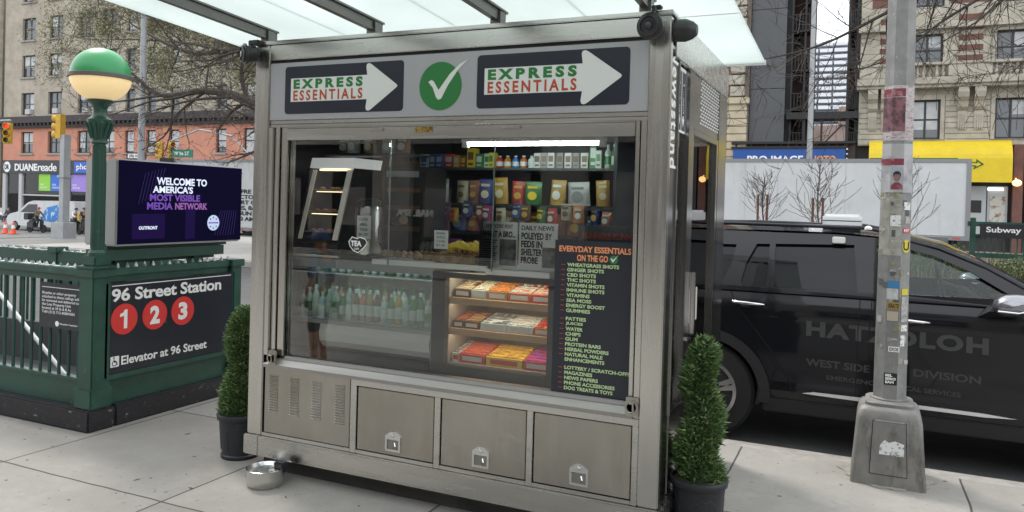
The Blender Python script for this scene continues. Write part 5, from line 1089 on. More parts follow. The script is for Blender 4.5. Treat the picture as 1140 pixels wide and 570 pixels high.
def pouch(x0, x1, y, z, h, c, c2, label, grp):
    b = B(); w_ = x1-x0; rows_ = [(0, .9, .5), (.05, 1, .9), (.4, .98, 1), (.75, .95, .6), (.92, .97, .12), (1, .97, .1)]; rings = []
    for t_, ws, ds_ in rows_:
        xm_ = (x0+x1)/2; rings.append([b.verts.new((xm_+w_/2*ws*cos(a), y+.03+.028*ds_*sin(a), z+.0005+h*t_)) for a in [2*pi*i/12 for i in range(12)]])
    for a_, c_ in zip(rings, rings[1:]):
        for i in range(12): b.faces.new((a_[i], a_[(i+1) % 12], c_[(i+1) % 12], c_[i]))
    b.faces.new(rings[0][::-1]); b.faces.new(rings[-1]); r = solo('snack_pouch', b, mat('foil '+c, tuple(q*.75 for q in COLS[c]), .3, spec=.6, bump=.5, scale=18, var=.25), label, 'snack bag', grp, smooth=True); r.rotation_euler = (random.uniform(-.04, .08), random.uniform(-.05, .05), random.uniform(-.22, .22)); r.location.y += random.uniform(-.03, .03); r.scale.z = random.uniform(.88, 1.04)
    b = B(); prism(b, [circ((x0+x1)/2, z+h*.42, w_*.26, 16)], (0, y+.003, 0), *FR, .003); prism(b, [rect(x0+w_*.22, z+h*.72, x1-w_*.22, z+h*.82)], (0, y+.009, 0), *FR, .003); obj('printed_panel', b, cm(c2), r); return r
def bottle(x, y, z, h, r_, c, capc, label, grp, liquid=None):
    b = B(); lathe(b, (x, y, z+.0005), [(r_*.85, 0), (r_, .006), (r_, h*.62), (r_*.9, h*.70), (r_*.42, h*.84), (r_*.4, h*.9), (.001, h*.9)], 14); r = solo('bottle', b, mat('bottle '+c, COLS[c], .15, spec=.7), label, 'bottle', grp, smooth=True)
    b = B(); lathe(b, (x, y, z+h*.89), [(r_*.48, 0), (r_*.48, h*.11), (.001, h*.11)], 12); obj('cap', b, cm(capc), r, True)
    b = B(); lathe(b, (x, y, z+h*.18), [(r_*1.015, 0), (r_*1.02, .002), (r_*1.02, h*.34), (r_*1.015, h*.342)], 14); obj('paper_label', b, cm('white' if c != 'white' else 'green'), r, True); return r
Xc = lambda c_: -3.074+c_*.00168
ys = 4.86
top = [(75, 112, 'white', 'blue', 60), (115, 148, 'blue', 'white', 60), (152, 188, 'blue', 'silver', 60), (192, 233, 'red', 'white', 60), (237, 265, 'gold', 'white', 55), (268, 293, 'brown', 'gold', 55), (297, 336, 'yellow', 'brown', 85), (340, 374, 'green', 'white', 62), (378, 404, 'white', 'green', 62), (406, 430, 'yellow', 'green', 65)]
for i, (a_, c_, co, c2, hh) in enumerate(top): package(Xc(a_), Xc(c_), ys, 1.945, hh*.00165, co, c2, '%s %s box on the top shelf, left of the jars' % (NUM[i], co), 'boxes on the top shelf')
for i, co in enumerate(('red', 'orange', 'blue', 'rust', 'lightblue')): bottle(Xc(447+i*36), ys+.03, 1.945, .088, .026, co, 'white', '%s jar with white lid, %s of five jars under the tube light' % (co, NUM[i]), 'jars under the tube light')
for i in range(7): package(Xc(604+i*33), Xc(634+i*33), ys, 1.945, .105, 'grey' if i % 2 else 'silver', 'brown', '%s pale carton in the long grey row right of the jars' % NUM[i], 'pale cartons on the top shelf')
package(Xc(838), Xc(866), ys, 1.945, .17, 'green', 'white', 'tall green box at the right end of the top shelf', 'boxes on the top shelf'); package(Xc(868), Xc(892), ys, 1.945, .12, 'white', 'green', 'white box beside the tall green box on the top shelf', 'boxes on the top shelf')
for i in range(2): bottle(Xc(912+i*26), ys+.03, 1.945, .16, .022, 'green' if i else 'white', 'white', ('green' if i else 'white')+' slim bottle at the right end of the top shelf', 'slim bottles on the top shelf')
package(Xc(952), Xc(976), ys, 1.945, .11, 'pink', 'white', 'pink box near the right end of the top shelf', 'boxes on the top shelf')
row2 = [(60, 115, 'beige', 'brown'), (120, 165, 'beige', 'white'), (185, 240, 'silver', 'blue'), (265, 320, 'cream', 'brown'), (326, 376, 'rust', 'gold'), (385, 450, 'navy', 'cream'), (455, 521, 'gold', 'cream'), (525, 583, 'red', 'gold'), (590, 662, 'green', 'yellow'), (690, 760, 'gold', 'white'), (764, 860, 'silver', 'grey'), (888, 942, 'gold', 'beige'), (950, 985, 'red', 'white')]
for i, (a_, c_, co, c2) in enumerate(row2): pouch(Xc(a_), Xc(c_), 4.785, 1.69, .185, co, c2, '%s bag on the second shelf, %s colour' % (NUM[i], co), 'snack bags on the second shelf')
row3 = [(64, 120, 'cream', 'brown'), (125, 176, 'red', 'white'), (182, 236, 'magenta', 'white'), (244, 320, 'blue', 'lightblue'), (326, 380, 'rust', 'gold'), (392, 450, 'brown', 'green'), (500, 585, 'cream', 'brown'), (600, 660, 'brown', 'gold'), (690, 765, 'rust', 'red'), (770, 842, 'red', 'gold'), (848, 900, 'green', 'white'), (905, 952, 'white', 'green')]
for i, (a_, c_, co, c2) in enumerate(row3): pouch(Xc(a_), Xc(c_), 4.775, 1.50, .15, co, c2, '%s bag on the third shelf, %s colour' % (NUM[i], co), 'snack bags on the third shelf')
row4 = [(60, 110, 'beige', 'red'), (114, 168, 'navy', 'white'), (172, 250, 'purple', 'white'), (256, 316, 'purple', 'magenta'), (322, 380, 'rust', 'red'), (390, 450, 'magenta', 'gold'), (456, 520, 'green', 'white'), (526, 590, 'gold', 'red'), (600, 660, 'blue', 'white'), (690, 760, 'red', 'white'), (770, 840, 'cream', 'green')]
for i, (a_, c_, co, c2) in enumerate(row4): pouch(Xc(a_), Xc(c_), 4.765, 1.30, .15, co, c2, '%s bag on the lowest shelf, %s colour' % (NUM[i], co), 'snack bags on the lowest shelf')
for i, (x, co) in enumerate(((-3.16, 'tan'), (-3.06, 'teal'), (-2.93, 'tan'), (-2.8, 'white'), (-2.7, 'rust'))):
    pouch(x-.05, x+.05, 4.2, 2.0, .12, co, 'white', '%s packet hanging under the kiosk ceiling, %s colour' % (NUM[i], co), 'packets under the ceiling')
kbox('ceiling_rack', [((-3.3, 4.18, 1.985), (-2.6, 4.4, 1.998))], shl)
extra = [('rust', 'gold'), ('green', 'white'), ('purple', 'white'), ('gold', 'red'), ('navy', 'white'), ('red', 'cream'), ('magenta', 'white'), ('cream', 'brown'), ('blue', 'white'), ('brown', 'gold'), ('green', 'yellow'), ('red', 'white'), ('beige', 'brown'), ('orange', 'white'), ('navy', 'gold'), ('rust', 'white')]
for i, (co, c2) in enumerate(extra): pouch(-2.91+i*.092, -2.835+i*.092, 4.70+.02*(i % 3), 1.60-.012*(i % 4), .115, co, c2, '%s small packet clipped in front of the middle shelf, %s colour' % (NUM[i], co), 'small packets clipped to the middle shelf')
kbox('clip_rail', [((-2.93, 4.74, 1.692), (-1.43, 4.755, 1.70))], shl)
# candy in the display case
def candy(x0, x1, z, h, c, c2, lb, grp, y=KY+.20, lean=.12):
    w_ = x1-x0; b = B(); vadd(b, [(x0, y, z+.001), (x1, y, z+.001), (x1, y+.2, z+.001), (x0, y+.2, z+.001), (x0, y, z+h*.55), (x1, y, z+h*.55), (x1, y+.2, z+h), (x0, y+.2, z+h)], [(0,3,2,1), (0,1,5,4), (1,2,6,5), (2,3,7,6), (3,0,4,7), (4,5,6,7)]); r = solo('candy_tray', b, cm(c), lb, 'candy box', grp)
    b = B(); n = max(2, int(w_/.022))
    for j in range(5):
        y_ = y+.008+j*.037; zt = z+h*(.55+.45*(y_-y)/.2)
        for k in range(n):
            if random.random() < .12: continue
            xa = x0+.004+k*(w_-.008)/n; box(b, (xa+.001, y_, zt-.006), (xa+(w_-.008)/n-.001, y_+.034, zt+.004+.004*random.random()))
    obj('candy_bars', b, cm(c2), r); b = B(); prism(b, [rect(x0+w_*.12, z+h*.14, x1-w_*.12, z+h*.42)], (0, y, 0), *FR, .001); obj('printed_panel', b, cm('white' if c not in ('white', 'yellow') else 'red'), r)
for i, (a_, c_, co, c2) in enumerate(((-2.135, -2.03, 'brown', 'cream'), (-2.025, -1.93, 'teal', 'cream'), (-1.925, -1.80, 'tan', 'orange'), (-1.795, -1.66, 'rust', 'teal'), (-1.655, -1.54, 'red', 'beige'))): candy(a_, c_, 1.160, .085, co, c2, '%s candy tray on the upper wooden shelf, %s colour' % (NUM[i], co), 'candy on the upper wooden shelf')
for i, (a_, c_, co, c2) in enumerate(((-2.135, -2.07, 'brown', 'rust'), (-2.065, -1.97, 'brown', 'tan'), (-1.96, -1.80, 'lightblue', 'grey'), (-1.795, -1.64, 'lightblue', 'white'), (-1.635, -1.54, 'orange', 'red'))): candy(a_, c_, .985, .075, co, c2, '%s candy tray on the middle wooden shelf, %s colour' % (NUM[i], co), 'candy on the middle wooden shelf')
for i, (a_, c_, co, c2) in enumerate(((-2.135, -2.095, 'white', 'grey'), (-2.09, -1.93, 'red', 'rust'), (-1.92, -1.70, 'yellow', 'gold'), (-1.69, -1.54, 'red', 'purple'))): candy(a_, c_, .790, .09, co, c2, '%s candy tray at the bottom of the wooden display, %s colour' % (NUM[i], co), 'candy at the bottom of the display')
# bottles in the cold case
k = 0
seq = ['lightblue', 'white', 'teal', 'lightblue', 'teal', 'white', 'green', 'teal', 'brown', 'rust', 'tan', 'brown', 'teal', 'green', 'gold', 'teal', 'green', 'green', 'white', 'teal']
for i, c_ in enumerate(seq):
    x = -3.27+i*.0515; h = .19 if 8 <= i <= 11 else .16+.02*((i*7) % 3)
    bottle(x, KY+.27, .955, h, .0225, c_, 'white' if i % 3 else 'silver', '%s bottle from the left in the front row of the cold case, %s' % (NUM[i], c_), 'bottles in the cold case')
for i in range(16):
    x = -3.25+i*.062; co = ['teal', 'green', 'white', 'lightblue'][i % 4]; b = B(); lathe(b, (x, KY+.4, 1.2335), [(.02, 0), (.024, .006), (.024, .05), (.018, .056), (.001, .056)], 12); solo('drink_can', b, mat('can '+co, COLS[co], .25, .4), '%s can from the left on the upper shelf of the cold case, %s' % (NUM[i], co), 'can', 'cans in the cold case', smooth=True)
for i in range(14):
    x = -3.22+i*.068; co = ['green', 'teal', 'tan', 'white', 'lightblue'][i % 5]
    bottle(x, KY+.42, .955, .2, .026, co, 'green', '%s bottle from the left in the back row of the cold case, %s' % (NUM[i], co), 'back bottles in the cold case')
# hot food case
hc = root('food_warmer', (-3.17, 4.1, 1.36), 'slanted glass food warmer with lit white frame on the left counter', 'food warmer')
def warmer():
    wh = mat('warmer white', (.8, .8, .79), .4); b = B(); z0, z1 = 1.42, 1.965
    def P(u, v): # slanted front plane
        zz = z0+(z1-z0)*v; return ((-3.345+.02*v*0)+u*.33+v*.055, 4.0+v*.10, zz)
    for u0, u1, v0, v1, m_ in ((.04, .12, .04, .86, 0), (.86, .97, .04, .86, 0)): 
        a_ = [P(u0, v0), P(u1, v0), P(u1, v1), P(u0, v1)]; vadd(b, a_+[(p[0], p[1]+.012, p[2]) for p in a_], [(0,1,2,3), (4,7,6,5), (0,4,5,1), (1,5,6,2), (2,6,7,3), (3,7,4,0)])
    obj('light_frame', b, emis('warmer strip', (.5, .48, .43), .15), hc)
    b = B(); box(b, (-3.26, 4.12, 1.885), (-3.04, 4.16, 1.895)); box(b, (-3.28, 4.12, 1.745), (-3.06, 4.15, 1.75)); box(b, (-3.3, 4.10, 1.60), (-3.08, 4.13, 1.605)); obj('heat_lamp', b, emis('heat lamp', (1, .75, .45), 1.3), hc)
    b = B(); a_ = [P(0, .88), P(1, .88), P(1, 1), P(0, 1)]; vadd(b, [(p[0], p[1]-.02, p[2]) for p in a_]+[(p[0], p[1]+.3, p[2]) for p in a_], [(0,1,2,3), (4,7,6,5), (0,4,5,1), (1,5,6,2), (2,6,7,3), (3,7,4,0)]); obj('hood', b, emis('white hood with added glow', (.8, .8, .79), .25), hc)  # hood is no lamp; faint glow added so its white reads bright
    b = B(); dkm = mat('warmer black', (.02, .02, .022), .35)
    for (u0, u1) in ((-.02, .0), (1.0, 1.03)):
        a_ = [P(u0, 0), P(u1, 0), P(u1, .88), P(u0, .88)]; vadd(b, a_+[(p[0], 4.4, p[2]) for p in a_], [(0,1,2,3), (4,7,6,5), (0,4,5,1), (1,5,6,2), (2,6,7,3), (3,7,4,0)])
    box(b, (-3.36, 3.99, 1.361), (-3.0, 4.4, 1.42)); obj('cabinet', b, dkm, hc)
    for i, v in enumerate((.62, .36, .12)):
        b = B(); p = P(.12, v); q_ = P(.86, v); box(b, (p[0], p[1]+.02, p[2]), (q_[0], 4.38, p[2]+.006)); tr = obj('tray', b, frm, hc)
        if i < 3:
            b = B(); random.seed(i)
            for k in range(7 if i else 3): c0 = (p[0]+.03+k*(.033 if i else .06), p[1]+.07+.03*(k % 2), p[2]+.006); sphere(b, V3(c0)+V3((0, 0, .0)), .022, 6, .7, 0, 1)
            obj('pastry', b, mat('pastry brown', (.5, .27, .11), .7, var=.5, scale=30), tr, True)
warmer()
# second dim warmer / oven behind
b = B(); box(b, (-2.98, 4.45, 1.36), (-2.66, 4.75, 1.93), .01); ov = solo('oven', b, mat('oven dark', (.03, .03, .032), .3), 'dim dark countertop oven right of the food warmer', 'oven')
for z in (1.5, 1.64, 1.76): b = B(); box(b, (-2.95, 4.44, z), (-2.69, 4.449, z+.03), .003); obj('oven_rack', b, mat('rack brown', (.2, .1, .05), .5, .3), ov)
b = B(); box(b, (-2.95, 4.435, 1.86), (-2.7, 4.449, 1.9)); obj('control_strip', b, frm, ov)
# airpot
ap_ = root('coffee_airpot', (-2.80, 4.03, 1.36), 'ribbed steel coffee airpot behind the TEA sticker', 'airpot'); b = B()
lathe(b, (-2.80, 4.03, 1.361), [(.085, 0), (.088, .01), (.088, .27), (.08, .30), (.001, .305)], 32); obj('body', b, mat('airpot steel', (.55, .54, .52), .25, 1), ap_, True)
b = B(); lathe(b, (-2.80, 4.03, 1.665), [(.07, 0), (.072, .03), (.05, .045), (.001, .047)], 20); box(b, (-2.815, 3.92, 1.66), (-2.785, 3.97, 1.69), .005); obj('lid', b, blackpl, ap_, True); b = B()
tube(b, [(-2.71, 4.03, 1.43), (-2.66, 4.03, 1.45), (-2.66, 4.03, 1.53), (-2.71, 4.03, 1.55)], .009, 8); obj('handle', b, blackpl, ap_, True)
def card(x0, x1, z0, z1, y, lines_, lb, lean=0):
    b = B(); box(b, (x0, y, z0), (x1, y+.002, z1)); c = solo('price_card', b, offw, lb, 'price card'); ink = mat('ink blue black', (.02, .03, .09), .7)
    n = len(lines_); 
    for i, l in enumerate(lines_): hh = (z1-z0)/(n+.6); text(l, ink, (x0+(x1-x0)*.18, y-.0005, z1-(i+1)*hh), *FR, (x1-x0)*.62, hh*.55, .0005, c)
card(-2.815, -2.715, 1.465, 1.605, 3.925, ['COFFEE', '&', 'TEA', '$1.50'], 'handwritten white COFFEE and TEA card on the airpot')
card(-2.235, -2.145, 1.435, 1.54, 3.86, ['BANANAS', 'APPLES', '2 FOR', '$1.50'], 'handwritten white card standing in the fruit baskets')
# TEA sticker on glass
b = B(); ty = KY+.047; prism(b, [[(-2.79, 1.425), (-2.80, 1.455), (-2.775, 1.485), (-2.74, 1.475), (-2.72, 1.485), (-2.68, 1.475), (-2.665, 1.45), (-2.69, 1.42), (-2.73, 1.388), (-2.765, 1.40)]], (.035, ty, 0), *FR, .0005); tk = solo('tea_sticker', b, black, 'black and white heart shaped TEA sticker on the glass', 'sticker')
b = B(); prism(b, [[(-2.79, 1.425), (-2.80, 1.455), (-2.775, 1.485), (-2.74, 1.475), (-2.72, 1.485), (-2.68, 1.475), (-2.665, 1.45), (-2.69, 1.42), (-2.73, 1.388), (-2.765, 1.40)], [(-2.786, 1.428), (-2.794, 1.454), (-2.773, 1.479), (-2.74, 1.470), (-2.72, 1.479), (-2.682, 1.470), (-2.671, 1.45), (-2.694, 1.424), (-2.73, 1.394), (-2.762, 1.405)]], (.035, ty-.0007, 0), *FR, .0005); obj('outline', b, fw_, tk)
text('TEA', fw_, (-2.748, ty-.0007, 1.428), *FR, .075, .033, .0005, tk, bold=.05); text('CAFE', fw_, (-2.725, ty-.0007, 1.408), *FR, .035, .012, .0005, tk, bold=.03)
# baskets, pastries, bananas
wick = mat('wicker', (.42, .27, .13), .8, var=.6, scale=40, bump=.8)
def basket(x0, x1, y0, y1, z, h, lb):
    r = root('wicker_basket', ((x0+x1)/2, (y0+y1)/2, z), lb, 'basket', 'wicker baskets on the counter'); b = B()
    for j in range(5):
        zz = z+.006+j*h/5
        for (a_, c_) in (((x0, y0), (x1, y0)), ((x1, y0), (x1, y1)), ((x1, y1), (x0, y1)), ((x0, y1), (x0, y0))):
            n = 10; tube(b, [(a_[0]+(c_[0]-a_[0])*k/n, a_[1]+(c_[1]-a_[1])*k/n, zz+.004*((k+j) % 2)) for k in range(n+1)], h/8, 5)
    obj('rim_weave', b, wick, r, True); b = B(); box(b, (x0, y0, z), (x1, y1, z+.008)); obj('bottom', b, wick, r); return r
basket(-2.24, -1.985, 3.88, 4.05, 1.353, .05, 'wicker basket of bananas behind the handwritten card'); basket(-2.44, -2.27, 3.98, 4.15, 1.353, .05, 'wicker basket of wrapped pastries left of the bananas')
yb = mat('banana yellow', (.85, .62, .06), .5, var=.2, scale=20); bn = root('bunch_of_bananas', (-2.1, 3.96, 1.38), 'bunch of yellow bananas in the basket', 'bananas')
for k in range(9):
    b = B(); o_ = k*.017; pts = [(-2.185+o_*1.6, 3.93+.012*k, 1.395+.012*(k % 2)), (-2.165+o_*1.6, 3.90+.012*k, 1.435+.01*(k % 3)), (-2.12+o_*1.6, 3.90+.012*k, 1.45+.008*(k % 2)-.006*k), (-2.075+o_*1.6, 3.91+.012*k, 1.428-.004*k)]; tube(b, [(p[0]+.01, p[1], p[2]+.012) for p in pts], [.007, .021, .021, .008], 8); obj('banana', b, yb, bn, True)
wr = mat('pastry wrap', (.45, .30, .2), .5, var=.6, scale=25)
for i in range(6):
    b = B(); x = -2.62+i*.045; tube(b, [(x-.03, 3.95, 1.375), (x, 3.94, 1.385), (x+.03, 3.95, 1.375)], [.012, .024, .012], 8); solo('wrapped_roll', b, wr, '%s wrapped roll from the left on the white counter ledge' % NUM[i], 'bread roll', 'wrapped rolls on the ledge', smooth=True)
for i in range(5):
    b = B(); tube(b, [(-2.42+i*.032, 4.02, 1.372), (-2.41+i*.032, 4.04, 1.46)], [.02, .015], 8); solo('wrapped_pastry', b, mat('dull wrap', (.12, .11, .08), .4, var=.5, scale=30), '%s wrapped pastry from the left in the small basket' % NUM[i], 'pastry', 'pastries in the small basket', smooth=True)
# paper bags
kraft = mat('kraft paper', (.16, .10, .055), .8)
for i, (x0, x1, z0, h, lb) in enumerate(((-3.02, -2.83, 1.70, .33, 'left brown paper bag hanging at the back'), (-2.82, -2.73, 1.68, .29, 'narrow brown paper bag hanging just right of the larger one'))):
    b = B(); vadd(b, [(x0, 4.5, z0), (x1, 4.5, z0-.02), (x1-.02, 4.5, z0+h), (x0-.03, 4.5, z0+h), (x0, 4.56, z0), (x1, 4.56, z0-.02), (x1-.02, 4.53, z0+h), (x0-.03, 4.53, z0+h)], [(0,1,2,3), (4,7,6,5), (0,4,5,1), (1,5,6,2), (2,6,7,3), (3,7,4,0)]); bg_ = solo('paper_bag', b, kraft, lb, 'paper bag')
    b = B(); tube(b, [(x0+.03, 4.52, z0+h), (x0+.05, 4.52, z0+h+.06), (x1-.06, 4.52, z0+h+.06), (x1-.05, 4.52, z0+h)], .004, 6); obj('handle', b, kraft, bg_)
b = B(); tube(b, [(-2.86, 4.42, 1.56), (-2.72, 4.3, 1.58)], .03, 14); solo('paper_roll', b, mat('kraft roll', (.2, .14, .09), .8), 'brown paper roll lying below the hanging bags', 'paper roll')
# newspapers in acrylic holder
npm = mat('newsprint', (.75, .75, .72), .8); ink = mat('newsprint ink', (.03, .03, .035), .8); photo = mat('newsprint photo', (.22, .22, .21), .8, col2=(.06, .06, .06), scale=14, lo=.4, hi=.6)
b = B(); box(b, (-1.955, 3.875, 1.34), (-1.40, 3.88, 1.64)); box(b, (-1.955, 3.93, 1.34), (-1.40, 3.935, 1.60)); box(b, (-1.955, 3.881, 1.34), (-1.95, 3.929, 1.6)); solo('newspaper_holder', b, glass('acrylic', (.97, .98, .98), 1.3), 'clear acrylic holder with the newspapers on the counter', 'rack')
b = B(); box(b, (-1.95, 3.90, 1.345), (-1.735, 3.915, 1.60), .002); n1 = solo('newspaper', b, npm, 'tabloid with headline WHAT A BRONX in the left of the holder', 'newspaper')
text('NEW YORK POST', ink, (-1.93, 3.8995, 1.565), *FR, .17, .022, .0006, n1, bold=.02, shear=.3); text('WHAT A BRO...', ink, (-1.945, 3.8995, 1.515), *FR, .2, .035, .0006, n1, bold=.04)
b = B(); box(b, (-1.84, 3.8985, 1.36), (-1.74, 3.8998, 1.505)); obj('photo', b, photo, n1); b = B()
for i in range(11): box(b, (-1.94, 3.8988, 1.495-i*.012), (-1.855-.01*(i % 3), 3.8998, 1.5-i*.012))
obj('text_block', b, ink, n1)
b = B(); box(b, (-1.725, 3.90, 1.345), (-1.50, 3.915, 1.60), .002); n2 = solo('newspaper', b, npm, 'tabloid headed DAILY NEWS in the right of the holder', 'newspaper')
text('DAILY NEWS', ink, (-1.71, 3.8995, 1.56), *FR, .19, .026, .0006, n2, bold=.02)
for i, (l, w_) in enumerate((('POLEYED BY', .18), ('FEDS IN', .125), ('SHELTER', .125), ('PROBE', .1))): text(l, ink, (-1.71, 3.8995, 1.51-i*.044), *FR, w_, .037, .0006, n2, bold=.035)
b = B(); box(b, (-1.585, 3.8985, 1.36), (-1.51, 3.8998, 1.47)); obj('photo', b, photo, n2)
b = B(); box(b, (-1.41, 3.98, 1.33), (-1.06, 3.99, 1.60)); rb = solo('banner_print', b, mat('print teal grey', (.05, .07, .08), .5), "grey print lettered RUNNERS behind the menu board", 'sign')
text('RUNNERS RUNNER', vr, (-1.39, 3.9795, 1.525), *FR, .32, .035, .0006, rb, bold=.02); text('ONE   ONE', fw_, (-1.33, 3.9795, 1.475), *FR, .25, .03, .0006, rb, bold=.0)
# cash tray and stool deeper inside, seen through the side door
b = B(); box(b, (-1.30, 4.5, .27), (-1.0, 4.9, .85), .02); solo('cabinet', b, gdark, 'dark cabinet inside the kiosk behind the glass side door', 'cabinet')
b = B(); box(b, (-1.25, 4.55, .851), (-1.05, 4.80, 1.10), .01); mc = solo('card_terminal', b, mat('pale machine', (.35, .4, .42), .4), 'pale machine on the cabinet inside the side door', 'machine')
b = B(); box(b, (-1.049, 4.58, .95), (-1.047, 4.77, 1.08)); obj('screen', b, black, mc)
# ================================================================ POTTED SPIRAL SHRUBS
pot_m = mat('charcoal pot', (.022, .025, .03), .45, var=.3, scale=5); fm = [mat('arborvitae dark', (.045, .09, .028), .7), mat('arborvitae mid', (.09, .165, .052), .7), mat('arborvitae light', (.155, .245, .08), .7), mat('arborvitae tip', (.26, .33, .15), .7)]
def topiary(cx, cy, H, prh, pr0, seed, lb, turns=2.6, R=.115, x_sc=1.0, ph=0):
    random.seed(seed); r = root('potted_shrub', (cx, cy, 0), lb, 'potted shrub'); b = B()
    lathe(b, (cx, cy, 0), [(pr0*.80, 0), (pr0*.82, .004), (pr0*.82, .022), (pr0*.77, .028), (pr0*.92, prh-.05), (pr0*.93, prh-.045), (pr0*1.0, prh-.035), (pr0*1.03, prh-.012), (pr0*1.0, prh), (pr0*.92, prh), (pr0*.90, prh-.03), (.001, prh-.03)], 40); pt_ = obj('pot', b, pot_m, r, True)
    b = B()
    for k in range(4):
        a = k*pi/2+.5
        arc = [(a+da, z_) for da, z_ in [(-.45, .06), (-.45, prh*.58), (-.35, prh*.68), (-.15, prh*.74), (0, prh*.70), (.15, prh*.74), (.35, prh*.68), (.45, prh*.58), (.45, .06), (-.45, .06)]]
        tube(b, [(cx+(pr0*(.775+.145*z_/prh))*cos(t_), cy+(pr0*(.775+.145*z_/prh))*sin(t_), z_) for t_, z_ in arc], .004, 5)
    obj('moulding', b, pot_m, pt_, True)
    b = B(); lathe(b, (cx, cy, prh-.032), [(pr0*.9, 0), (pr0*.9, .012), (.001, .02)], 24); obj('soil', b, soil, pt_)
    b = B(); tube(b, [(cx, cy, prh-.03), (cx+.005, cy, H-.05)], [.014, .006], 8); obj('stem', b, bark, r)
    v, f, mi = [], [], []; z0 = prh-.02; hh = H-z0
    def axis(t_):
        taper = (1-t_)**.6*.55+.45; a = ph+t_*turns*2*pi; o_ = .014*taper; return V3((cx+cos(a)*o_, cy+sin(a)*o_, z0+hh*t_)), R*(.50+.50*(1-t_)**.75)
    b = B(); pts = []; rad = []
    for i in range(25): p, q_ = axis(i/24*.95); pts.append(p); rad.append(q_*.66*(1 if i < 24 else .3))
    tube(b, pts, rad, 10); core = obj('inner_foliage', b, fm[0], r, True)
    for i in range(19000):
        t_ = random.random()**.92; p, q_ = axis(t_); a = random.uniform(0, 2*pi)
        groove = 1 - .24*(.5+.5*cos(a-(ph+t_*turns*2*pi)-pi))**3
        bump = 1+.12*sin(a*5+t_*40)*sin(t_*55+a*2)
        rr = q_*groove*bump*random.uniform(.62, 1.05); d = V3((cos(a), sin(a), random.uniform(-.2, .75))).normalized(); c0 = p+V3((cos(a), sin(a), 0))*rr+V3((0, 0, random.uniform(-.01, .015)))
        if t_ > .96: c0 = p+V3((random.gauss(0, .02), random.gauss(0, .02), random.uniform(0, .03)))
        s_ = random.choice((random.uniform(.006, .013), random.uniform(.012, .026))); u = d.cross(V3((random.gauss(0, 1), random.gauss(0, 1), random.gauss(0, 1)))).normalized()*s_*.28; n_v = len(v); tip = c0+(d+V3((random.gauss(0, .3), random.gauss(0, .3), random.gauss(.25, .25)))).normalized()*s_*1.6
        v += [tuple(c0-u), tuple(c0+u), tuple(tip)]; f.append((n_v, n_v+1, n_v+2)); g_ = random.random(); k_ = (rr/q_); mi.append(0 if g_ < .2 else 1 if g_ < .62 else 2 if g_ < .93 else 3)
    me = bpy.data.meshes.new('foliage'); me.from_pydata(v, [], f); o_ = link_mesh('foliage', me, fm, r); me.polygons.foreach_set('material_index', mi)
topiary(-.745, 4.06, 1.015, .325, .146, 1, 'spiral clipped shrub in a dark pot at the right corner of the kiosk', ph=.9, turns=1.9, R=.120)
topiary(-3.70, 3.93, .955, .29, .148, 2, 'spiral clipped shrub in a dark pot at the left corner of the kiosk', R=.125, ph=2.4, turns=1.7)
# water bowl
wb = root('pet_water_fountain', (-3.185, 3.60, 0), 'steel pet water bowl with small spout on the sidewalk by the kiosk', 'water bowl'); b = B()
lathe(b, (-3.19, 3.60, 0), [(.095, .001), (.105, .012), (.112, .05), (.108, .095), (.112, .103), (.106, .105), (.10, .095), (.09, .082), (.001, .08)], 36); ss = mat('bowl steel', (.62, .62, .6), .16, 1); obj('bowl', b, ss, wb, True)
b = B(); lathe(b, (-3.19, 3.60, .082), [(.098, 0), (.098, .003), (.001, .0035)], 32); obj('water', b, mat('water', (.12, .13, .13), .03, spec=.9), wb, True)
b = B(); lathe(b, (-3.13, 3.625, .085), [(.045, 0), (.045, .012), (.03, .016), (.001, .017)], 24); obj('filter_disc', b, ss, wb, True)
b = B(); box(b, (-3.145, 3.615, .098), (-3.075, 3.665, .138), .006); obj('pump', b, blackpl, wb)
b = B(); tube(b, [(-3.14, 3.62, .12), (-3.142, 3.62, .175), (-3.155, 3.612, .19), (-3.17, 3.605, .175)], .006, 8); obj('spout', b, glass('clear spout', (.9, .93, .95), 1.45), wb, True)
# ================================================================ STREET POLE
px, py_ = .172, 5.50
sp_ = root('street_light_pole', (px, py_+.03, 0), 'grey octagonal light pole with torn posters and a tapered steel base', 'light pole')
pm = mat('pole grey paint', (.265, .265, .255), .6, .2, var=.3, scale=7, bump=.15); wear(pm, (.15, .145, .13), 8, .52, .68, stretch=(1, 1, .3)); wear(pm, (.45, .45, .43), 35, .64, .68)
bm_ = mat('pole base grey', (.255, .248, .23), .65, .3, var=.3, scale=6, bump=.25); wear(bm_, (.11, .10, .09), 7, .52, .66, stretch=(1, 1, .35)); wear(bm_, (.15, .085, .05), 14, .68, .74)
py_ = 5.60
def loft(b, sections, n=4, bev=.03):
    rs = []
    for (hx, hy, z, bv) in sections:
        o = rrect(-hx, -hy, hx, hy, bv, n); rs.append([b.verts.new((px+x, py_+y, z)) for x, y in o])
    for a_, c_ in zip(rs, rs[1:]):
        for i in range(len(a_)): b.faces.new((a_[i], a_[(i+1) % len(a_)], c_[(i+1) % len(a_)], c_[i]))
    b.faces.new(rs[0][::-1]); b.faces.new(rs[-1])
b = B(); loft(b, [(.217, .217, .0, .02), (.214, .214, .03, .02), (.206, .206, .12, .022), (.187, .187, .40, .03), (.176, .176, .455, .035), (.160, .160, .475, .04), (.14, .14, .482, .04), (.14, .14, .50, .04), (.125, .125, .512, .04)]); bs_ = obj('base', b, bm_, sp_, True)
def onb(x, z): # point on the slanted front of the base
    t_ = (z-.12)/.28; return V3((px+x, py_-.206+.019*t_-.0015, z))
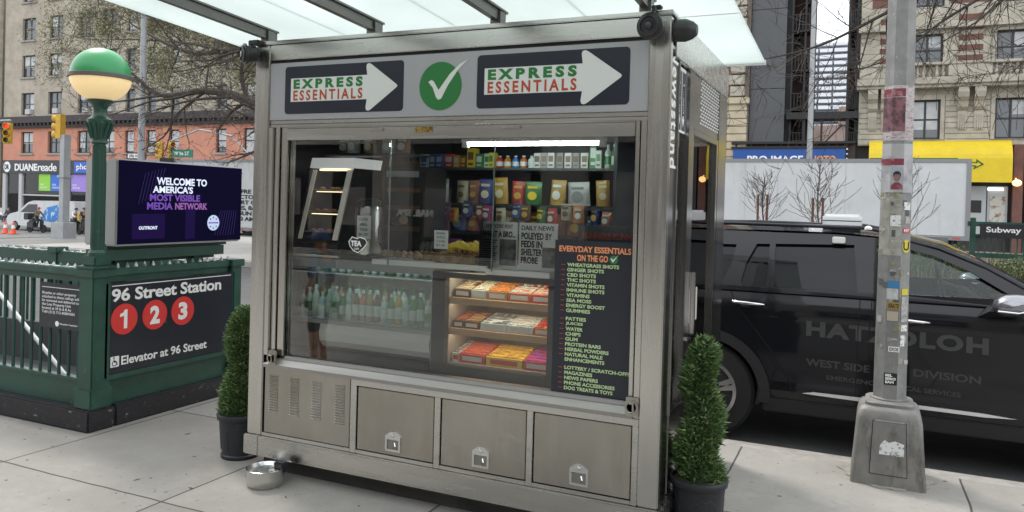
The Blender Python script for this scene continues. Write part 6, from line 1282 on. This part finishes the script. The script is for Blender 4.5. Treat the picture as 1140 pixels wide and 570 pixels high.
def bplate(name, pts, m, d, par):
    b = B(); n = len(pts); f0 = [onb(*p) for p in pts]; vs_ = [b.verts.new(p) for p in f0]+[b.verts.new(p-V3((0, d, 0))) for p in f0]; b.faces.new(vs_[:n][::-1]); b.faces.new(vs_[n:]); [b.faces.new((vs_[i], vs_[(i+1) % n], vs_[n+(i+1) % n], vs_[n+i])) for i in range(n)]; return obj(name, b, m, par)
bplate('door_gap', [(-.108, .072), (.108, .072), (.095, .405), (-.095, .405)], black, .0015, bs_); dr_ = bplate('access_door', [(-.104, .077), (.104, .077), (.0915, .40), (-.0915, .40)], bm_, .005, sp_)
b = B(); tube(b, [onb(-.085, .402), onb(.085, .402)], .007, 8); tube(b, [onb(.005, .125)+V3((0, .004, 0)), onb(.005, .125)+V3((0, -.012, 0))], .010, 8); tube(b, [onb(.065, .355)+V3((0, .004, 0)), onb(.065, .355)+V3((0, -.008, 0))], .006, 8); obj('hinge', b, bm_, dr_, True)
def sticker(name, x, z, w_, h, fn, par, m, y=None, lb=None): pass
smudge = mat('torn white sticker', (.68, .69, .68), .7, col2=(.22, .22, .21), scale=48, lo=.38, hi=.44, detail=3)
bplate('torn_sticker', [(-.055, .20), (-.05, .255), (-.025, .29), (0, .275), (.03, .29), (.085, .275), (.086, .20)], smudge, .0065, dr_)
b = B(); lathe(b, (px, py_, .508), [(.0, 0), (.112, 0), (.112, .012), (.1, .02), (.001, .02)], 24); obj('collar', b, bm_, sp_, True)
b = B(); H_ = 7.5; rb, rt_ = .103, .06; rs = []
for z, r_ in ((.52, rb), (3.04, .0885), (H_, rt_)): rs.append([b.verts.new((px+r_*cos(pi/8+k*pi/4), py_+r_*sin(pi/8+k*pi/4), z)) for k in range(8)])
for a_, c_ in zip(rs, rs[1:]):
    for i in range(8): b.faces.new((a_[i], a_[(i+1) % 8], c_[(i+1) % 8], c_[i]))
b.faces.new(rs[-1]); b.faces.new(rs[0][::-1]); obj('shaft', b, pm, sp_)
b = B(); tube(b, [(px, py_, H_-.1), (px, py_+.8, H_+.5), (px, py_+2.4, H_+.7)], .035, 8); lathe(b, (px, py_+2.5, H_+.62), [(.2, 0), (.22, .06), (.1, .12), (.001, .13)], 16); obj('arm', b, pm, sp_)
def rz(z): return (rb+(.0885-rb)*(z-.52)/2.52)
def wrap(name, z0, z1, faces, m, lb=None, off=.0015, par=sp_, trim=0):
    """paper wrapped round pole faces (0 = facing camera, -1 left, 1 right)"""
    b = B()
    for fc in faces:
        a = -pi/2+fc*pi/4; 
        q_ = []
        for z in (z0, z1):
            r_ = rz(z)+off*1.08
            for s_ in (-1, 1): aa = a+s_*pi/8; q_.append(V3((px+r_*cos(aa), py_+r_*sin(aa), z)))
        if trim: q_[0] = q_[0].lerp(q_[1], trim); q_[2] = q_[2].lerp(q_[3], trim)
        vadd(b, [tuple(x) for x in q_], [(0, 1, 3, 2)])
    o = obj(name, b, m, par)
    if lb: o['label'] = lb
    return o
post_m = mat('weathered poster', (.46, .43, .43), .8, col2=(.26, .15, .16), scale=30, lo=.34, hi=.55, stretch=(1, 1, 3)); wear(post_m, (.5, .48, .46), 30, .58, .62)
post_r = mat('dark red band', (.20, .035, .05), .8, col2=(.3, .2, .2), scale=30, lo=.35, hi=.5); tape = mat('clear tape', (.42, .42, .41), .3, var=.2, scale=8)
wrap('poster', 2.17, 2.52, (-1, 0, 1), post_m, 'upper torn paper poster'); wrap('poster_heading', 2.45, 2.50, (-1, 0), post_r, None, .003); 
wrap('poster_picture', 2.23, 2.445, (-1, 0), mat('faded face picture', (.22, .10, .11), .8, col2=(.07, .035, .045), scale=24, lo=.4, hi=.6), None, .003)
wrap('tape_band', 2.04, 2.15, (-1, 0, 1), tape)
wrap('poster', 1.84, 2.07, (-1, 0, 1), mat('poster pale', (.45, .45, .46), .8, var=.4, scale=12), 'lower torn poster with a portrait of a man', .0025); wrap('poster_heading', 2.015, 2.055, (-1, 0), post_r, None, .004)
# portrait: plain generic head and shoulders
fy2 = py_-rz(1.93)*cos(pi/8)-.0045
b = B(); prism(b, [[(px-.034, 1.86), (px+.034, 1.86), (px+.034, 2.0), (px-.034, 2.0)]], (0, fy2, 0), *FR, .0004); pt2 = obj('portrait_ground', b, mat('portrait ground', (.33, .35, .4), .8), sp_)
b = B(); prism(b, [[(px-.034, 1.86), (px+.034, 1.86), (px+.033, 1.885), (px+.012, 1.905), (px-.012, 1.905), (px-.033, 1.885)]], (0, fy2-.0005, 0), *FR, .0004); obj('portrait_shirt', b, post_r, pt2)
b = B(); prism(b, [circ(px, 1.935, .020, 20, .026)], (0, fy2-.0009, 0), *FR, .0004); obj('portrait_face', b, mat('portrait face', (.22, .13, .10), .8), pt2)
b = B(); prism(b, [[(px-.022, 1.938), (px-.014, 1.955), (px+.014, 1.955), (px+.022, 1.938), (px+.022, 1.962), (px+.01, 1.975), (px-.01, 1.975), (px-.022, 1.962)]], (0, fy2-.0013, 0), *FR, .0004); obj('portrait_hair', b, black, pt2)
wrap('residue_band', 1.44, 1.83, (-1, 0), mat('glue residue', (.26, .25, .21), .8, col2=(.36, .36, .33), scale=9, lo=.4, hi=.6), None, .001)
def slap(name, x, z, w_, h, m, fc=0, lb=None, round_=False, par=sp_, txt=None, tm=None, off=.003):
    a = -pi/2+fc*pi/4; n = V3((cos(a), sin(a), 0)); u = V3((-n.y, n.x, 0)); O = V3((px, py_, 0))+n*(rz(z)*cos(pi/8)+off)
    b = B(); prism(b, [circ(x, z, w_/2, 20, h/2) if round_ else rect(x-w_/2, z-h/2, x+w_/2, z+h/2)], O, u, ZA, .0006); o = obj(name, b, m, par)
    if txt: text(txt, tm, O+n*.0007+u*(x-w_*.4)+V3((0, 0, z-h*.32)), u, ZA, w_*.8, h*.64, .0004, o, bold=.03)
    if lb: o['label'] = lb
    return o
random.seed(31)
for i in range(46):
    z = random.uniform(1.45, 1.83) if i < 26 else random.uniform(.75, 1.4); fc_ = random.choice((-1, 0, 0, 1)); slap('paper_scrap', random.uniform(-.028, .028), z, random.uniform(.012, .04), random.uniform(.01, .045), mat('scrap %d' % (i % 5), ((.5, .49, .46), (.36, .35, .3), (.3, .29, .18), (.42, .40, .36), (.12, .12, .12))[i % 5], .8, var=.4, scale=60), fc_, off=.0016+.0001*(i % 9))
st_b = mat('sticker blue', (.04, .2, .4), .5); st_y = mat('sticker yellow', (.6, .5, .03), .5); st_o = mat('sticker ochre', (.45, .28, .03), .6, col2=(.2, .14, .05), scale=40); st_r = mat('sticker red', (.5, .04, .04), .5)
slap('sticker', 0, 1.66, .06, .07, smudge, 0, 'scribbled white sticker'); slap('sticker', .0, 1.755, .05, .05, smudge, 1); slap('sticker', .0, 1.60, .055, .03, st_r, 1, 'red and white sticker', txt='NY', tm=white)
slap('sticker', .0, 1.50, .062, .085, st_y, 1, 'round yellow sticker', True, txt='U', tm=black)
slap('sticker', 0, 1.255, .07, .045, st_b, 0, 'blue sticker on the pole'); slap('sticker', -.005, 1.195, .066, .07, mat('sticker pale', (.55, .55, .54), .6, var=.3, scale=30), 0); slap('sticker', .005, 1.12, .072, .045, st_o, 0, 'ochre lettered sticker', txt='KRATE', tm=black)
slap('sticker', 0, 1.055, .064, .06, mat('sticker beige', (.42, .36, .28), .7), 0); slap('sticker', 0, 1.10, .05, .16, mat('strip white', (.5, .5, .5), .7, col2=(.2, .2, .2), scale=30), 1); slap('sticker', 0, 1.21, .05, .04, st_y, 1); slap('sticker', 0, .98, .05, .04, smudge, 1); slap('sticker', -.01, .90, .035, .07, smudge, 1)
slap('sticker', .014, .845, .064, .034, white, 0, 'small white sticker reading EXOE', txt='EXOE', tm=black)
s_ = slap('sticker', 0, .655, .075, .075, black, 0, 'square black and white graffiti sticker')
a = -pi/2; O = V3((px, py_-rz(.655)*cos(pi/8)-.0038, 0)); text('BEL\nSERO\nEAM', white, O+V3((-.031, 0, .626)), XA, ZA, .062, .06, .0004, s_, bold=.05, align='LEFT')
b = B(); vs_ = [(.30*(1+.10*sin(5*t_)+.06*sin(11*t_+1))*cos(t_), .27*(1+.08*sin(4*t_+2)+.05*sin(13*t_))*sin(t_)) for t_ in [2*pi*k/48 for k in range(48)]]
prism(b, [[(px+x*.9, py_+y*.9) for x, y in vs_]], (0, 0, .001), XA, YA, .006); obj('mortar_apron', b, mat('mortar patch', (.36, .34, .305), .9, var=.4, scale=14, bump=.5), sp_)
# ================================================================ BLACK SUV
cp = mat('black car paint', (.006, .0065, .009), .35, coat=1.0, spec=.1); cp.node_tree.nodes['Principled BSDF'].inputs['Coat IOR'].default_value = 1.42; clad = mat('black cladding', (.012, .012, .013), .55)
cx0 = -1.15; G = -.15; CYN = 6.42; CYF = 8.42; cm_ = (CYN+CYF)/2
car = root('black_suv', (.35, cm_, G), 'black SUV lettered HATZOLOH with a white light bar on its roof', 'car')
# lower body: stations along X; each cross-section half profile (y inset from side, z)
def sect(x):
    if x < -1.9: e = (-1.9-x)/.33; k = .30*e**2
    elif x > 1.9: e = (x-1.9)/.95; k = .42*e**2.2
    else: k = 0
    top_ = 1.075 if x < .95 else 1.075-.02*((x-.95)/1.9)-.10*max(0, (x-1.9)/.95)**2
    hood = 1.10 if x < 1.05 else 1.125-.10*((x-1.05)/1.8)**1.6
    s_ = [(.10+k, .145), (.035+k, .17), (.012+k, .30), (.028+k, .36), (.012+k, .52), (.0+k, .66), (.012+k, .84), (.0+k, .93), (.022+k, 1.0), (.055+k, top_), (.16+k, hood), (.5+k*.8, hood+.025), (1.0, hood+.035)]
    return s_
xs_ = [-2.23, -2.2, -2.12, -2.0, -1.9, -1.55, -1.15, -.75, -.3, .1, .5, .95, 1.2, 1.5, 1.9, 2.2, 2.5, 2.7, 2.8, 2.85]
b = B(); rows_ = []
for x in xs_:
    sc_ = sect(x); near = [(x, CYN+q_[0], q_[1]) for q_ in sc_]; far = [(x, CYF-q_[0], q_[1]) for q_ in sc_[:-1]][::-1]
    if x <= -2.2 or x >= 2.8: near = [(a_, y_, .3+(z_-.3)*(.93 if x <= -2.23 or x >= 2.85 else 1)) for a_, y_, z_ in near]; far = [(a_, y_, .3+(z_-.3)*(.93 if x <= -2.23 or x >= 2.85 else 1)) for a_, y_, z_ in far]
    rows_.append([b.verts.new(p) for p in near+far])
for a_, c_ in zip(rows_, rows_[1:]):
    n = len(a_)
    for i in range(n): b.faces.new((a_[i], c_[i], c_[(i+1) % n], a_[(i+1) % n]))
b.faces.new(rows_[0]); b.faces.new(rows_[-1][::-1]); bmesh.ops.recalc_face_normals(b, faces=b.faces)
me = bpy.data.meshes.new('body'); b.to_mesh(me); b.free(); me.materials.clear(); tmp = bpy.data.objects.new('tmp', me); C.objects.link(tmp)
ct = B()
for x in (cx0, cx0+3.025):
    for y in (CYN-.2, CYF-.12): lathe(ct, (x, y, .235), [(.425, 0), (.425, .32)], 48, (0, 1, 0))
box(ct, (-1.95, CYN+.20, .90), (.85, CYF-.20, 1.4))   # cabin opening below the belt line
bmesh.ops.recalc_face_normals(ct, faces=ct.faces); cme = bpy.data.meshes.new('cut'); ct.to_mesh(cme); ct.free(); co_ = bpy.data.objects.new('cut', cme); C.objects.link(co_)
md = tmp.modifiers.new('b', 'BOOLEAN'); md.object = co_; md.operation = 'DIFFERENCE'; md.solver = 'EXACT'
bpy.context.view_layer.update(); dg = bpy.context.evaluated_depsgraph_get(); bme = bpy.data.meshes.new_from_object(tmp.evaluated_get(dg))
bpy.data.objects.remove(tmp); bpy.data.objects.remove(co_); bme.materials.clear(); body = link_mesh('body', bme, cp, car, True)
# wheel wells, wheels, arch trims
wl_ = mat('alloy silver', (.5, .5, .52), .25, .9)
for x in (cx0, cx0+3.025):
    for y, s_ in ((CYN+.14, -1), (CYF-.14, 1)): wheel(car, x, y, .235, .385, .24, wl_, side=s_)
    for y, s_ in ((CYN-.008, 1), (CYF-.022, 1)):
        b = B(); arc = [(x+r_*cos(t_), .235+r_*sin(t_)) for r_, ts in ((.505, range(0, 25)), (.424, range(24, -1, -1))) for t_ in [(-.03*pi+i*1.06*pi/24) for i in ts]]; prism(b, [arc], (0, y+.03, 0), *FR, .034); obj('arch_trim', b, clad, car)
b = B(); box(b, (-1.95, CYN+.35, .12), (2.6, CYF-.35, .5)); obj('underbody', b, mat('under dark', (.006, .006, .006), .9), car)
b = B(); box(b, (-.70, CYN+.002, .125), (1.42, CYN+.05, .235), .01); box(b, (-.70, CYF-.05, .125), (1.42, CYF-.002, .235), .01); obj('sill', b, clad, car)
for y in (CYN-.008, CYF+.008):
    b = B(); ol = [(-.41, .300), (-.33, .318), (0, .318), (.8, .306), (1.0, .292), (.8, .281), (0, .290), (-.33, .297)]; prism(b, [ol], (0, y+.012, 0), *FR, .016); obj('chrome_strip', b, mat('bright trim', (.8, .8, .8), .22, .7), car)
# upper: side frames with tumblehome, windows, roof
def sy_(z, near=True): # side surface y at height z
    t_ = max(0, (z-1.07)); y = CYN+.055+t_*.36+t_*t_*.25; return y if near else CYF+CYN-y
def side_panel(loops, off, thick, name, m, par, near=True):
    b = B(); prism(b, loops, (0, 0, 0), XA, ZA, thick)   # in XZ, thickness along -Y
    for v in b.verts: d = v.co.y; v.co.y = sy_(v.co.z, near)+(d-off if near else -(d-off))
    bmesh.ops.recalc_face_normals(b, faces=b.faces); return obj(name, b, m, par, norm=False)
def subdiv(l, n=6):
    o = []
    for i in range(len(l)):
        a_, c_ = l[i], l[(i+1) % len(l)]; k = max(1, int(n*max(abs(a_[0]-c_[0])*1.0, abs(a_[1]-c_[1])*4)))
        o += [(a_[0]+(c_[0]-a_[0])*j/k, a_[1]+(c_[1]-a_[1])*j/k) for j in range(k)]
    return o
outer = subdiv([(-2.12, 1.06), (.97, 1.06), (1.30, 1.045), (1.12, 1.14), (.80, 1.32), (.50, 1.44), (.25, 1.505), (-.2, 1.53), (-1.4, 1.525), (-1.78, 1.50), (-1.98, 1.36), (-2.12, 1.12)], 5)
qw = subdiv([(-.885, 1.095), (-.70, 1.10), (-.70, 1.435), (-.80, 1.432), (-.87, 1.28), (-.90, 1.13)]); rw = subdiv([(-.655, 1.10), (-.035, 1.105), (-.075, 1.455), (-.655, 1.438)]); fwn = subdiv([(.13, 1.108), (.80, 1.115), (.98, 1.13), (.70, 1.30), (.47, 1.40), (.25, 1.452), (.08, 1.46)]); cw = subdiv([(-1.80, 1.12), (-1.06, 1.10), (-.99, 1.25), (-.96, 1.42), (-1.62, 1.41), (-1.72, 1.32)])
tint = mat('privacy glass', (.006, .007, .009), .02, spec=.35); clear = glass('car glass', (.78, .83, .81), 1.45)
for near in (True, False):
    side_panel([outer, qw, rw, fwn, cw], 0, .03, 'side_frame', cp, car, near)
    for nm, l, m_ in (('quarter_window', qw, tint), ('rear_door_window', rw, tint), ('front_door_window', fwn, clear), ('cargo_window', cw, tint)): side_panel([l], -.006, .004, nm, m_, car, near)
    side_panel([subdiv([(-.04, 1.09), (.125, 1.09), (.075, 1.47), (-.08, 1.47)])], .004, .004, 'pillar_cover', mat('gloss black', (.01, .01, .012), .1), car, near)
    side_panel([subdiv([(-.93, 1.070), (.98, 1.088), (.98, 1.098), (-.90, 1.083)])], .004, .005, 'window_trim', chrome, car, near)
# roof
b = B(); rx = [-2.0, -1.95, -1.8, -1.4, -.8, -.2, .25, .5, .75, .95, 1.25]; rzv = [1.36, 1.44, 1.52, 1.56, 1.575, 1.575, 1.545, 1.475, 1.36, 1.25, 1.10]; rr_ = []
for x, z in zip(rx, rzv):
    row = []; yn = sy_(min(z-.025, 1.51)); 
    for j in range(13): t_ = j/12; y = yn+(CYN+CYF-2*yn)*t_; row.append(b.verts.new((x+(.08*sin(pi*t_) if x > .4 else 0), y, z-.03+.045*sin(pi*t_)**.5)))
    rr_.append(row)
ix = 6
for i in range(ix):
    for j in range(12): b.faces.new((rr_[i][j], rr_[i+1][j], rr_[i+1][j+1], rr_[i][j+1]))
me2 = B()
vv = [[me2.verts.new(v.co) for v in r__] for r__ in rr_[ix:]]
for i in range(len(vv)-1):
    for j in range(12): me2.faces.new((vv[i][j], vv[i+1][j], vv[i+1][j+1], vv[i][j+1]))
for r__ in rr_[ix+1:]:
    for v in r__: b.verts.remove(v)
ro = obj('roof', b, cp, car, True, norm=False); obj('windscreen', me2, clear, car, True, norm=False)
b = B()
for s_ in (0, 1):
    yy = lambda z, o: (sy_(z)+o) if s_ == 0 else (CYF+CYN-sy_(z)-o)
    pts = [(.25, 1.505), (.5, 1.445), (.80, 1.325), (1.12, 1.145), (1.32, 1.05)]
    tube(b, [(x, yy(z, .0), z+.005) for x, z in pts], .028, 8)
obj('windscreen_pillar', b, cp, car, True)
for s_ in (0, 1):
    b = B(); y = sy_(1.5)+.05 if s_ == 0 else CYF+CYN-sy_(1.5)-.05
    tube(b, [(-1.75, y, 1.53), (-1.6, y, 1.578), (-1.0, y, 1.592), (.0, y, 1.588), (.25, y, 1.545)], .016, 8); obj('roof_rail', b, mat('rail dark', (.05, .05, .055), .2, .6), ro, True)
    b = B(); tube(b, [(-1.9, y-.03 if s_ == 0 else y+.03, 1.505), (-1.2, y-.035 if s_ == 0 else y+.035, 1.533), (.2, y-.03 if s_ == 0 else y+.03, 1.512)], .009, 6); obj('drip_trim', b, chrome, ro, True)
# doors: shut lines, handles
dkl = mat('shut line', (.002, .002, .002), .9)
for s_ in (0, 1):
    b = B(); y = CYN-.0005 if s_ == 0 else CYF-.0035
    def body_y(z): pr2 = sect(0); zs = [q_[1] for q_ in pr2]; 
    def side_y(z):
        pr2 = sect(0)
        for (a0, z0_), (a1, z1_) in zip(pr2, pr2[1:]):
            if z0_ <= z <= z1_: return CYN+a0+(a1-a0)*(z-z0_)/(z1_-z0_)
        return CYN
    for ln in ([(-.02, 1.07), (-.03, .8), (-.03, .28)], [(.06, 1.07), (.05, .8), (.05, .28)], [(-.98, 1.07), (-.93, .95), (-.66, .62), (-.52, .40), (-.48, .28)], [(1.30, 1.04), (1.27, .6), (1.22, .3)]) if s_ == 0 else ([(.01, 1.07), (.01, .28)],):
        pts = []
        for (x0, z0_), (x1, z1_) in zip(ln, ln[1:]):
            for k in range(9): t_ = k/8; x = x0+(x1-x0)*t_; z = z0_+(z1_-z0_)*t_; yv = side_y(z); pts.append((x, yv if s_ == 0 else CYF+CYN-yv, z))
        tube(b, pts, .004, 4)
    obj('door_gap', b, dkl, body)
for x0 in (-.965, .195):
    b = B(); z = .968 if x0 < 0 else .925; y = CYN-.03; tube(b, [(x0, y+.04, z), (x0+.02, y, z+.004), (x0+.12, y-.004, z), (x0+.21, y, z-.004), (x0+.25, y+.04, z-.008)], [.009, .012, .013, .012, .009], 10); hd = obj('door_handle', b, chrome, car, True)
    b = B(); sphere(b, (x0+.115, CYN+.005, z-.015), .055, 8, .55); obj('handle_recess', b, clad, hd, True)
# mirror
b = B(); sec = []
for t_, hx, hz in ((0, .01, .01), (.03, .09, .055), (.08, .115, .075), (.15, .11, .075), (.20, .07, .06), (.215, .02, .03)):
    sec.append([b.verts.new((.92+hx*cos(a_)*(1.05 if cos(a_) > 0 else .95)+.03*(cos(a_) > 0), CYN-.26+t_, 1.10+hz*sin(a_)+.012*cos(a_))) for a_ in [2*pi*k/20 for k in range(20)]])
for a_, c_ in zip(sec, sec[1:]):
    for i in range(20): b.faces.new((a_[i], a_[(i+1) % 20], c_[(i+1) % 20], c_[i]))
b.faces.new(sec[0][::-1]); b.faces.new(sec[-1]); mi_ = obj('door_mirror', b, mat('mirror cap silver', (.30, .30, .32), .2, .85), car, True)
b = B(); vadd(b, [(.80, CYN-.12, 1.045), (1.0, CYN-.12, 1.045), (.95, CYN+.07, .98), (.72, CYN+.07, .96), (.82, CYN-.1, 1.075), (1.0, CYN-.1, 1.075), (1.0, CYN+.07, 1.06), (.80, CYN+.07, 1.06)], [(0,3,2,1), (4,5,6,7), (0,1,5,4), (1,2,6,5), (2,3,7,6), (3,0,4,7)]); obj('mirror_foot', b, clad, mi_)
b = B(); tube(b, [(.83, CYN-.27, 1.065), (.95, CYN-.275, 1.06), (1.03, CYN-.2, 1.07)], .006, 6); obj('indicator_strip', b, chrome, mi_)
b = B(); sphere(b, (.92, CYF+.18, 1.10), .1, 8, .7); tube(b, [(.9, CYF-.03, 1.03), (.9, CYF+.15, 1.07)], .03, 8); obj('door_mirror', b, MATS['mirror cap silver'], car, True)
# interior
ci = mat('car interior', (.03, .03, .032), .8)
b = B()
for y in (CYN+.5, CYF-.5):
    box(b, (-.05, y-.25, .45), (.45, y+.25, .75), .05); vadd(b, [(-.12, y-.24, .7), (.08, y-.24, .7), (-.10, y-.22, 1.28), (-.22, y-.22, 1.28), (-.12, y+.24, .7), (.08, y+.24, .7), (-.10, y+.22, 1.28), (-.22, y+.22, 1.28)], [(0,1,2,3), (4,7,6,5), (0,4,5,1), (1,5,6,2), (2,6,7,3), (3,7,4,0)]); box(b, (-.22, y-.13, 1.29), (-.12, y+.13, 1.43), .03)
obj('seats', b, ci, car); b = B(); vadd(b, [(.72, CYN+.21, .80), (.72, CYF-.21, .80), (.80, CYF-.21, 1.06), (.80, CYN+.21, 1.06), (1.2, CYN+.24, 1.09), (1.2, CYF-.24, 1.09)], [(0,1,2,3), (3,2,5,4)]); obj('dashboard', b, ci, car)
b = B(); cst = V3((.62, CYF-.5, 1.10)); pts = [cst+V3((.07*sin(t_)*-.45, .185*cos(t_), .185*sin(t_)*.92)) for t_ in [2*pi*k/24 for k in range(25)]]; tube(b, pts, .016, 8, False); tube(b, [cst+V3((0, -.17, 0)), cst+V3((0, .17, 0))], .02, 6); tube(b, [cst, cst+V3((.15, 0, -.05))], .03, 8); obj('steering_wheel', b, ci, car, True)
b = B(); box(b, (-1.9, CYN+.25, 1.0), (-.25, CYF-.25, 1.02)); obj('cabin_floor', b, ci, car)
# light bar
b = B(); box(b, (-.32, CYN+.38, 1.575), (-.03, CYF-.38, 1.69), .02); lb_ = obj('light_bar', b, mat('light bar lens', (.85, .87, .88), .2, spec=.7), car)
b = B(); box(b, (-.31, CYN+.385, 1.555), (-.04, CYF-.385, 1.574), .005); box(b, (-.25, CYN+.38, 1.55), (-.08, CYN+.5, 1.60)); box(b, (-.25, CYF-.5, 1.55), (-.08, CYF-.38, 1.60)); obj('light_bar_base', b, blackpl, lb_)
b = B()
for k in range(3): box(b, (-.322, CYN+.378+.0*k, 1.635), (-.028, CYN+.382, 1.641))
obj('lens_seam', b, gp, lb_); b = B(); box(b, (-.235, sy_(1.5)-.075, 1.462), (-.14, sy_(1.5)+.02, 1.512), .006); obj('warning_light', b, mat('warning light white', (.75, .75, .74), .3), car)
b = B(); lathe(b, (.02, CYN+.3, 1.575), [(.03, 0), (.03, .015), (.01, .03), (.001, .03)], 12); obj('antenna_puck', b, white, car)
# lettering
tl = mat('ghost lettering', (.046, .046, .048), .6)
def ctext(s, x, z, w_, h, **kw):
    o = text(s, tl, (x, CYN, z), (1, 0, -.02), (.0, .0, 1), w_, h, .001, car, **kw)
    for v in o.data.vertices: v.co.y = v.co.y-CYN+side_y(v.co.z+WM[car.name].translation.z)-.0012

ctext('HATZOLOH', -.395, .745, 1.215, .118, bold=.045, sp=1.12); ctext('WEST SIDE', -.39, .515, .45, .058, bold=.03); ctext('DIVISION', .35, .515, .43, .058, bold=.03); ctext('EMERGENCY', -.24, .42, .38, .036, bold=.03); ctext('MEDICAL SERVICES', .17, .405, .49, .036, bold=.03)
# lamps front and rear
b = B(); box(b, (-2.24, CYN+.06, .82), (-2.05, CYN+.35, 1.0), .03); box(b, (-2.24, CYF-.35, .82), (-2.05, CYF-.06, 1.0), .03); obj('tail_lamp', b, mat('tail lamp red', (.25, .01, .01), .15), car)
b = B(); box(b, (2.55, CYN+.19, .72), (2.84, CYN+.55, .86), .03); obj('headlight', b, mat('headlight clear', (.5, .5, .52), .1), car); b = B(); box(b, (2.55, CYF-.55, .72), (2.84, CYF-.19, .86), .03); obj('headlight', b, MATS['headlight clear'], car)
b = B(); box(b, (-2.26, CYN+.4, .15), (-2.1, CYF-.4, .42), .03); box(b, (2.7, CYN+.4, .15), (2.88, CYF-.4, .6), .03); obj('bumper', b, clad, car)
# litter and gum on the sidewalk
random.seed(9); b = B()
for i in range(160):
    x = random.uniform(-5.5, 1.6); y = random.uniform(2.2, 5.7); r_ = random.uniform(.004, .013)
    prism(b, [circ(x, y, r_, 7, r_*random.uniform(.6, 1))], (0, 0, .0004), XA, YA, .0012)
obj('gum_spots', b, mat('old gum', (.12, .115, .105), .9))['kind'] = 'stuff'; C.objects['gum_spots']['label'] = 'old dark chewing gum spots on the sidewalk'; C.objects['gum_spots']['category'] = 'gum'
for i, (x, y) in enumerate(((-3.52, 3.35), (-3.9, 3.3), (-2.95, 3.50), (-4.35, 4.1), (-3.66, 3.22), (-2.6, 3.1))):
    b = B(); a = i*1.3; prism(b, [[(x-.02*cos(a), y-.02*sin(a)), (x+.006, y-.008), (x+.022*cos(a), y+.02*sin(a)), (x-.004, y+.009)]], (0, 0, .001), XA, YA, .002)
    solo('fallen_leaf', b, mat('dry leaf', (.10, .07, .045), .9), 'small dry leaf or scrap lying on the sidewalk', 'leaf', 'dry leaves on the sidewalk')
# ================================================================ every separate piece a part of its own
def split_far(o, gap=.03, most=60):
    me = o.data; n = len(me.vertices); par = list(range(n))
    def find(i):
        while par[i] != i: par[i] = par[par[i]]; i = par[i]
        return i
    for e in me.edges:
        a, c = find(e.vertices[0]), find(e.vertices[1])
        if a != c: par[a] = c
    isl = {}
    for i in range(n): isl.setdefault(find(i), []).append(i)
    bb = []
    for k, ids in isl.items():
        cs = [me.vertices[i].co for i in ids]; bb.append([set([k]), [min(c[j] for c in cs) for j in range(3)], [max(c[j] for c in cs) for j in range(3)]])
    merged = True
    while merged:
        merged = False; out = []
        for s_ in bb:
            for t_ in out:
                if all(s_[1][j]-gap <= t_[2][j] and t_[1][j]-gap <= s_[2][j] for j in range(3)):
                    t_[0] |= s_[0]; t_[1] = [min(a, c) for a, c in zip(t_[1], s_[1])]; t_[2] = [max(a, c) for a, c in zip(t_[2], s_[2])]; merged = True; break
            else: out.append(s_)
        bb = out
    if len(bb) < 2 or len(bb) > most: return
    grp = {}
    for gi, g in enumerate(bb):
        for k in g[0]: grp[k] = gi
    keep = me.copy(); base_name = o.name.split('.')[0]
    for gi in range(len(bb)):
        b = B(); b.from_mesh(keep); b.verts.ensure_lookup_table()
        bmesh.ops.delete(b, geom=[v for v in b.verts if grp[find(v.index)] != gi], context='VERTS')
        if gi == 0: b.to_mesh(me); b.free(); continue
        nm = bpy.data.meshes.new(base_name); b.to_mesh(nm); b.free()
        if not nm.materials:
            for m in keep.materials: nm.materials.append(m)
        c = bpy.data.objects.new(base_name, nm); C.objects.link(c); c.parent = o.parent; c.location = o.location
        if 'label' in o: c['label'] = o['label']
    bpy.data.meshes.remove(keep)
WL = ('mark', 'sill', 'stone_course', 'brick_inlay', 'door_gap', 'violet_block', 'windscreen_pillar', 'landing', 'upright', 'shop_window', 'upper_window', 'window_poster', 'display_shelf', 'tail_lamp', 'headlight', 'bumper', 'seats',
      'canopy_strut', 'light_frame', 'heat_lamp', 'handle', 'tube_holder', 'jamb_shadow', 'shutter_latch', 'lamp_bracket', 'window_trim', 'lamp', 'shelf_upright', 'door_pull', 'line_pattern', 'stone_base', 'side_beam', 'display_lining', 'glass_edge', 'housing_seam', 'sensor', 'frame', 'post', 'canopy_edge', 'base_panel', 'oven_rack', 'balustrade', 'edge_rail', 'hinge', 'stake', 'display_light', 'parapet', 'rail')
for o in [x for x in C.objects if x.type == 'MESH' and x.parent and x.name.split('.')[0] in WL and 'kind' not in x]: split_far(o)
